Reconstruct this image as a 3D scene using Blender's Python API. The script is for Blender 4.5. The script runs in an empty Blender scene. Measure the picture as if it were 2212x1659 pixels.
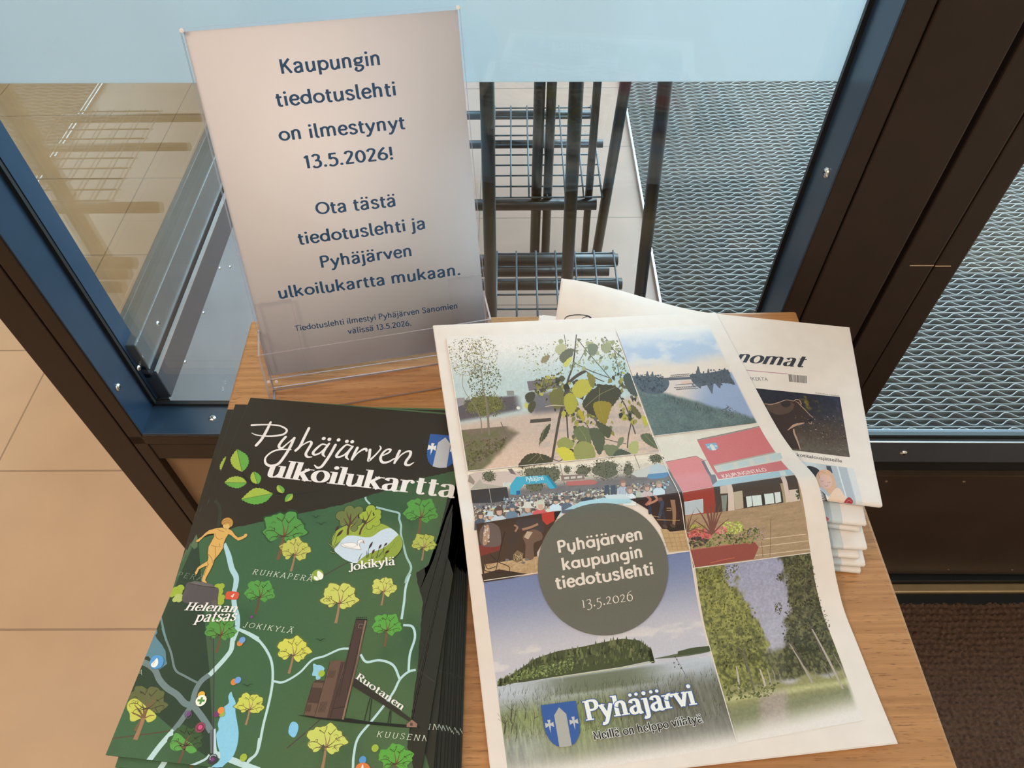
import bpy, bmesh, math, random
import numpy as np
from mathutils import Vector, Matrix
from mathutils.geometry import tessellate_polygon

scene = bpy.context.scene
COL = scene.collection
RNG = np.random.default_rng(7)
random.seed(7)

# ------------------------------------------------------------------ camera
IMW, IMH, FPX = 2212.0, 1659.0, 1585.62
PITCH, ROLL, YAW = math.radians(51.6266), math.radians(-0.79156), math.radians(-0.58695)
CAM = np.array([0.0, 0.0, 1.30])
_f = np.array([math.sin(YAW) * math.cos(PITCH), math.cos(YAW) * math.cos(PITCH), -math.sin(PITCH)])
_r = np.array([math.cos(YAW), -math.sin(YAW), 0.0])
_u = np.cross(_r, _f)
AX = np.array([math.cos(ROLL) * _r + math.sin(ROLL) * _u, -math.sin(ROLL) * _r + math.cos(ROLL) * _u, _f])
cam_data = bpy.data.cameras.new('camera')
cam = bpy.data.objects.new('camera', cam_data)
COL.objects.link(cam)
cam_data.sensor_width = 36.0
cam_data.lens = 36.0 * FPX / IMW
cam_data.clip_start = 0.01
m = Matrix.Identity(4)
for i in range(3):
    m[i][0], m[i][1], m[i][2], m[i][3] = AX[0][i], AX[1][i], -AX[2][i], CAM[i]
cam.matrix_world = m
scene.camera = cam

# ------------------------------------------------------------------ light and exposure
scene.cycles.transparent_max_bounces = 40
scene.view_settings.view_transform = 'Standard'
scene.view_settings.look = 'None'
scene.view_settings.exposure = 0.0
scene.view_settings.gamma = 1.0
scene.view_settings.use_curve_mapping = False

world = bpy.data.worlds.new('daylight')
scene.world = world
world.use_nodes = True
wn = world.node_tree.nodes
wl = world.node_tree.links
wn.clear()
w_out = wn.new('ShaderNodeOutputWorld')
w_bg = wn.new('ShaderNodeBackground')
w_bg.inputs['Color'].default_value = (0.66, 0.86, 1.0, 1)
w_bg.inputs['Strength'].default_value = 1.6
wl.new(w_bg.outputs[0], w_out.inputs[0])


def area(name, loc, aim, size, power, color, size_y=None):
    L = bpy.data.lights.new(name, 'AREA')
    L.energy = power
    L.color = color
    L.size = size
    if size_y:
        L.shape = 'RECTANGLE'
        L.size_y = size_y
    o = bpy.data.objects.new(name, L)
    COL.objects.link(o)
    o.location = loc
    o.rotation_euler = (Vector(aim) - Vector(loc)).to_track_quat('-Z', 'Y').to_euler()
    return o


WARM = (1.0, 0.72, 0.52)
area('ceiling_lamp', (-0.15, -0.62, 2.55), (-0.05, 0.1, 0.8), 0.7, 13, WARM)
area('ceiling_lamp', (-1.5, -0.35, 2.6), (-1.1, 0.6, 0.1), 0.8, 23, (1.0, 0.74, 0.54))
area('ceiling_lamp', (-1.8, 1.6, 2.6), (-1.4, 1.3, 0), 0.8, 16, (1.0, 0.74, 0.54))
area('ceiling_lamp', (1.3, -1.1, 2.6), (1.1, -0.3, 0), 0.7, 4, WARM)
# daylight: the glazed entrance beyond the vestibule; then two added fill lamps, over the vestibule and behind the reader
DAY = (0.60, 0.84, 1.0)
area('entrance_daylight', (2.0, 3.05, 1.45), (0.2, 0.3, 0.75), 2.4, 225, DAY, 2.3)
area('vestibule_fill', (1.25, 1.15, 2.66), (0.6, 0.62, 1.6), 0.9, 56, DAY)  # added fill lamp, brightens the upper film and the back of the table
area('hall_fill', (0.4, -2.9, 1.7), (-0.1, 0.5, 0.9), 2.0, 8, (0.72, 0.86, 1.0), 1.4)  # added cool fill lamp for the notice, no known window there


# ------------------------------------------------------------------ photo geometry helpers
def ray(x, y):
    return AX.T @ np.array([(x - IMW / 2) / FPX, -(y - IMH / 2) / FPX, 1.0])


def on_z(x, y, z):
    d = ray(x, y)
    return CAM + d * (z - CAM[2]) / d[2]


def on_y(x, y, Y):
    d = ray(x, y)
    return CAM + d * Y / d[1]


def on_plane(x, y, P, n):
    d = ray(x, y)
    return CAM + d * (((P - CAM) @ n) / (d @ n))


def project(P):
    v = (P - CAM) @ AX.T
    return np.stack([IMW / 2 + FPX * v[:, 0] / v[:, 2], IMH / 2 - FPX * v[:, 1] / v[:, 2]], 1)


def Z(scale, ox, oy):
    """coordinates read off an enlarged crop -> photo coordinates"""
    def g(*pts):
        return [(ox + a / scale, oy + b / scale) for a, b in pts]
    return g


# ------------------------------------------------------------------ object helpers
def tag(o, label=None, cat=None, group=None, kind=None):
    if label: o['label'] = label
    if cat: o['category'] = cat
    if group: o['group'] = group
    if kind: o['kind'] = kind
    return o


def empty(name, loc=(0, 0, 0), rz=0.0, parent=None):
    o = bpy.data.objects.new(name, None)
    COL.objects.link(o)
    o.location = loc
    o.rotation_euler = (0, 0, rz)
    o.empty_display_size = 0.05
    if parent: o.parent = parent
    return o


def link(name, me, mats, parent=None):
    for mt in (mats if isinstance(mats, (list, tuple)) else [mats]):
        me.materials.append(mt)
    o = bpy.data.objects.new(name, me)
    COL.objects.link(o)
    if parent: o.parent = parent
    return o


class MB:
    """collects boxes, tubes, grids into one mesh"""
    def __init__(self):
        self.bm = bmesh.new()

    def box(self, x0, x1, y0, y1, z0, z1, bevel=0.0, mat=0, seg=2):
        r = bmesh.ops.create_cube(self.bm, size=1.0)
        vs = r['verts']
        for v in vs:
            v.co = Vector((x0 + (v.co.x + .5) * (x1 - x0), y0 + (v.co.y + .5) * (y1 - y0), z0 + (v.co.z + .5) * (z1 - z0)))
        fs = list({f for v in vs for f in v.link_faces})
        if bevel > 0:
            es = list({e for v in vs for e in v.link_edges})
            rb = bmesh.ops.bevel(self.bm, geom=es, offset=bevel, segments=seg, affect='EDGES', profile=0.5)
            fs = rb['faces'] + [f for f in fs if f.is_valid]
        for f in fs:
            if f.is_valid: f.material_index = mat
        return self

    def tube(self, pts, r, n=12, mat=0, cap=True):
        pts = [Vector(p) for p in pts]
        rings = []
        for i, p in enumerate(pts):
            d = (pts[min(i + 1, len(pts) - 1)] - pts[max(i - 1, 0)]).normalized()
            a = d.orthogonal().normalized() if i == 0 else (rings_a - d * rings_a.dot(d)).normalized()
            rings_a = a
            b = d.cross(a)
            rings.append([self.bm.verts.new(p + (a * math.cos(2 * math.pi * k / n) + b * math.sin(2 * math.pi * k / n)) * r) for k in range(n)])
        for A, B in zip(rings[:-1], rings[1:]):
            for k in range(n):
                f = self.bm.faces.new((A[k], A[(k + 1) % n], B[(k + 1) % n], B[k]))
                f.material_index = mat
                f.smooth = True
        if cap:
            self.bm.faces.new(rings[0][::-1]).material_index = mat
            self.bm.faces.new(rings[-1]).material_index = mat
        return self

    def prism(self, prof, axis, a0, a1, mat=0):
        """profile (2D list) extruded along axis 0/1/2 between a0 and a1"""
        def P(q, a):
            c = list(q)
            c.insert(axis, a)
            return c
        A = [self.bm.verts.new(P(q, a0)) for q in prof]
        B = [self.bm.verts.new(P(q, a1)) for q in prof]
        n = len(prof)
        for k in range(n):
            self.bm.faces.new((A[k], A[(k + 1) % n], B[(k + 1) % n], B[k])).material_index = mat
        self.bm.faces.new(A[::-1]).material_index = mat
        self.bm.faces.new(B).material_index = mat
        return self

    def dome(self, c, nrm, r, h, n=12, mat=0):
        nrm = Vector(nrm).normalized()
        a = nrm.orthogonal().normalized()
        b = nrm.cross(a)
        c = Vector(c)
        prev = None
        for j in range(4):
            t = j / 4 * math.pi / 2
            ring = [self.bm.verts.new(c + (a * math.cos(2 * math.pi * k / n) + b * math.sin(2 * math.pi * k / n)) * r * math.cos(t) + nrm * h * math.sin(t)) for k in range(n)]
            if prev:
                for k in range(n):
                    f = self.bm.faces.new((prev[k], prev[(k + 1) % n], ring[(k + 1) % n], ring[k]))
                    f.smooth = True
                    f.material_index = mat
            prev = ring
        self.bm.faces.new(prev).material_index = mat
        return self

    def build(self, name, mats, parent=None, offset=None):
        bmesh.ops.recalc_face_normals(self.bm, faces=self.bm.faces)
        me = bpy.data.meshes.new(name)
        if offset is not None:
            bmesh.ops.translate(self.bm, verts=self.bm.verts, vec=-Vector(offset))
        self.bm.to_mesh(me)
        self.bm.free()
        return link(name, me, mats, parent)


def np_mesh(name, V, F, smooth=False):
    """mesh from numpy quads/tris (equal-size faces)"""
    V = np.asarray(V, np.float32)
    F = np.asarray(F, np.int32)
    me = bpy.data.meshes.new(name)
    me.vertices.add(len(V))
    me.vertices.foreach_set('co', V.ravel())
    k = F.shape[1]
    me.loops.add(F.size)
    me.loops.foreach_set('vertex_index', F.ravel())
    me.polygons.add(len(F))
    me.polygons.foreach_set('loop_start', np.arange(len(F), dtype=np.int32) * k)
    me.polygons.foreach_set('loop_total', np.full(len(F), k, np.int32))
    if smooth:
        me.polygons.foreach_set('use_smooth', np.ones(len(F), bool))
    me.update(calc_edges=True)
    return me


# ------------------------------------------------------------------ materials
def lin(c):
    c = np.asarray(c, float) / 255.0
    return np.where(c <= 0.04045, c / 12.92, ((c + 0.055) / 1.055) ** 2.4)


def new_mat(name):
    mt = bpy.data.materials.new(name)
    mt.use_nodes = True
    nt = mt.node_tree
    return mt, nt, nt.nodes['Principled BSDF'], nt.nodes['Material Output']


def plain(name, rgb, rough=0.5, metal=0.0, spec=0.5, noise=0.06, nscale=40, bump=0.0, bscale=300, coat=0.0):
    mt, nt, b, _ = new_mat(name)
    b.inputs['Roughness'].default_value = rough
    b.inputs['Metallic'].default_value = metal
    b.inputs['Specular IOR Level'].default_value = spec
    b.inputs['Coat Weight'].default_value = coat
    tc = nt.nodes.new('ShaderNodeTexCoord')
    n = nt.nodes.new('ShaderNodeTexNoise')
    n.inputs['Scale'].default_value = nscale
    n.inputs['Detail'].default_value = 4
    nt.links.new(tc.outputs['Object'], n.inputs['Vector'])
    r = nt.nodes.new('ShaderNodeValToRGB')
    c = np.asarray(rgb, float)
    r.color_ramp.elements[0].position = 0.3
    r.color_ramp.elements[1].position = 0.7
    r.color_ramp.elements[0].color = (*np.clip(c * (1 - noise), 0, 1), 1)
    r.color_ramp.elements[1].color = (*np.clip(c * (1 + noise), 0, 1), 1)
    nt.links.new(n.outputs['Fac'], r.inputs['Fac'])
    nt.links.new(r.outputs['Color'], b.inputs['Base Color'])
    if bump:
        n2 = nt.nodes.new('ShaderNodeTexNoise')
        n2.inputs['Scale'].default_value = bscale
        nt.links.new(tc.outputs['Object'], n2.inputs['Vector'])
        bp = nt.nodes.new('ShaderNodeBump')
        bp.inputs['Strength'].default_value = bump
        bp.inputs['Distance'].default_value = 0.001
        nt.links.new(n2.outputs['Fac'], bp.inputs['Height'])
        nt.links.new(bp.outputs['Normal'], b.inputs['Normal'])
    return mt


def pane_mat(name, tint, refl_ior=1.5, rough=0.0, scale=1.0):
    mt, nt, b, out = new_mat(name)
    nt.nodes.remove(b)
    t = nt.nodes.new('ShaderNodeBsdfTransparent')
    t.inputs['Color'].default_value = (*tint, 1)
    g = nt.nodes.new('ShaderNodeBsdfGlossy')
    g.inputs['Roughness'].default_value = rough
    fr = nt.nodes.new('ShaderNodeFresnel')
    # a pane is entered and left through parallel faces: the same reflectance on both
    ge = nt.nodes.new('ShaderNodeNewGeometry')
    im = nt.nodes.new('ShaderNodeMapRange')
    im.inputs['To Min'].default_value = refl_ior
    im.inputs['To Max'].default_value = 1.0 / refl_ior
    nt.links.new(ge.outputs['Backfacing'], im.inputs['Value'])
    nt.links.new(im.outputs[0], fr.inputs['IOR'])
    mx = nt.nodes.new('ShaderNodeMixShader')
    sc = nt.nodes.new('ShaderNodeMath')
    sc.operation = 'MULTIPLY'
    sc.inputs[1].default_value = scale
    nt.links.new(fr.outputs[0], sc.inputs[0])
    nt.links.new(sc.outputs[0], mx.inputs[0])
    nt.links.new(t.outputs[0], mx.inputs[1])
    nt.links.new(g.outputs[0], mx.inputs[2])
    nt.links.new(mx.outputs[0], out.inputs['Surface'])
    return mt


def ink_mat(name, alpha=False, rough=0.5, spec=0.3):
    mt, nt, b, out = new_mat(name)
    a = nt.nodes.new('ShaderNodeAttribute')
    a.attribute_name = 'Col'
    tc = nt.nodes.new('ShaderNodeTexCoord')
    n = nt.nodes.new('ShaderNodeTexNoise')
    n.inputs['Scale'].default_value = 900
    nt.links.new(tc.outputs['Object'], n.inputs['Vector'])
    mr = nt.nodes.new('ShaderNodeMapRange')
    mr.inputs['To Min'].default_value = 0.90
    mr.inputs['To Max'].default_value = 1.08
    nt.links.new(n.outputs['Fac'], mr.inputs['Value'])
    mx = nt.nodes.new('ShaderNodeMix')
    mx.data_type = 'RGBA'
    mx.blend_type = 'MULTIPLY'
    mx.inputs['Factor'].default_value = 1.0
    nt.links.new(a.outputs['Color'], mx.inputs[6])
    nt.links.new(mr.outputs[0], mx.inputs[7])
    nt.links.new(mx.outputs[2], b.inputs['Base Color'])
    b.inputs['Roughness'].default_value = rough
    b.inputs['Specular IOR Level'].default_value = spec
    if alpha:
        t = nt.nodes.new('ShaderNodeBsdfTransparent')
        ms = nt.nodes.new('ShaderNodeMixShader')
        nt.links.new(a.outputs['Alpha'], ms.inputs[0])
        nt.links.new(t.outputs[0], ms.inputs[1])
        nt.links.new(b.outputs[0], ms.inputs[2])
        nt.links.new(ms.outputs[0], out.inputs['Surface'])
    return mt


def wood_mat():
    mt, nt, b, _ = new_mat('oak_veneer')
    L = nt.links
    tc = nt.nodes.new('ShaderNodeTexCoord')

    def mapped(sx, sy, sz):
        mp = nt.nodes.new('ShaderNodeMapping')
        mp.inputs['Scale'].default_value = (sx, sy, sz)
        L.new(tc.outputs['Object'], mp.inputs['Vector'])
        return mp

    def noise(mp, sc, det=3, dist=0.0):
        n = nt.nodes.new('ShaderNodeTexNoise')
        n.inputs['Scale'].default_value = sc
        n.inputs['Detail'].default_value = det
        n.inputs['Distortion'].default_value = dist
        L.new(mp.outputs[0], n.inputs['Vector'])
        return n
    n1 = noise(mapped(0.9, 30, 30), 8, 6, 0.3)
    r1 = nt.nodes.new('ShaderNodeValToRGB')
    e = r1.color_ramp.elements
    e[0].position, e[1].position = 0.28, 0.75
    e[0].color = (0.30, 0.138, 0.045, 1)
    e[1].color = (0.50, 0.262, 0.105, 1)
    L.new(n1.outputs['Fac'], r1.inputs['Fac'])
    n2 = noise(mapped(1.0, 13, 13), 88, 3)
    r2 = nt.nodes.new('ShaderNodeValToRGB')
    e = r2.color_ramp.elements
    e[0].position, e[1].position = 0.30, 0.40
    e[0].color = (0.45, 0.40, 0.36, 1)
    e[1].color = (1, 1, 1, 1)
    L.new(n2.outputs['Fac'], r2.inputs['Fac'])
    mx = nt.nodes.new('ShaderNodeMix')
    mx.data_type = 'RGBA'
    mx.blend_type = 'MULTIPLY'
    mx.inputs['Factor'].default_value = 0.85
    L.new(r1.outputs['Color'], mx.inputs[6])
    L.new(r2.outputs['Color'], mx.inputs[7])
    L.new(mx.outputs[2], b.inputs['Base Color'])
    bp = nt.nodes.new('ShaderNodeBump')
    bp.inputs['Strength'].default_value = 0.25
    bp.inputs['Distance'].default_value = 0.0006
    L.new(n2.outputs['Fac'], bp.inputs['Height'])
    L.new(bp.outputs['Normal'], b.inputs['Normal'])
    b.inputs['Roughness'].default_value = 0.42
    b.inputs['Specular IOR Level'].default_value = 0.45
    return mt


def tile_mat(name, c, off):
    mt, nt, b, _ = new_mat(name)
    L = nt.links
    tc = nt.nodes.new('ShaderNodeTexCoord')
    mp = nt.nodes.new('ShaderNodeMapping')
    mp.inputs['Location'].default_value = (off[0], off[1], 0)
    L.new(tc.outputs['Object'], mp.inputs['Vector'])
    br = nt.nodes.new('ShaderNodeTexBrick')
    br.offset = 0.0
    br.inputs['Scale'].default_value = 1.0
    br.inputs['Brick Width'].default_value = 0.62
    br.inputs['Row Height'].default_value = 0.333
    br.inputs['Mortar Size'].default_value = 0.0022
    br.inputs['Mortar Smooth'].default_value = 0.3
    c = np.array(c)
    br.inputs['Color1'].default_value = (*c, 1)
    br.inputs['Color2'].default_value = (*(c * 0.96), 1)
    br.inputs['Mortar'].default_value = (*(c * 0.56), 1)
    L.new(mp.outputs[0], br.inputs['Vector'])
    n = nt.nodes.new('ShaderNodeTexNoise')
    n.inputs['Scale'].default_value = 7
    n.inputs['Detail'].default_value = 6
    L.new(tc.outputs['Object'], n.inputs['Vector'])
    mr = nt.nodes.new('ShaderNodeMapRange')
    mr.inputs['To Min'].default_value = 0.84
    mr.inputs['To Max'].default_value = 1.12
    L.new(n.outputs['Fac'], mr.inputs['Value'])
    mx = nt.nodes.new('ShaderNodeMix')
    mx.data_type = 'RGBA'
    mx.blend_type = 'MULTIPLY'
    mx.inputs['Factor'].default_value = 1
    L.new(br.outputs['Color'], mx.inputs[6])
    L.new(mr.outputs[0], mx.inputs[7])
    L.new(mx.outputs[2], b.inputs['Base Color'])
    b.inputs['Roughness'].default_value = 0.38
    bp = nt.nodes.new('ShaderNodeBump')
    bp.inputs['Strength'].default_value = 0.4
    bp.inputs['Distance'].default_value = 0.002
    bp.invert = True
    L.new(br.outputs['Fac'], bp.inputs['Height'])
    L.new(bp.outputs['Normal'], b.inputs['Normal'])
    return mt


def film_mat():
    mt, nt, b, out = new_mat('frosted_film')
    nt.nodes.remove(b)
    tr = nt.nodes.new('ShaderNodeBsdfTranslucent')
    tr.inputs['Color'].default_value = (0.72, 0.74, 0.76, 1)
    df = nt.nodes.new('ShaderNodeBsdfDiffuse')
    df.inputs['Color'].default_value = (0.50, 0.55, 0.57, 1)
    tc = nt.nodes.new('ShaderNodeTexCoord')
    n = nt.nodes.new('ShaderNodeTexNoise')
    n.inputs['Scale'].default_value = 12
    nt.links.new(tc.outputs['Object'], n.inputs['Vector'])
    mr = nt.nodes.new('ShaderNodeMapRange')
    mr.inputs['To Min'].default_value = 0.30
    mr.inputs['To Max'].default_value = 0.36
    nt.links.new(n.outputs['Fac'], mr.inputs['Value'])
    mx = nt.nodes.new('ShaderNodeMixShader')
    nt.links.new(mr.outputs[0], mx.inputs[0])
    nt.links.new(tr.outputs[0], mx.inputs[1])
    nt.links.new(df.outputs[0], mx.inputs[2])
    nt.links.new(mx.outputs[0], out.inputs['Surface'])
    return mt


M = {}
M['brown'] = plain('brown_anodised_metal', (0.023, 0.0125, 0.0085), 0.45, 0, 0.35, 0.10, 30)
M['kick'] = plain('brown_painted_sheet', (0.050, 0.030, 0.021), 0.36, 0, 0.5, 0.16, 9)
M['bead_skytint'] = plain('sky_tinted_metal', (0.022, 0.050, 0.092), 0.30, 0.3, 0.6, 0.06, 30)  # blue reflection of sky and film put into the base colour
M['gasket'] = plain('black_rubber_gasket', (0.006, 0.007, 0.008), 0.45)
M['kick_tan'] = plain('tan_sheet', (0.27, 0.165, 0.092), 0.40, 0, 0.4, 0.05, 9)  # left kick panel, a paler tone than the door's kick plate
M['railslate'] = plain('slate_metal', (0.085, 0.098, 0.12), 0.32, 0.3, 0.6, 0.06, 30)
M['steel'] = plain('brushed_steel', (0.48, 0.55, 0.62), 0.17, 0.9, 0.5, 0.05, 14)
M['alu'] = plain('bright_aluminium', (0.72, 0.74, 0.76), 0.28, 1.0)
M['brass'] = plain('worn_brass_strip', (0.52, 0.37, 0.20), 0.38, 0.75, 0.5, 0.1, 20)
M['darkrail'] = plain('dark_plum_metal', (0.055, 0.050, 0.058), 0.35, 0.2)
M['greyrail'] = plain('grey_metal', (0.13, 0.128, 0.125), 0.28, 0.5)
M['screw'] = plain('zinc_screw', (0.80, 0.80, 0.78), 0.22, 1.0)
M['rivet'] = plain('dark_rivet', (0.20, 0.14, 0.10), 0.35, 0.8)
M['blacktube'] = plain('black_lacquered_tube', (0.010, 0.010, 0.012), 0.36)
M['wire'] = plain('grey_blue_coated_wire', (0.060, 0.085, 0.105), 0.35, 0.4)
M['rubber'] = plain('ribbed_rubber', (0.205, 0.198, 0.188), 0.28, 0, 0.8, 0.08, 60)
M['matbase'] = plain('mat_underlay', (0.070, 0.072, 0.072), 0.8)
M['wood'] = wood_mat()
M['tile'] = tile_mat('beige_floor_tile', (0.54, 0.385, 0.255), (0.468, 0.193))
M['tile_vestibule'] = tile_mat('vestibule_floor_tile', (0.37, 0.235, 0.18), (0.1, 0.058))  # same tile as the hall, colour toned down against the stronger daylight here
M['pane'] = pane_mat('window_glass', (0.93, 0.96, 0.95), 1.52)
M['acryl'] = pane_mat('clear_acrylic', (0.995, 0.990, 0.995), 1.45, 0.02, 0.25)
M['acryl_edge'] = plain('acrylic_edge', (0.40, 0.38, 0.42), 0.12, 0, 0.8)
M['acryl_glue'] = plain('acrylic_glue', (0.80, 0.80, 0.84), 0.25)
M['film'] = film_mat()
M['paper'] = plain('newsprint', (0.74, 0.715, 0.69), 0.55, 0, 0.25, 0.03, 60)
M['white_paper'] = plain('copy_paper', (0.70, 0.725, 0.78), 0.55, 0, 0.3, 0.012, 25)
M['leaflet_paper'] = plain('green_coated_paper', (0.016, 0.030, 0.018), 0.38, 0, 0.45, 0.08, 80)
M['ink'] = ink_mat('printed_ink', False, 0.52, 0.28)
M['ink_alpha'] = ink_mat('printed_glaze', True, 0.52, 0.28)
M['gloss_ink'] = ink_mat('coated_print', False, 0.36, 0.42)
M['gloss_alpha'] = ink_mat('coated_print_glaze', True, 0.36, 0.42)
M['carpet'] = plain('brown_loop_pile', (0.115, 0.066, 0.045), 0.85, 0, 0.15, 0.35, 160)
M['wall'] = plain('painted_wall', (0.62, 0.52, 0.40), 0.7)
M['ceil'] = plain('ceiling_paint', (0.70, 0.66, 0.60), 0.8)

# ------------------------------------------------------------------ sheets and printing
class Sheet:
    """a paper surface: uv in metres -> 3D; root = 4x4 placing the local frame in the room"""
    vlines = None        # creases: every print is cut along them, so all layers share the facets
    vmax = None
    smooth = None        # optional smooth version of the surface, for normals

    def __init__(self, fn, root=None):
        self.fn = fn
        self.root = np.eye(4) if root is None else np.array(root)

    def S(self, uv):
        return self.fn(np.asarray(uv, float))

    def W(self, uv):
        return self.S(uv) @ self.root[:3, :3].T + self.root[:3, 3]

    def N(self, uv):
        uv = np.asarray(uv, float)
        e = 4e-4
        S = self.smooth or self.S
        a = S(uv + [e, 0]) - S(uv - [e, 0])
        b = S(uv + [0, e]) - S(uv - [0, e])
        n = np.cross(b, a)
        n /= np.linalg.norm(n, axis=1, keepdims=True)
        return n

    def inv(self, px, guess=(0.12, 0.15)):
        px = np.asarray(px, float).reshape(-1, 2)
        uv = np.tile(np.array(guess, float), (len(px), 1))
        h = 1e-4
        for it in range(14):
            p = project(self.W(uv))
            ju = (project(self.W(uv + [h, 0])) - p) / h
            jv = (project(self.W(uv + [0, h])) - p) / h
            r = px - p
            det = ju[:, 0] * jv[:, 1] - ju[:, 1] * jv[:, 0]
            du = (r[:, 0] * jv[:, 1] - r[:, 1] * jv[:, 0]) / det
            dv = (ju[:, 0] * r[:, 1] - ju[:, 1] * r[:, 0]) / det
            st = np.clip(np.stack([du, dv], 1), -0.08, 0.08)
            uv = uv + st * (1.0 if it < 8 else 0.8)
            if self.vmax is not None: uv[:, 1] = np.clip(uv[:, 1], -.01, self.vmax)
            if np.abs(r).max() < 0.02: break
        return uv


def plane_sheet(o, ex, ey, root=None):
    o, ex, ey = (np.array(t, float) for t in (o, ex, ey))
    return Sheet(lambda uv: o + uv[:, :1] * ex + uv[:, 1:2] * ey, root)


def vnoise(x, y, seed=0):
    xi, yi = np.floor(x).astype(np.int64), np.floor(y).astype(np.int64)
    fx, fy = x - xi, y - yi
    fx, fy = fx * fx * (3 - 2 * fx), fy * fy * (3 - 2 * fy)

    def h(a, b):
        n = (a * 374761393 + b * 668265263 + seed * 974711) & 0x7fffffff
        n = ((n ^ (n >> 13)) * 1274126177) & 0x7fffffff
        return ((n ^ (n >> 16)) & 0xffff) / 65535.0
    return (h(xi, yi) * (1 - fx) + h(xi + 1, yi) * fx) * (1 - fy) + (h(xi, yi + 1) * (1 - fx) + h(xi + 1, yi + 1) * fx) * fy


def fbm(x, y, seed=0, o=4):
    s, a, t = 0, 0.5, 0
    for i in range(o):
        s = s + a * vnoise(x * 2 ** i, y * 2 ** i, seed + i * 17)
        t += a
        a *= 0.5
    return s / t


def sstep(a, b, x):
    t = np.clip((x - a) / (b - a), 0, 1)
    return t * t * (3 - 2 * t)


def mixc(a, b, t):
    t = np.asarray(t)[..., None]
    return np.asarray(a) * (1 - t) + np.asarray(b) * t


def pchip(x, xk, yk):
    """smooth monotone-ish interpolation"""
    xk, yk = np.asarray(xk, float), np.asarray(yk, float)
    h = np.diff(xk)
    d = np.diff(yk) / h
    m = np.zeros_like(yk)
    m[1:-1] = np.where(d[:-1] * d[1:] > 0, 2 * d[:-1] * d[1:] / (d[:-1] + d[1:] + 1e-12), 0)
    m[0], m[-1] = d[0], d[-1]
    i = np.clip(np.searchsorted(xk, x) - 1, 0, len(h) - 1)
    t = (x - xk[i]) / h[i]
    return (yk[i] * (1 + 2 * t) * (1 - t) ** 2 + yk[i + 1] * t * t * (3 - 2 * t)
            + h[i] * m[i] * t * (1 - t) ** 2 + h[i] * m[i + 1] * t * t * (t - 1))


def catmull(pts, n=6, closed=False):
    P = np.asarray(pts, float)
    if len(P) < 3 and not closed: return P
    if closed:
        P = np.vstack([P[-1], P, P[0], P[1]])
    else:
        P = np.vstack([2 * P[0] - P[1], P, 2 * P[-1] - P[-2]])
    out = []
    for i in range(1, len(P) - 2):
        a, b, c, d = P[i - 1:i + 3]
        for t in np.arange(n) / n:
            out.append(0.5 * (2 * b + (c - a) * t + (2 * a - 5 * b + 4 * c - d) * t * t + (3 * b - a - 3 * c + d) * t ** 3))
    if not closed: out.append(P[-2])
    return np.array(out)


def cut_lines(uv, col, al, tris, scal, vl):
    """split triangles along the lines scal = const"""
    e = 1e-7
    for _ in range(14):
        tvv = scal[tris]
        lo = np.searchsorted(vl, tvv.min(1) + e, 'right')
        hi = np.searchsorted(vl, tvv.max(1) - e, 'left')
        bad = hi > lo
        if not bad.any(): break
        T = tris[bad]
        v = vl[(lo[bad] + hi[bad] - 1) // 2]
        d = scal[T] - v[:, None]
        sg = np.where(np.abs(d) <= e, 0, np.sign(d)).astype(int)
        on = (sg == 0).any(1)
        # the vertex to turn first: the one on the line, else the one alone on its side
        lone = np.where(on, (sg == 0).argmax(1), (sg * sg.sum(1)[:, None] < 0).argmax(1))
        r = np.arange(len(T))
        A, B, C = T[r, lone], T[r, (lone + 1) % 3], T[r, (lone + 2) % 3]

        def mid(i, j, vv, base):
            t = ((vv - scal[i]) / (scal[j] - scal[i]))[:, None]
            return uv[i] * (1 - t) + uv[j] * t, col[i] * (1 - t) + col[j] * t, al[i] * (1 - t[:, 0]) + al[j] * t[:, 0], base + np.arange(len(i))
        o = ~on
        p1, c1, a1, i1 = mid(A[o], B[o], v[o], len(uv))
        p2, c2, a2, i2 = mid(A[o], C[o], v[o], len(uv) + len(p1))
        p3, c3, a3, i3 = mid(B[on], C[on], v[on], len(uv) + len(p1) * 2)
        new = [tris[~bad], np.stack([A[o], i1, i2], 1), np.stack([i1, B[o], C[o]], 1), np.stack([i1, C[o], i2], 1),
               np.stack([A[on], B[on], i3], 1), np.stack([A[on], i3, C[on]], 1)]
        uv, col, al = np.vstack([uv, p1, p2, p3]), np.vstack([col, c1, c2, c3]), np.concatenate([al, a1, a2, a3])
        scal = np.concatenate([scal, v[o], v[o], v[on]])
        tris = np.vstack(new)
    return uv, col, al, tris


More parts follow.
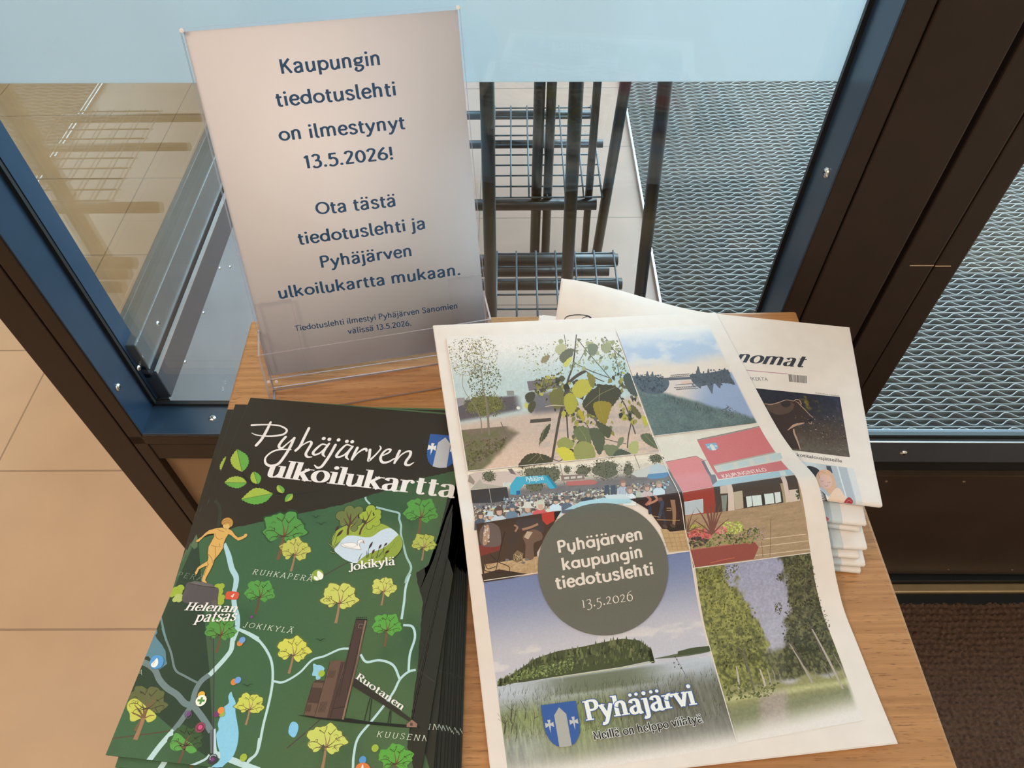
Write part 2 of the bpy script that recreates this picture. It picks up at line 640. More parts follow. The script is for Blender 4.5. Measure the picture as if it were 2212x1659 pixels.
def facet_sheet(fn, U, V, smooth=None):
    """a bent sheet made of flat triangles on the knots U x V"""
    U, V = np.asarray(U, float), np.asarray(V, float)
    uu, vv = np.meshgrid(U, V, indexing='ij')
    P = fn(np.stack([uu.ravel(), vv.ravel()], 1)).reshape(len(U), len(V), 3)

    def index(x, K):
        i = np.clip(np.searchsorted(K, x, 'right') - 1, 0, len(K) - 2)
        return i, (x - K[i]) / (K[i + 1] - K[i])

    def S(uv):
        i, a = index(uv[:, 0], U)
        j, b = index(uv[:, 1], V)
        a, b = a[:, None], b[:, None]
        p00, p10, p01, p11 = P[i, j], P[i + 1, j], P[i, j + 1], P[i + 1, j + 1]
        lo = p00 + a * (p10 - p00) + b * (p01 - p00)
        hi = p11 + (1 - a) * (p01 - p11) + (1 - b) * (p10 - p11)
        return np.where(a + b <= 1, lo, hi)
    sh = Sheet(S)
    sh.smooth = smooth or fn
    sh.U, sh.vlines = U, V

    def diag(uv, tris):
        c = uv[tris].mean(1)
        i, _ = index(c[:, 0], U)
        j, _ = index(c[:, 1], V)
        # every triangle lies in one cell: its own local a + b
        T = uv[tris]
        return ((T[:, :, 0] - U[i][:, None]) / (U[i + 1] - U[i])[:, None] + (T[:, :, 1] - V[j][:, None]) / (V[j + 1] - V[j])[:, None])
    sh.diag = diag
    return sh


class Ink:
    EPS = 1.3e-6
    clip = None          # picture frame (photo points, clockwise): loose marks outside it are dropped

    def __init__(self, sheet, base=6e-5, white=(232, 215, 206), paper=0.76):
        self.s, self.k, self.base = sheet, 0, base
        self.white, self.paper = lin(white), paper
        self.V, self.F, self.C, self.NN, self.Mi, self.nv = [], [], [], [], [], 0
        self.guess = (0.12, 0.15)

    def A(self, c):
        """seen colour -> ink albedo, relative to the paper seen beside it"""
        return np.clip(lin(c) / self.white * self.paper, 0.004, 0.9)

    def inv(self, px):
        return self.s.inv(px, self.guess)

    # ---- primitive output
    def _emit(self, uv, tris, col, alpha, lift=0.0):
        uv = np.asarray(uv, float)
        tris = np.asarray(tris, np.int64).reshape(-1, 3)
        col = np.asarray(col, float)
        if col.ndim == 1: col = np.tile(col, (len(uv), 1))
        al = np.full(len(uv), float(alpha)) if np.ndim(alpha) == 0 else np.asarray(alpha, float)
        if self.s.vlines is not None:
            uv, col, al, tris = cut_lines(uv, col, al, tris, uv[:, 1], self.s.vlines)
            uv, col, al, tris = cut_lines(uv, col, al, tris, uv[:, 0], self.s.U)
            sd_ = self.s.diag(uv, tris)
            fl = tris.ravel()              # unshared corners, so the diagonal value is unique per corner
            uv, col, al, tris = cut_lines(uv[fl], col[fl], al[fl], np.arange(len(fl)).reshape(-1, 3), sd_.ravel(), np.array([1.0]))
            # nudge every triangle's evaluation towards its own facet
            uv = uv.copy()
        Nn = self.s.N(uv)
        P = self.s.S(uv) + Nn * (self.base + self.k * self.EPS + lift)
        # all prints face outwards
        a, b, c = uv[tris[:, 0]], uv[tris[:, 1]], uv[tris[:, 2]]
        cr = (b[:, 0] - a[:, 0]) * (c[:, 1] - a[:, 1]) - (b[:, 1] - a[:, 1]) * (c[:, 0] - a[:, 0])
        ok = np.abs(cr) > 1e-14
        tris = np.where((cr > 0)[:, None], tris[:, ::-1], tris)[ok]
        self.V.append(P)
        self.NN.append(Nn)
        self.C.append(np.concatenate([col, al[:, None]], 1))
        self.F.append(tris + self.nv)
        self.Mi.append(np.full(len(tris), 1 if (al < 0.999).any() else 0))
        self.nv += len(uv)

    def layer(self):
        self.k += 1

    def poly(self, uv, rgb, alpha=1.0, new=True, holes=()):
        if new: self.k += 1
        uv = np.asarray(uv, float)
        loops = [uv] + [np.asarray(h, float) for h in holes]
        T = tessellate_polygon([[Vector((p[0], p[1], 0)) for p in l] for l in loops])
        self._emit(np.vstack(loops), T, rgb, alpha)

    def ppoly(self, px, seen, alpha=1.0, new=True, raw=None):
        self.poly(self.inv(px), self.A(seen) if raw is None else raw, alpha, new)

    def smooth(self, px, seen, alpha=1.0, n=5):
        self.ppoly(catmull(px, n, True), seen, alpha)

    def fans(self, polys_px, cols, alpha=1.0):
        """many small convex blobs in one go"""
        self.k += 1
        if self.clip is not None and len(polys_px):
            q = np.asarray(self.clip, float)
            e = np.roll(q, -1, 0) - q
            keep = [i for i, p in enumerate(polys_px) if ((e[None, :, 0] * (np.asarray(p)[:, None, 1] - q[None, :, 1]) - e[None, :, 1] * (np.asarray(p)[:, None, 0] - q[None, :, 0])) >= 0).all()]
            polys_px, cols = [polys_px[i] for i in keep], [cols[i] for i in keep]
        n = [len(p) for p in polys_px]
        if not n: return
        uv = self.inv(np.vstack([np.asarray(p, float) for p in polys_px]))
        st = 0
        for q, (m_, c) in enumerate(zip(n, cols)):
            T = [(0, i, i + 1) for i in range(1, m_ - 1)]
            self._emit(uv[st:st + m_], T, self.A(c), alpha, lift=(q % 5) * 4e-7)
            st += m_
        self.k += 2

    def ribbon(self, uv, widths, rgb, alpha=1.0, new=True, round_ends=False):
        if new: self.k += 1
        uv = np.asarray(uv, float)
        keep = np.append(True, np.linalg.norm(np.diff(uv, axis=0), axis=1) > 1e-7)
        uv = uv[keep]
        w = np.broadcast_to(np.asarray(widths, float), keep.shape)[keep]
        if len(uv) < 2: return
        d = np.diff(uv, axis=0)
        d /= np.linalg.norm(d, axis=1, keepdims=True)
        t = np.vstack([d[0], d[:-1] + d[1:], d[-1]])
        t /= np.linalg.norm(t, axis=1, keepdims=True) + 1e-12
        c = np.ones(len(uv))
        c[1:-1] = 1 / np.clip((t[1:-1] * d[:-1]).sum(1), 0.5, 1)
        n = np.stack([-t[:, 1], t[:, 0]], 1) * (w * 0.5 * c)[:, None]
        m_ = len(uv)
        P = np.vstack([uv + n, uv - n])
        T = []
        for i in range(m_ - 1):
            T += [(i, i + 1, m_ + i), (i + 1, m_ + i + 1, m_ + i)]
        self._emit(P, T, rgb, alpha)
        if round_ends:
            for e in (0, -1):
                self.disc(uv[e], w[e] / 2, rgb, alpha, new=True, n=10)

    def pline(self, px, width, seen, alpha=1.0, smooth=True, taper=None, new=True, raw=None, round_ends=False, n=6):
        """stroke; width in photo pixels, converted at its own place"""
        P = catmull(px, n) if smooth and len(px) > 2 else np.asarray(px, float)
        q = np.asarray(P, float)
        uv = self.inv(q)
        k = np.linalg.norm(self.inv(q[:1] + [1, 0]) - uv[0])
        w = np.asarray(width, float)
        if w.ndim == 1:
            w = np.interp(np.linspace(0, 1, len(q)), np.linspace(0, 1, len(w)), w)
        self.ribbon(uv, np.broadcast_to(w * k, (len(q),)), self.A(seen) if raw is None else raw, alpha, new, round_ends)

    def disc(self, c, r, rgb, alpha=1.0, new=True, n=40, ry=None, rot=0.0):
        if new: self.k += 1
        a = np.arange(n) / n * 2 * np.pi
        ry = r if ry is None else ry
        p = np.stack([np.cos(a) * r, np.sin(a) * ry], 1)
        cr, sr = math.cos(rot), math.sin(rot)
        p = p @ np.array([[cr, sr], [-sr, cr]])
        uv = np.vstack([[c], np.asarray(c) + p])
        self._emit(uv, [(0, i + 1, (i + 1) % n + 1) for i in range(n)], rgb, alpha)

    def pdisc(self, c, r, seen, alpha=1.0, n=28):
        """round mark; radius in photo pixels"""
        uv = self.inv([c, (c[0] + r, c[1])])
        self.disc(uv[0], np.linalg.norm(uv[1] - uv[0]), self.A(seen), alpha, n=n)

    def raster(self, quad_px, nx, ny, func):
        """picture patch: func(s, t) -> seen rgb (…,3); also maps s,t"""
        self.k += 2
        q = self.inv(quad_px)
        s, t = np.meshgrid(np.linspace(0, 1, nx + 1), np.linspace(0, 1, ny + 1))
        s, t = s.ravel(), t.ravel()
        uv = (q[0] * ((1 - s) * (1 - t))[:, None] + q[1] * (s * (1 - t))[:, None] + q[2] * (s * t)[:, None] + q[3] * ((1 - s) * t)[:, None])
        col = np.clip(lin(np.clip(func(s, t), 0, 255)) / self.white * self.paper, 0.004, 0.9)
        i = (np.arange(ny)[:, None] * (nx + 1) + np.arange(nx)[None]).ravel()
        T = np.vstack([np.stack([i, i + 1, i + nx + 1], 1), np.stack([i + 1, i + nx + 2, i + nx + 1], 1)])
        self._emit(uv, T, col, 1.0)
        return q


# ------------------------------------------------------------------ lettering
def L(*p): return ('l', [(p[i], p[i + 1]) for i in range(0, len(p), 2)])
def Cv(*p): return ('c', [(p[i], p[i + 1]) for i in range(0, len(p), 2)])
def E(cx, cy, rx, ry, a0=0, a1=360): return ('e', (cx, cy, rx, ry, a0, a1))
def D(x, y, r): return ('d', (x, y, r))


ARCH = Cv(100, 330, 150, 440, 225, 490, 310, 478, 362, 410, 370, 320)
GLY = {
    'o': (500, [E(250, 245, 185, 240)]),
    'u': (500, [L(105, 490, 105, 170), Cv(105, 180, 125, 60, 205, 5, 300, 50, 375, 150), L(390, 490, 390, 0)]),
    'l': (225, [L(112, 740, 112, 0)]),
    'k': (505, [L(105, 740, 105, 0), L(400, 490, 120, 200), L(215, 290, 420, 0)]),
    'i': (230, [L(115, 490, 115, 0), D(115, 665, 72)]),
    'a': (490, [Cv(95, 385, 130, 465, 220, 492, 310, 460, 345, 370, 345, 300), L(345, 340, 345, 110), Cv(345, 120, 355, 40, 400, 5, 455, 25),
                Cv(345, 285, 240, 265, 125, 215, 85, 130, 125, 35, 210, 8, 300, 60, 345, 140)]),
    'r': (380, [L(105, 490, 105, 0), Cv(105, 310, 150, 420, 230, 488, 310, 470), D(305, 430, 58)]),
    't': (330, [L(150, 640, 150, 120), Cv(150, 140, 165, 45, 225, 5, 300, 45), L(30, 478, 300, 478)]),
    'J': (320, [L(215, 700, 215, 100), Cv(215, 120, 195, -20, 120, -60, 40, -20), D(40, 10, 55)]),
    'y': (470, [L(60, 490, 240, 30), Cv(415, 490, 330, 260, 230, 10, 160, -140, 90, -195, 20, -165)]),
    'H': (560, [L(115, 700, 115, 0), L(445, 700, 445, 0), L(115, 360, 445, 360)]),
    'e': (455, [L(85, 268, 395, 268), Cv(395, 268, 375, 400, 300, 478, 220, 488, 130, 430, 82, 300, 88, 180, 140, 60, 230, 8, 330, 30, 410, 120)]),
    'n': (510, [L(105, 490, 105, 0), ARCH, L(370, 350, 370, 0)]),
    'm': (770, [L(105, 490, 105, 0), ARCH, L(370, 350, 370, 0), Cv(370, 330, 420, 440, 495, 490, 580, 478, 632, 410, 640, 320), L(640, 350, 640, 0)]),
    'p': (520, [L(105, 490, 105, -210), E(265, 245, 175, 240, -148, 148)]),
    's': (420, [Cv(340, 395, 290, 470, 200, 492, 110, 450, 95, 360, 160, 290, 270, 240, 345, 170, 335, 65, 240, 8, 140, 20, 70, 105)]),
    'P': (500, [L(115, 700, 115, 0), Cv(115, 682, 270, 685, 380, 650, 425, 530, 390, 410, 280, 355, 115, 352)]),
    'R': (555, [L(115, 700, 115, 0), Cv(115, 682, 270, 685, 380, 650, 420, 540, 385, 425, 280, 375, 115, 372), L(255, 370, 465, 0)]),
    'h': (510, [L(105, 740, 105, 0), ARCH, L(370, 350, 370, 0)]),
    'j': (235, [L(125, 490, 125, -60), Cv(125, -50, 110, -160, 50, -200, -25, -165), D(125, 665, 72)]),
    'v': (470, [L(60, 490, 240, 10), L(415, 490, 240, 10)]),
    'M': (700, [L(115, 700, 115, 0), L(115, 700, 350, 120), L(585, 700, 350, 120), L(585, 700, 585, 0)]),
    'N': (600, [L(110, 700, 110, 0), L(110, 700, 480, 0), L(480, 700, 480, 0)]),
    'U': (570, [L(110, 700, 110, 230), E(285, 215, 175, 205, 180, 360), L(460, 700, 460, 210)]),
    'K': (560, [L(115, 700, 115, 0), L(450, 700, 120, 290), L(235, 430, 475, 0)]),
    'A': (560, [L(275, 700, 50, 0), L(275, 700, 510, 0), L(130, 235, 420, 235)]),
    'E': (500, [L(115, 700, 115, 0), L(115, 682, 430, 682), L(115, 360, 370, 360), L(115, 18, 440, 18)]),
    'O': (640, [E(320, 350, 260, 340)]),
    'I': (260, [L(130, 700, 130, 0)]),
    'L': (470, [L(115, 700, 115, 0), L(115, 18, 420, 18)]),
    'Y': (540, [L(50, 700, 270, 330), L(490, 700, 270, 330), L(270, 340, 270, 0)]),
    'S': (480, [Cv(395, 570, 330, 665, 230, 690, 120, 640, 100, 520, 180, 420, 310, 340, 395, 240, 380, 95, 270, 12, 150, 25, 70, 140)]),
    '1': (300, [L(150, 490, 150, 0), L(85, 470, 150, 490)]),
    '3': (420, [Cv(70, 440, 150, 495, 260, 490, 310, 400, 260, 270, 150, 210), Cv(150, 210, 290, 180, 345, 50, 300, -110, 170, -190, 40, -150)]),
    '5': (420, [L(120, 480, 350, 480), Cv(120, 480, 110, 240), Cv(110, 240, 240, 250, 330, 170, 335, 30, 260, -120, 150, -185, 30, -180)]),
    '2': (430, [Cv(70, 390, 130, 480, 240, 490, 315, 410, 290, 290, 190, 160, 60, 15), L(60, 20, 370, 20)]),
    '0': (480, [E(240, 245, 180, 240)]),
    '6': (470, [E(240, 220, 170, 220), Cv(390, 680, 230, 600, 110, 440, 70, 220)]),
    '4': (480, [L(330, 700, 60, 220), L(60, 215, 430, 215), L(330, 700, 330, 0)]),
    '.': (200, [D(100, 40, 55)]),
    ' ': (240, []),
}
GEO = dict(GLY)
GEO.update({
    'a': (530, [E(250, 245, 180, 235), L(430, 485, 430, 15)]),
    'd': (530, [E(250, 245, 180, 235), L(430, 740, 430, 15)]),
    'g': (530, [E(250, 245, 180, 235), L(430, 485, 430, -40), Cv(430, -40, 400, -160, 290, -205, 150, -180)]),
    'p': (530, [E(280, 245, 180, 235), L(100, 485, 100, -205)]),
    'y': (520, [Cv(100, 485, 100, 240, 130, 60, 250, 8, 370, 60, 410, 180), L(415, 485, 415, 120), Cv(415, 120, 390, 20, 300, -60), L(262, 30, 262, -205)]),
    'j': (240, [L(120, 485, 120, -60), Cv(120, -60, 95, -170, 10, -200)]),
    'r': (350, [L(100, 485, 100, 10), Cv(100, 300, 150, 430, 240, 485, 330, 480)]),
    't': (340, [L(140, 650, 140, 150), Cv(140, 150, 165, 40, 240, 12, 310, 20), L(30, 480, 300, 480)]),
    'u': (530, [L(100, 485, 100, 200), Cv(100, 200, 130, 60, 260, 10, 390, 60, 425, 200), L(425, 485, 425, 15)]),
})
GEO['j'] = (240, GEO['j'][1] + [D(120, 665, 66)])
SANS = dict(GLY)
SANS.update({
    'a': (480, [Cv(85, 375, 125, 460, 215, 488, 310, 460, 350, 370, 350, 300), L(350, 340, 350, 0),
                Cv(350, 285, 240, 268, 125, 215, 80, 130, 120, 35, 205, 8, 300, 60, 350, 140)]),
    'l': (245, [L(110, 740, 110, 140), Cv(110, 150, 122, 55, 165, 14, 225, 16)]),
    't': (310, [L(130, 620, 130, 150), Cv(130, 160, 145, 50, 195, 12, 275, 20), L(35, 452, 275, 452)]),
    'g': (470, [E(215, 315, 140, 150), Cv(110, 190, 82, 140, 130, 92, 250, 76, 360, 40, 372, -70, 260, -180, 130, -178, 70, -100, 130, -10), L(310, 440, 430, 462)]),
    'd': (520, [E(240, 245, 170, 235), L(410, 740, 410, 0)]),
    'p': (520, [E(280, 245, 170, 235), L(110, 490, 110, -205)]),
    'j': (225, [L(115, 490, 115, -60), Cv(115, -60, 100, -150, 40, -178, -20, -170), D(115, 655, 66)]),
    'i': (225, [L(112, 490, 112, 0), D(112, 655, 66)]),
    'r': (340, [L(105, 490, 105, 0), Cv(105, 300, 150, 420, 220, 472, 325, 462)]),
    'J': (320, [L(215, 700, 215, 180), Cv(215, 200, 195, 50, 110, 10, 30, 40)]),
    'T': (490, [L(20, 655, 470, 655), L(245, 655, 245, 0)]),
    '1': (330, [L(190, 700, 190, 0), L(205, 670, 70, 575)]),
    '3': (450, [Cv(75, 600, 140, 675, 240, 682, 325, 620, 320, 490, 250, 390, 160, 375), Cv(160, 375, 300, 360, 370, 255, 345, 90, 240, 14, 130, 18, 55, 95)]),
    '5': (450, [L(115, 655, 375, 655), L(125, 690, 105, 370), Cv(105, 370, 190, 430, 300, 410, 375, 300, 360, 110, 250, 14, 130, 18, 55, 90)]),
    '2': (450, [Cv(75, 555, 115, 650, 215, 684, 330, 640, 350, 530, 280, 370, 80, 45), L(60, 45, 395, 45)]),
    '0': (480, [E(240, 348, 165, 325)]),
    '6': (470, [E(235, 220, 165, 200), Cv(330, 700, 200, 560, 100, 390, 72, 220)]),
    '!': (230, [L(115, 700, 115, 220), D(115, 55, 68)]),
    '.': (220, [D(105, 52, 68)]),
})
for T in (GLY, GEO, SANS):
    for base, ch in (('a', 'ä'), ('A', 'Ä')):
        adv, st = T[base]
        y = 670 if base == 'a' else 850
        x = 250
        T[ch] = (adv, st + [D(x - 105, y, 60), D(x + 105, y, 60)])


def skeleton_text(ink, word, p0, p1, hpx, rgb, W=110, thin=36, nib=15, shear=0.0, space=0, serif=True, geo=False,
                  hu=700, alpha=1.0, slab=34, grow=0.0, bend=0.0, dotk=1.0, p0uv=None):
    """letters drawn as pen strokes. p0,p1: photo points at both ends of the baseline; hpx: photo point hu units above p0"""
    T = SANS if geo == 'sans' else GEO if geo else GLY
    b0, b1, ht = ink.inv([p0, p1, hpx])
    adv = sum(T[c][0] + space for c in word) - space
    ex = (b1 - b0) / adv
    ey = (ht - b0) / hu
    n = np.array([-ex[1], ex[0]])
    if n @ ey < 0: n = -n
    ey = n / np.linalg.norm(n) * np.abs(ey @ (n / np.linalg.norm(n)))
    ph = math.radians(nib)
    ink.k += 1

    def tf(q, x0):
        q = np.asarray(q, float)
        xx = q[:, 0] + x0 + shear * q[:, 1]
        yy = q[:, 1] + bend * ((xx / adv - .5) ** 2 - .25) * 4
        return b0 + xx[:, None] * ex + yy[:, None] * ey

    def sweep(P, x0, extend=0):
        P = np.asarray(P, float)
        d = np.gradient(P, axis=0)
        d /= np.linalg.norm(d, axis=1, keepdims=True) + 1e-9
        if extend:
            P = P.copy()
            P[0] -= d[0] * extend
            P[-1] += d[-1] * extend
        sn = np.abs(d[:, 0] * math.sin(ph) - d[:, 1] * math.cos(ph))
        w = (thin + (W - thin) * sn ** 1.4 + grow) / 2
        nn = np.stack([-d[:, 1], d[:, 0]], 1) * w[:, None]
        m_ = len(P)
        A = tf(np.vstack([P + nn, P - nn]), x0)
        tr = []
        for i in range(m_ - 1):
            tr += [(i, i + 1, m_ + i), (i + 1, m_ + i + 1, m_ + i)]
        ink._emit(A, tr, rgb, alpha, lift=len(ink.V) % 11 * 3e-7)

    def blob(c, r, x0):
        a = np.arange(16) / 16 * 2 * np.pi
        q = np.stack([c[0] + np.cos(a) * r, c[1] + np.sin(a) * r], 1)
        ink._emit(tf(q, x0), [(0, i, i + 1) for i in range(1, 15)], rgb, alpha, lift=len(ink.V) % 11 * 3e-7)

    def bar(xa, xb, y0, y1, x0):
        g = grow / 2
        q = [(xa - g, y0 - g), (xb + g, y0 - g), (xb + g, y1 + g), (xa - g, y1 + g)]
        ink._emit(tf(q, x0), [(0, 1, 2), (0, 2, 3)], rgb, alpha, lift=len(ink.V) % 11 * 3e-7)
    x = 0.0
    sw = W * 0.5 + 62 if W > 70 else W * 0.5 + 52
    for ch in word:
        adv_c, strokes = T[ch]
        for kind, a in strokes:
            if kind == 'l':
                P = np.asarray(a, float)
                sweep(np.array([P[0] + (P[1] - P[0]) * t for t in (0, .5, 1)]), x, extend=grow / 2)
                if serif and abs(P[1][1] - P[0][1]) > 30:
                    dx = abs(P[1][0] - P[0][0])
                    for (qx, qy) in a:
                        if qy in (0, -210) and ch not in 'vy':
                            bar(qx - sw, qx + sw, qy, qy + slab, x)
                        elif qy == 700:
                            bar(qx - sw, qx + sw, qy - slab, qy, x)
                        elif qy in (490, 740) and ch != 't':
                            if dx < 30: bar(qx - sw, qx + W * .3, qy - slab, qy, x)
                            else: bar(qx - sw, qx + sw, qy - slab, qy, x)
                elif serif and ch in 'EL' and a[0][1] in (682, 18):
                    s_ = -1 if a[0][1] == 682 else 1
                    bar(a[1][0] - slab, a[1][0], min(a[0][1], a[0][1] + s_ * 130), max(a[0][1], a[0][1] + s_ * 130), x)
            elif kind == 'c':
                sweep(catmull(a, 6), x, extend=grow / 2)
            elif kind == 'e':
                cx, cy, rx, ry, a0, a1 = a
                t = np.radians(np.linspace(a0, a1, 33))
                rx, ry = rx, ry - thin * .3
                sweep(np.stack([cx + rx * np.cos(t), cy + ry * np.sin(t)], 1), x)
            elif kind == 'd':
                blob(a[:2], a[2] * dotk + grow / 2, x)
        x += adv_c + space


_font_cache = {}


def outline_text(ink, word, p0, p1, hpx, rgb, bold=0.0, hu=0.727, alpha=1.0, space=1.0, fit=True):
    """built-in grotesque outlines laid along the baseline p0-p1"""
    key = (word, bold, space)
    if key not in _font_cache:
        cu = bpy.data.curves.new('lettering', 'FONT')
        cu.body = word
        cu.size = 1.0
        cu.offset = bold
        cu.space_character = space
        cu.resolution_u = 4
        cu.fill_mode = 'FRONT'
        o = bpy.data.objects.new('lettering', cu)
        COL.objects.link(o)
        bpy.context.view_layer.update()
        me = o.evaluated_get(bpy.context.evaluated_depsgraph_get()).to_mesh()
        me.calc_loop_triangles()
        V = np.array([v.co[:2] for v in me.vertices])
        F = np.array([t.vertices[:] for t in me.loop_triangles])
        bpy.data.objects.remove(o)
        bpy.data.curves.remove(cu)
        _font_cache[key] = (V, F)
    V, F = _font_cache[key]
    b0, b1, ht = ink.inv([p0, p1, hpx])
    x0, x1 = V[:, 0].min(), V[:, 0].max()
    ex = (b1 - b0) / (x1 - x0)
    n = np.array([-ex[1], ex[0]])
    ey = (ht - b0) / hu
    if n @ ey < 0: n = -n
    n /= np.linalg.norm(n)
    ey = n * abs(ey @ n)
    ink.k += 1
    ink._emit(b0 + (V[:, :1] - x0) * ex + V[:, 1:] * ey, F, rgb, alpha)


def slab(sheet, u0, u1, v0, v1, nu, nv, thick, lift=0.0, edge_fn=None, vs=None, us=None):
    """arrays of a closed thin slab following a sheet: top lies lift above the sheet"""
    if vs is None: vs = np.linspace(v0, v1, nv + 1)
    nv = len(vs) - 1
    if us is None: us = np.linspace(u0, u1, nu + 1)
    nu = len(us) - 1
    u, v = np.meshgrid(us, vs)
    uv = np.stack([u.ravel(), v.ravel()], 1)
    if edge_fn is not None: uv = edge_fn(uv)
    P, Nn = sheet.S(uv), sheet.N(uv)
    V = np.vstack([P + Nn * lift, P + Nn * (lift - thick)])
    n = len(uv)
    i = (np.arange(nv)[:, None] * (nu + 1) + np.arange(nu)[None]).ravel()
    top = np.stack([i, i + nu + 1, i + nu + 2, i + 1], 1)
    bot = np.stack([i, i + 1, i + nu + 2, i + nu + 1], 1) + n
    ring = list(range(0, nu + 1)) + [(r + 1) * (nu + 1) - 1 + 0 for r in range(1, nv + 1)] + \
        [nv * (nu + 1) + c for c in range(nu - 1, -1, -1)] + [r * (nu + 1) for r in range(nv - 1, 0, -1)]
    ring = np.array(ring)
    nx = np.roll(ring, -1)
    side = np.stack([ring, nx, nx + n, ring + n], 1)
    return V, np.vstack([top, bot, side]), np.vstack([Nn, -Nn]), 2 * len(top)


def slabs_mesh(name, slabs, ink=None, curved=True, slab_mat=0):
    """one mesh of several slabs (material slab_mat) and a print (materials 1 and 2)"""
    Vs, Fs, Ns, Ms, Sm, C, k = [], [], [], [], [], [], 0
    for V, F, Nn, nt in slabs:
        T = np.vstack([F[:, [0, 1, 3]], F[:, [1, 2, 3]]])
        Vs.append(V); Ns.append(Nn); Fs.append(T + k); k += len(V)
        Ms.append(np.full(len(T), slab_mat))
        q = np.zeros(len(F), bool); q[:nt] = True
        Sm.append(np.tile(q, 2))
        C.append(np.ones((len(V), 4)))
    if ink is not None:
        V = np.vstack(ink.V); T = np.vstack(ink.F)
        Vs.append(V); Fs.append(T + k); Ns.append(np.vstack(ink.NN))
        Ms.append(np.concatenate(ink.Mi) + 1)
        Sm.append(np.ones(len(T), bool)); C.append(np.vstack(ink.C))
    V, T = np.vstack(Vs), np.vstack(Fs)
    me = np_mesh(name, V, T)
    at = me.color_attributes.new('Col', 'FLOAT_COLOR', 'POINT')
    at.data.foreach_set('color', np.vstack(C).astype(np.float32).ravel())
    me.polygons.foreach_set('material_index', np.concatenate(Ms).astype(np.int32))
    if curved:
        me.polygons.foreach_set('use_smooth', np.concatenate(Sm))
        N = np.vstack(Ns)
        per = N[T.ravel()]
        flat = ~np.repeat(np.concatenate(Sm), 3)
        per[flat] = 0.0
        me.normals_split_custom_set([tuple(x) for x in per])
    return me

# ================================================================== the setting
# the glazed partition in front of the camera runs along X; the hall is on the near side
YW = 0.560            # front face of the frame profiles
YG = 0.614            # glass
WROOT = (0.0, YW, 0.0)
WROT = math.radians(-0.6)


def slabbox(name, x0, x1, y0, y1, z0, z1, mt):
    o = MB().box(x0, x1, y0, y1, z0, z1).build(name, mt)
    return tag(o, kind='structure')


slabbox('floor', -3.0, 3.0, -3.0, 3.0, -0.05, 0.0, M['tile'])
# tiled floor of the vestibule behind the glass, with the recessed mat
o = MB().box(-0.48, 0.352, 0.66, 3.0, 0.0002, 0.0035).build('floor_vestibule', M['tile_vestibule'])
tag(o, kind='structure')
slabbox('ceiling', -3.0, 3.0, -3.0, 3.05, 2.75, 2.85, M['ceil'])
slabbox('wall_back', -3.0, 3.0, -3.1, -3.0, 0, 2.75, M['wall'])
slabbox('wall_left', -3.1, -3.0, -3.0, 3.0, 0, 2.75, M['wall'])
slabbox('wall_right', 3.0, 3.1, -3.0, 0.62, 0, 2.75, M['wall'])
slabbox('wall_far', -3.0, -0.62, 3.0, 3.1, 0, 2.75, M['wall'])

# ---- window_1 : main fixed pane with frosted film above
win = empty('window_1', WROOT, WROT)
tag(win, kind='structure')
XL0, XL1, XR0, XR1 = -0.577, -0.511, 0.290, 0.384
ZB = 0.478
wy = 0.0              # local y of the frame's front face
gy = YG - YW


def wpart(name, mb, mt, parent=win):
    return mb.build(name, mt, parent)


# left post: stepped profile, brown outside, bead round the glass coloured with reflected sky
wpart('frame_post', MB().box(XL0, XL1 - .022, wy, .09, 0, 2.72, .0015)
      .box(XL1 - .020, XL1, wy, .09, 0, 2.72, .0015).box(XL0 + .02, XL1 - .01, wy + .006, .088, 0, 2.72), M['brown'])
wpart('frame_post', MB().box(XR0, XR0 + .022, wy, .064, 0, 2.72, .0015).box(XR0 + .0235, XR1 - .001, wy - .001, .066, 0, 2.72, .002)
      .box(XR0 + .01, XR1 - .01, wy + .006, .063, 0, 2.72), M['brown'])
wpart('glazing_bead', MB().box(XL1 - .001, XL1 + .0015, wy + .0015, gy - .004, ZB, 2.6, .0004).box(XL1 - .001, XL1 + .0015, gy + .007, .0895, ZB, 2.6), M['bead_skytint'])  # strip behind the glass stands in for the bead's blue mirror image
wpart('glazing_bead', MB().box(XR0 - .0015, XR0 + .001, wy + .0015, gy - .004, ZB, 2.6, .0004), M['bead_skytint'])
wpart('glazing_bead', MB().box(XL1, XR0, wy + .0015, gy - .004, ZB - .003, ZB + .0015, .0004), M['bead_skytint'])
wpart('bottom_rail', MB().box(XL1 - .02, XR0 + .02, wy, .062, ZB - .022, ZB - .002, .0015).box(XL1 - .02, XR0 + .02, wy + .002, .062, ZB - .062, ZB - .024, .0015)
      .box(XL1 - .02, XR0 + .02, wy + .008, .06, ZB - .06, ZB - .01), M['brown'])
wpart('gasket', MB().box(XL1, XL1 + .006, gy - .005, gy - .0005, ZB, 2.6).box(XR0 - .006, XR0, gy - .005, gy - .0005, ZB, 2.6)
      .box(XL1, XR0, gy - .005, gy - .0005, ZB, ZB + .006), M['gasket'])
wpart('glass_pane', MB().box(XL1 - .005, XR0 + .005, gy, gy + .006, ZB - .01, 2.66), M['pane'])
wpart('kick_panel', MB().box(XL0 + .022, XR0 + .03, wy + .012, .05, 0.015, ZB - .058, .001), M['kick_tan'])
ZF = on_y(900, 187, YG)[2]
film = wpart('frosted_film', MB().box(XL1 + .004, XR0 - .0005, gy + .0063, gy + .0068, ZF, 2.62), M['film'])
tag(film, label='frosted translucent film on the upper pane')


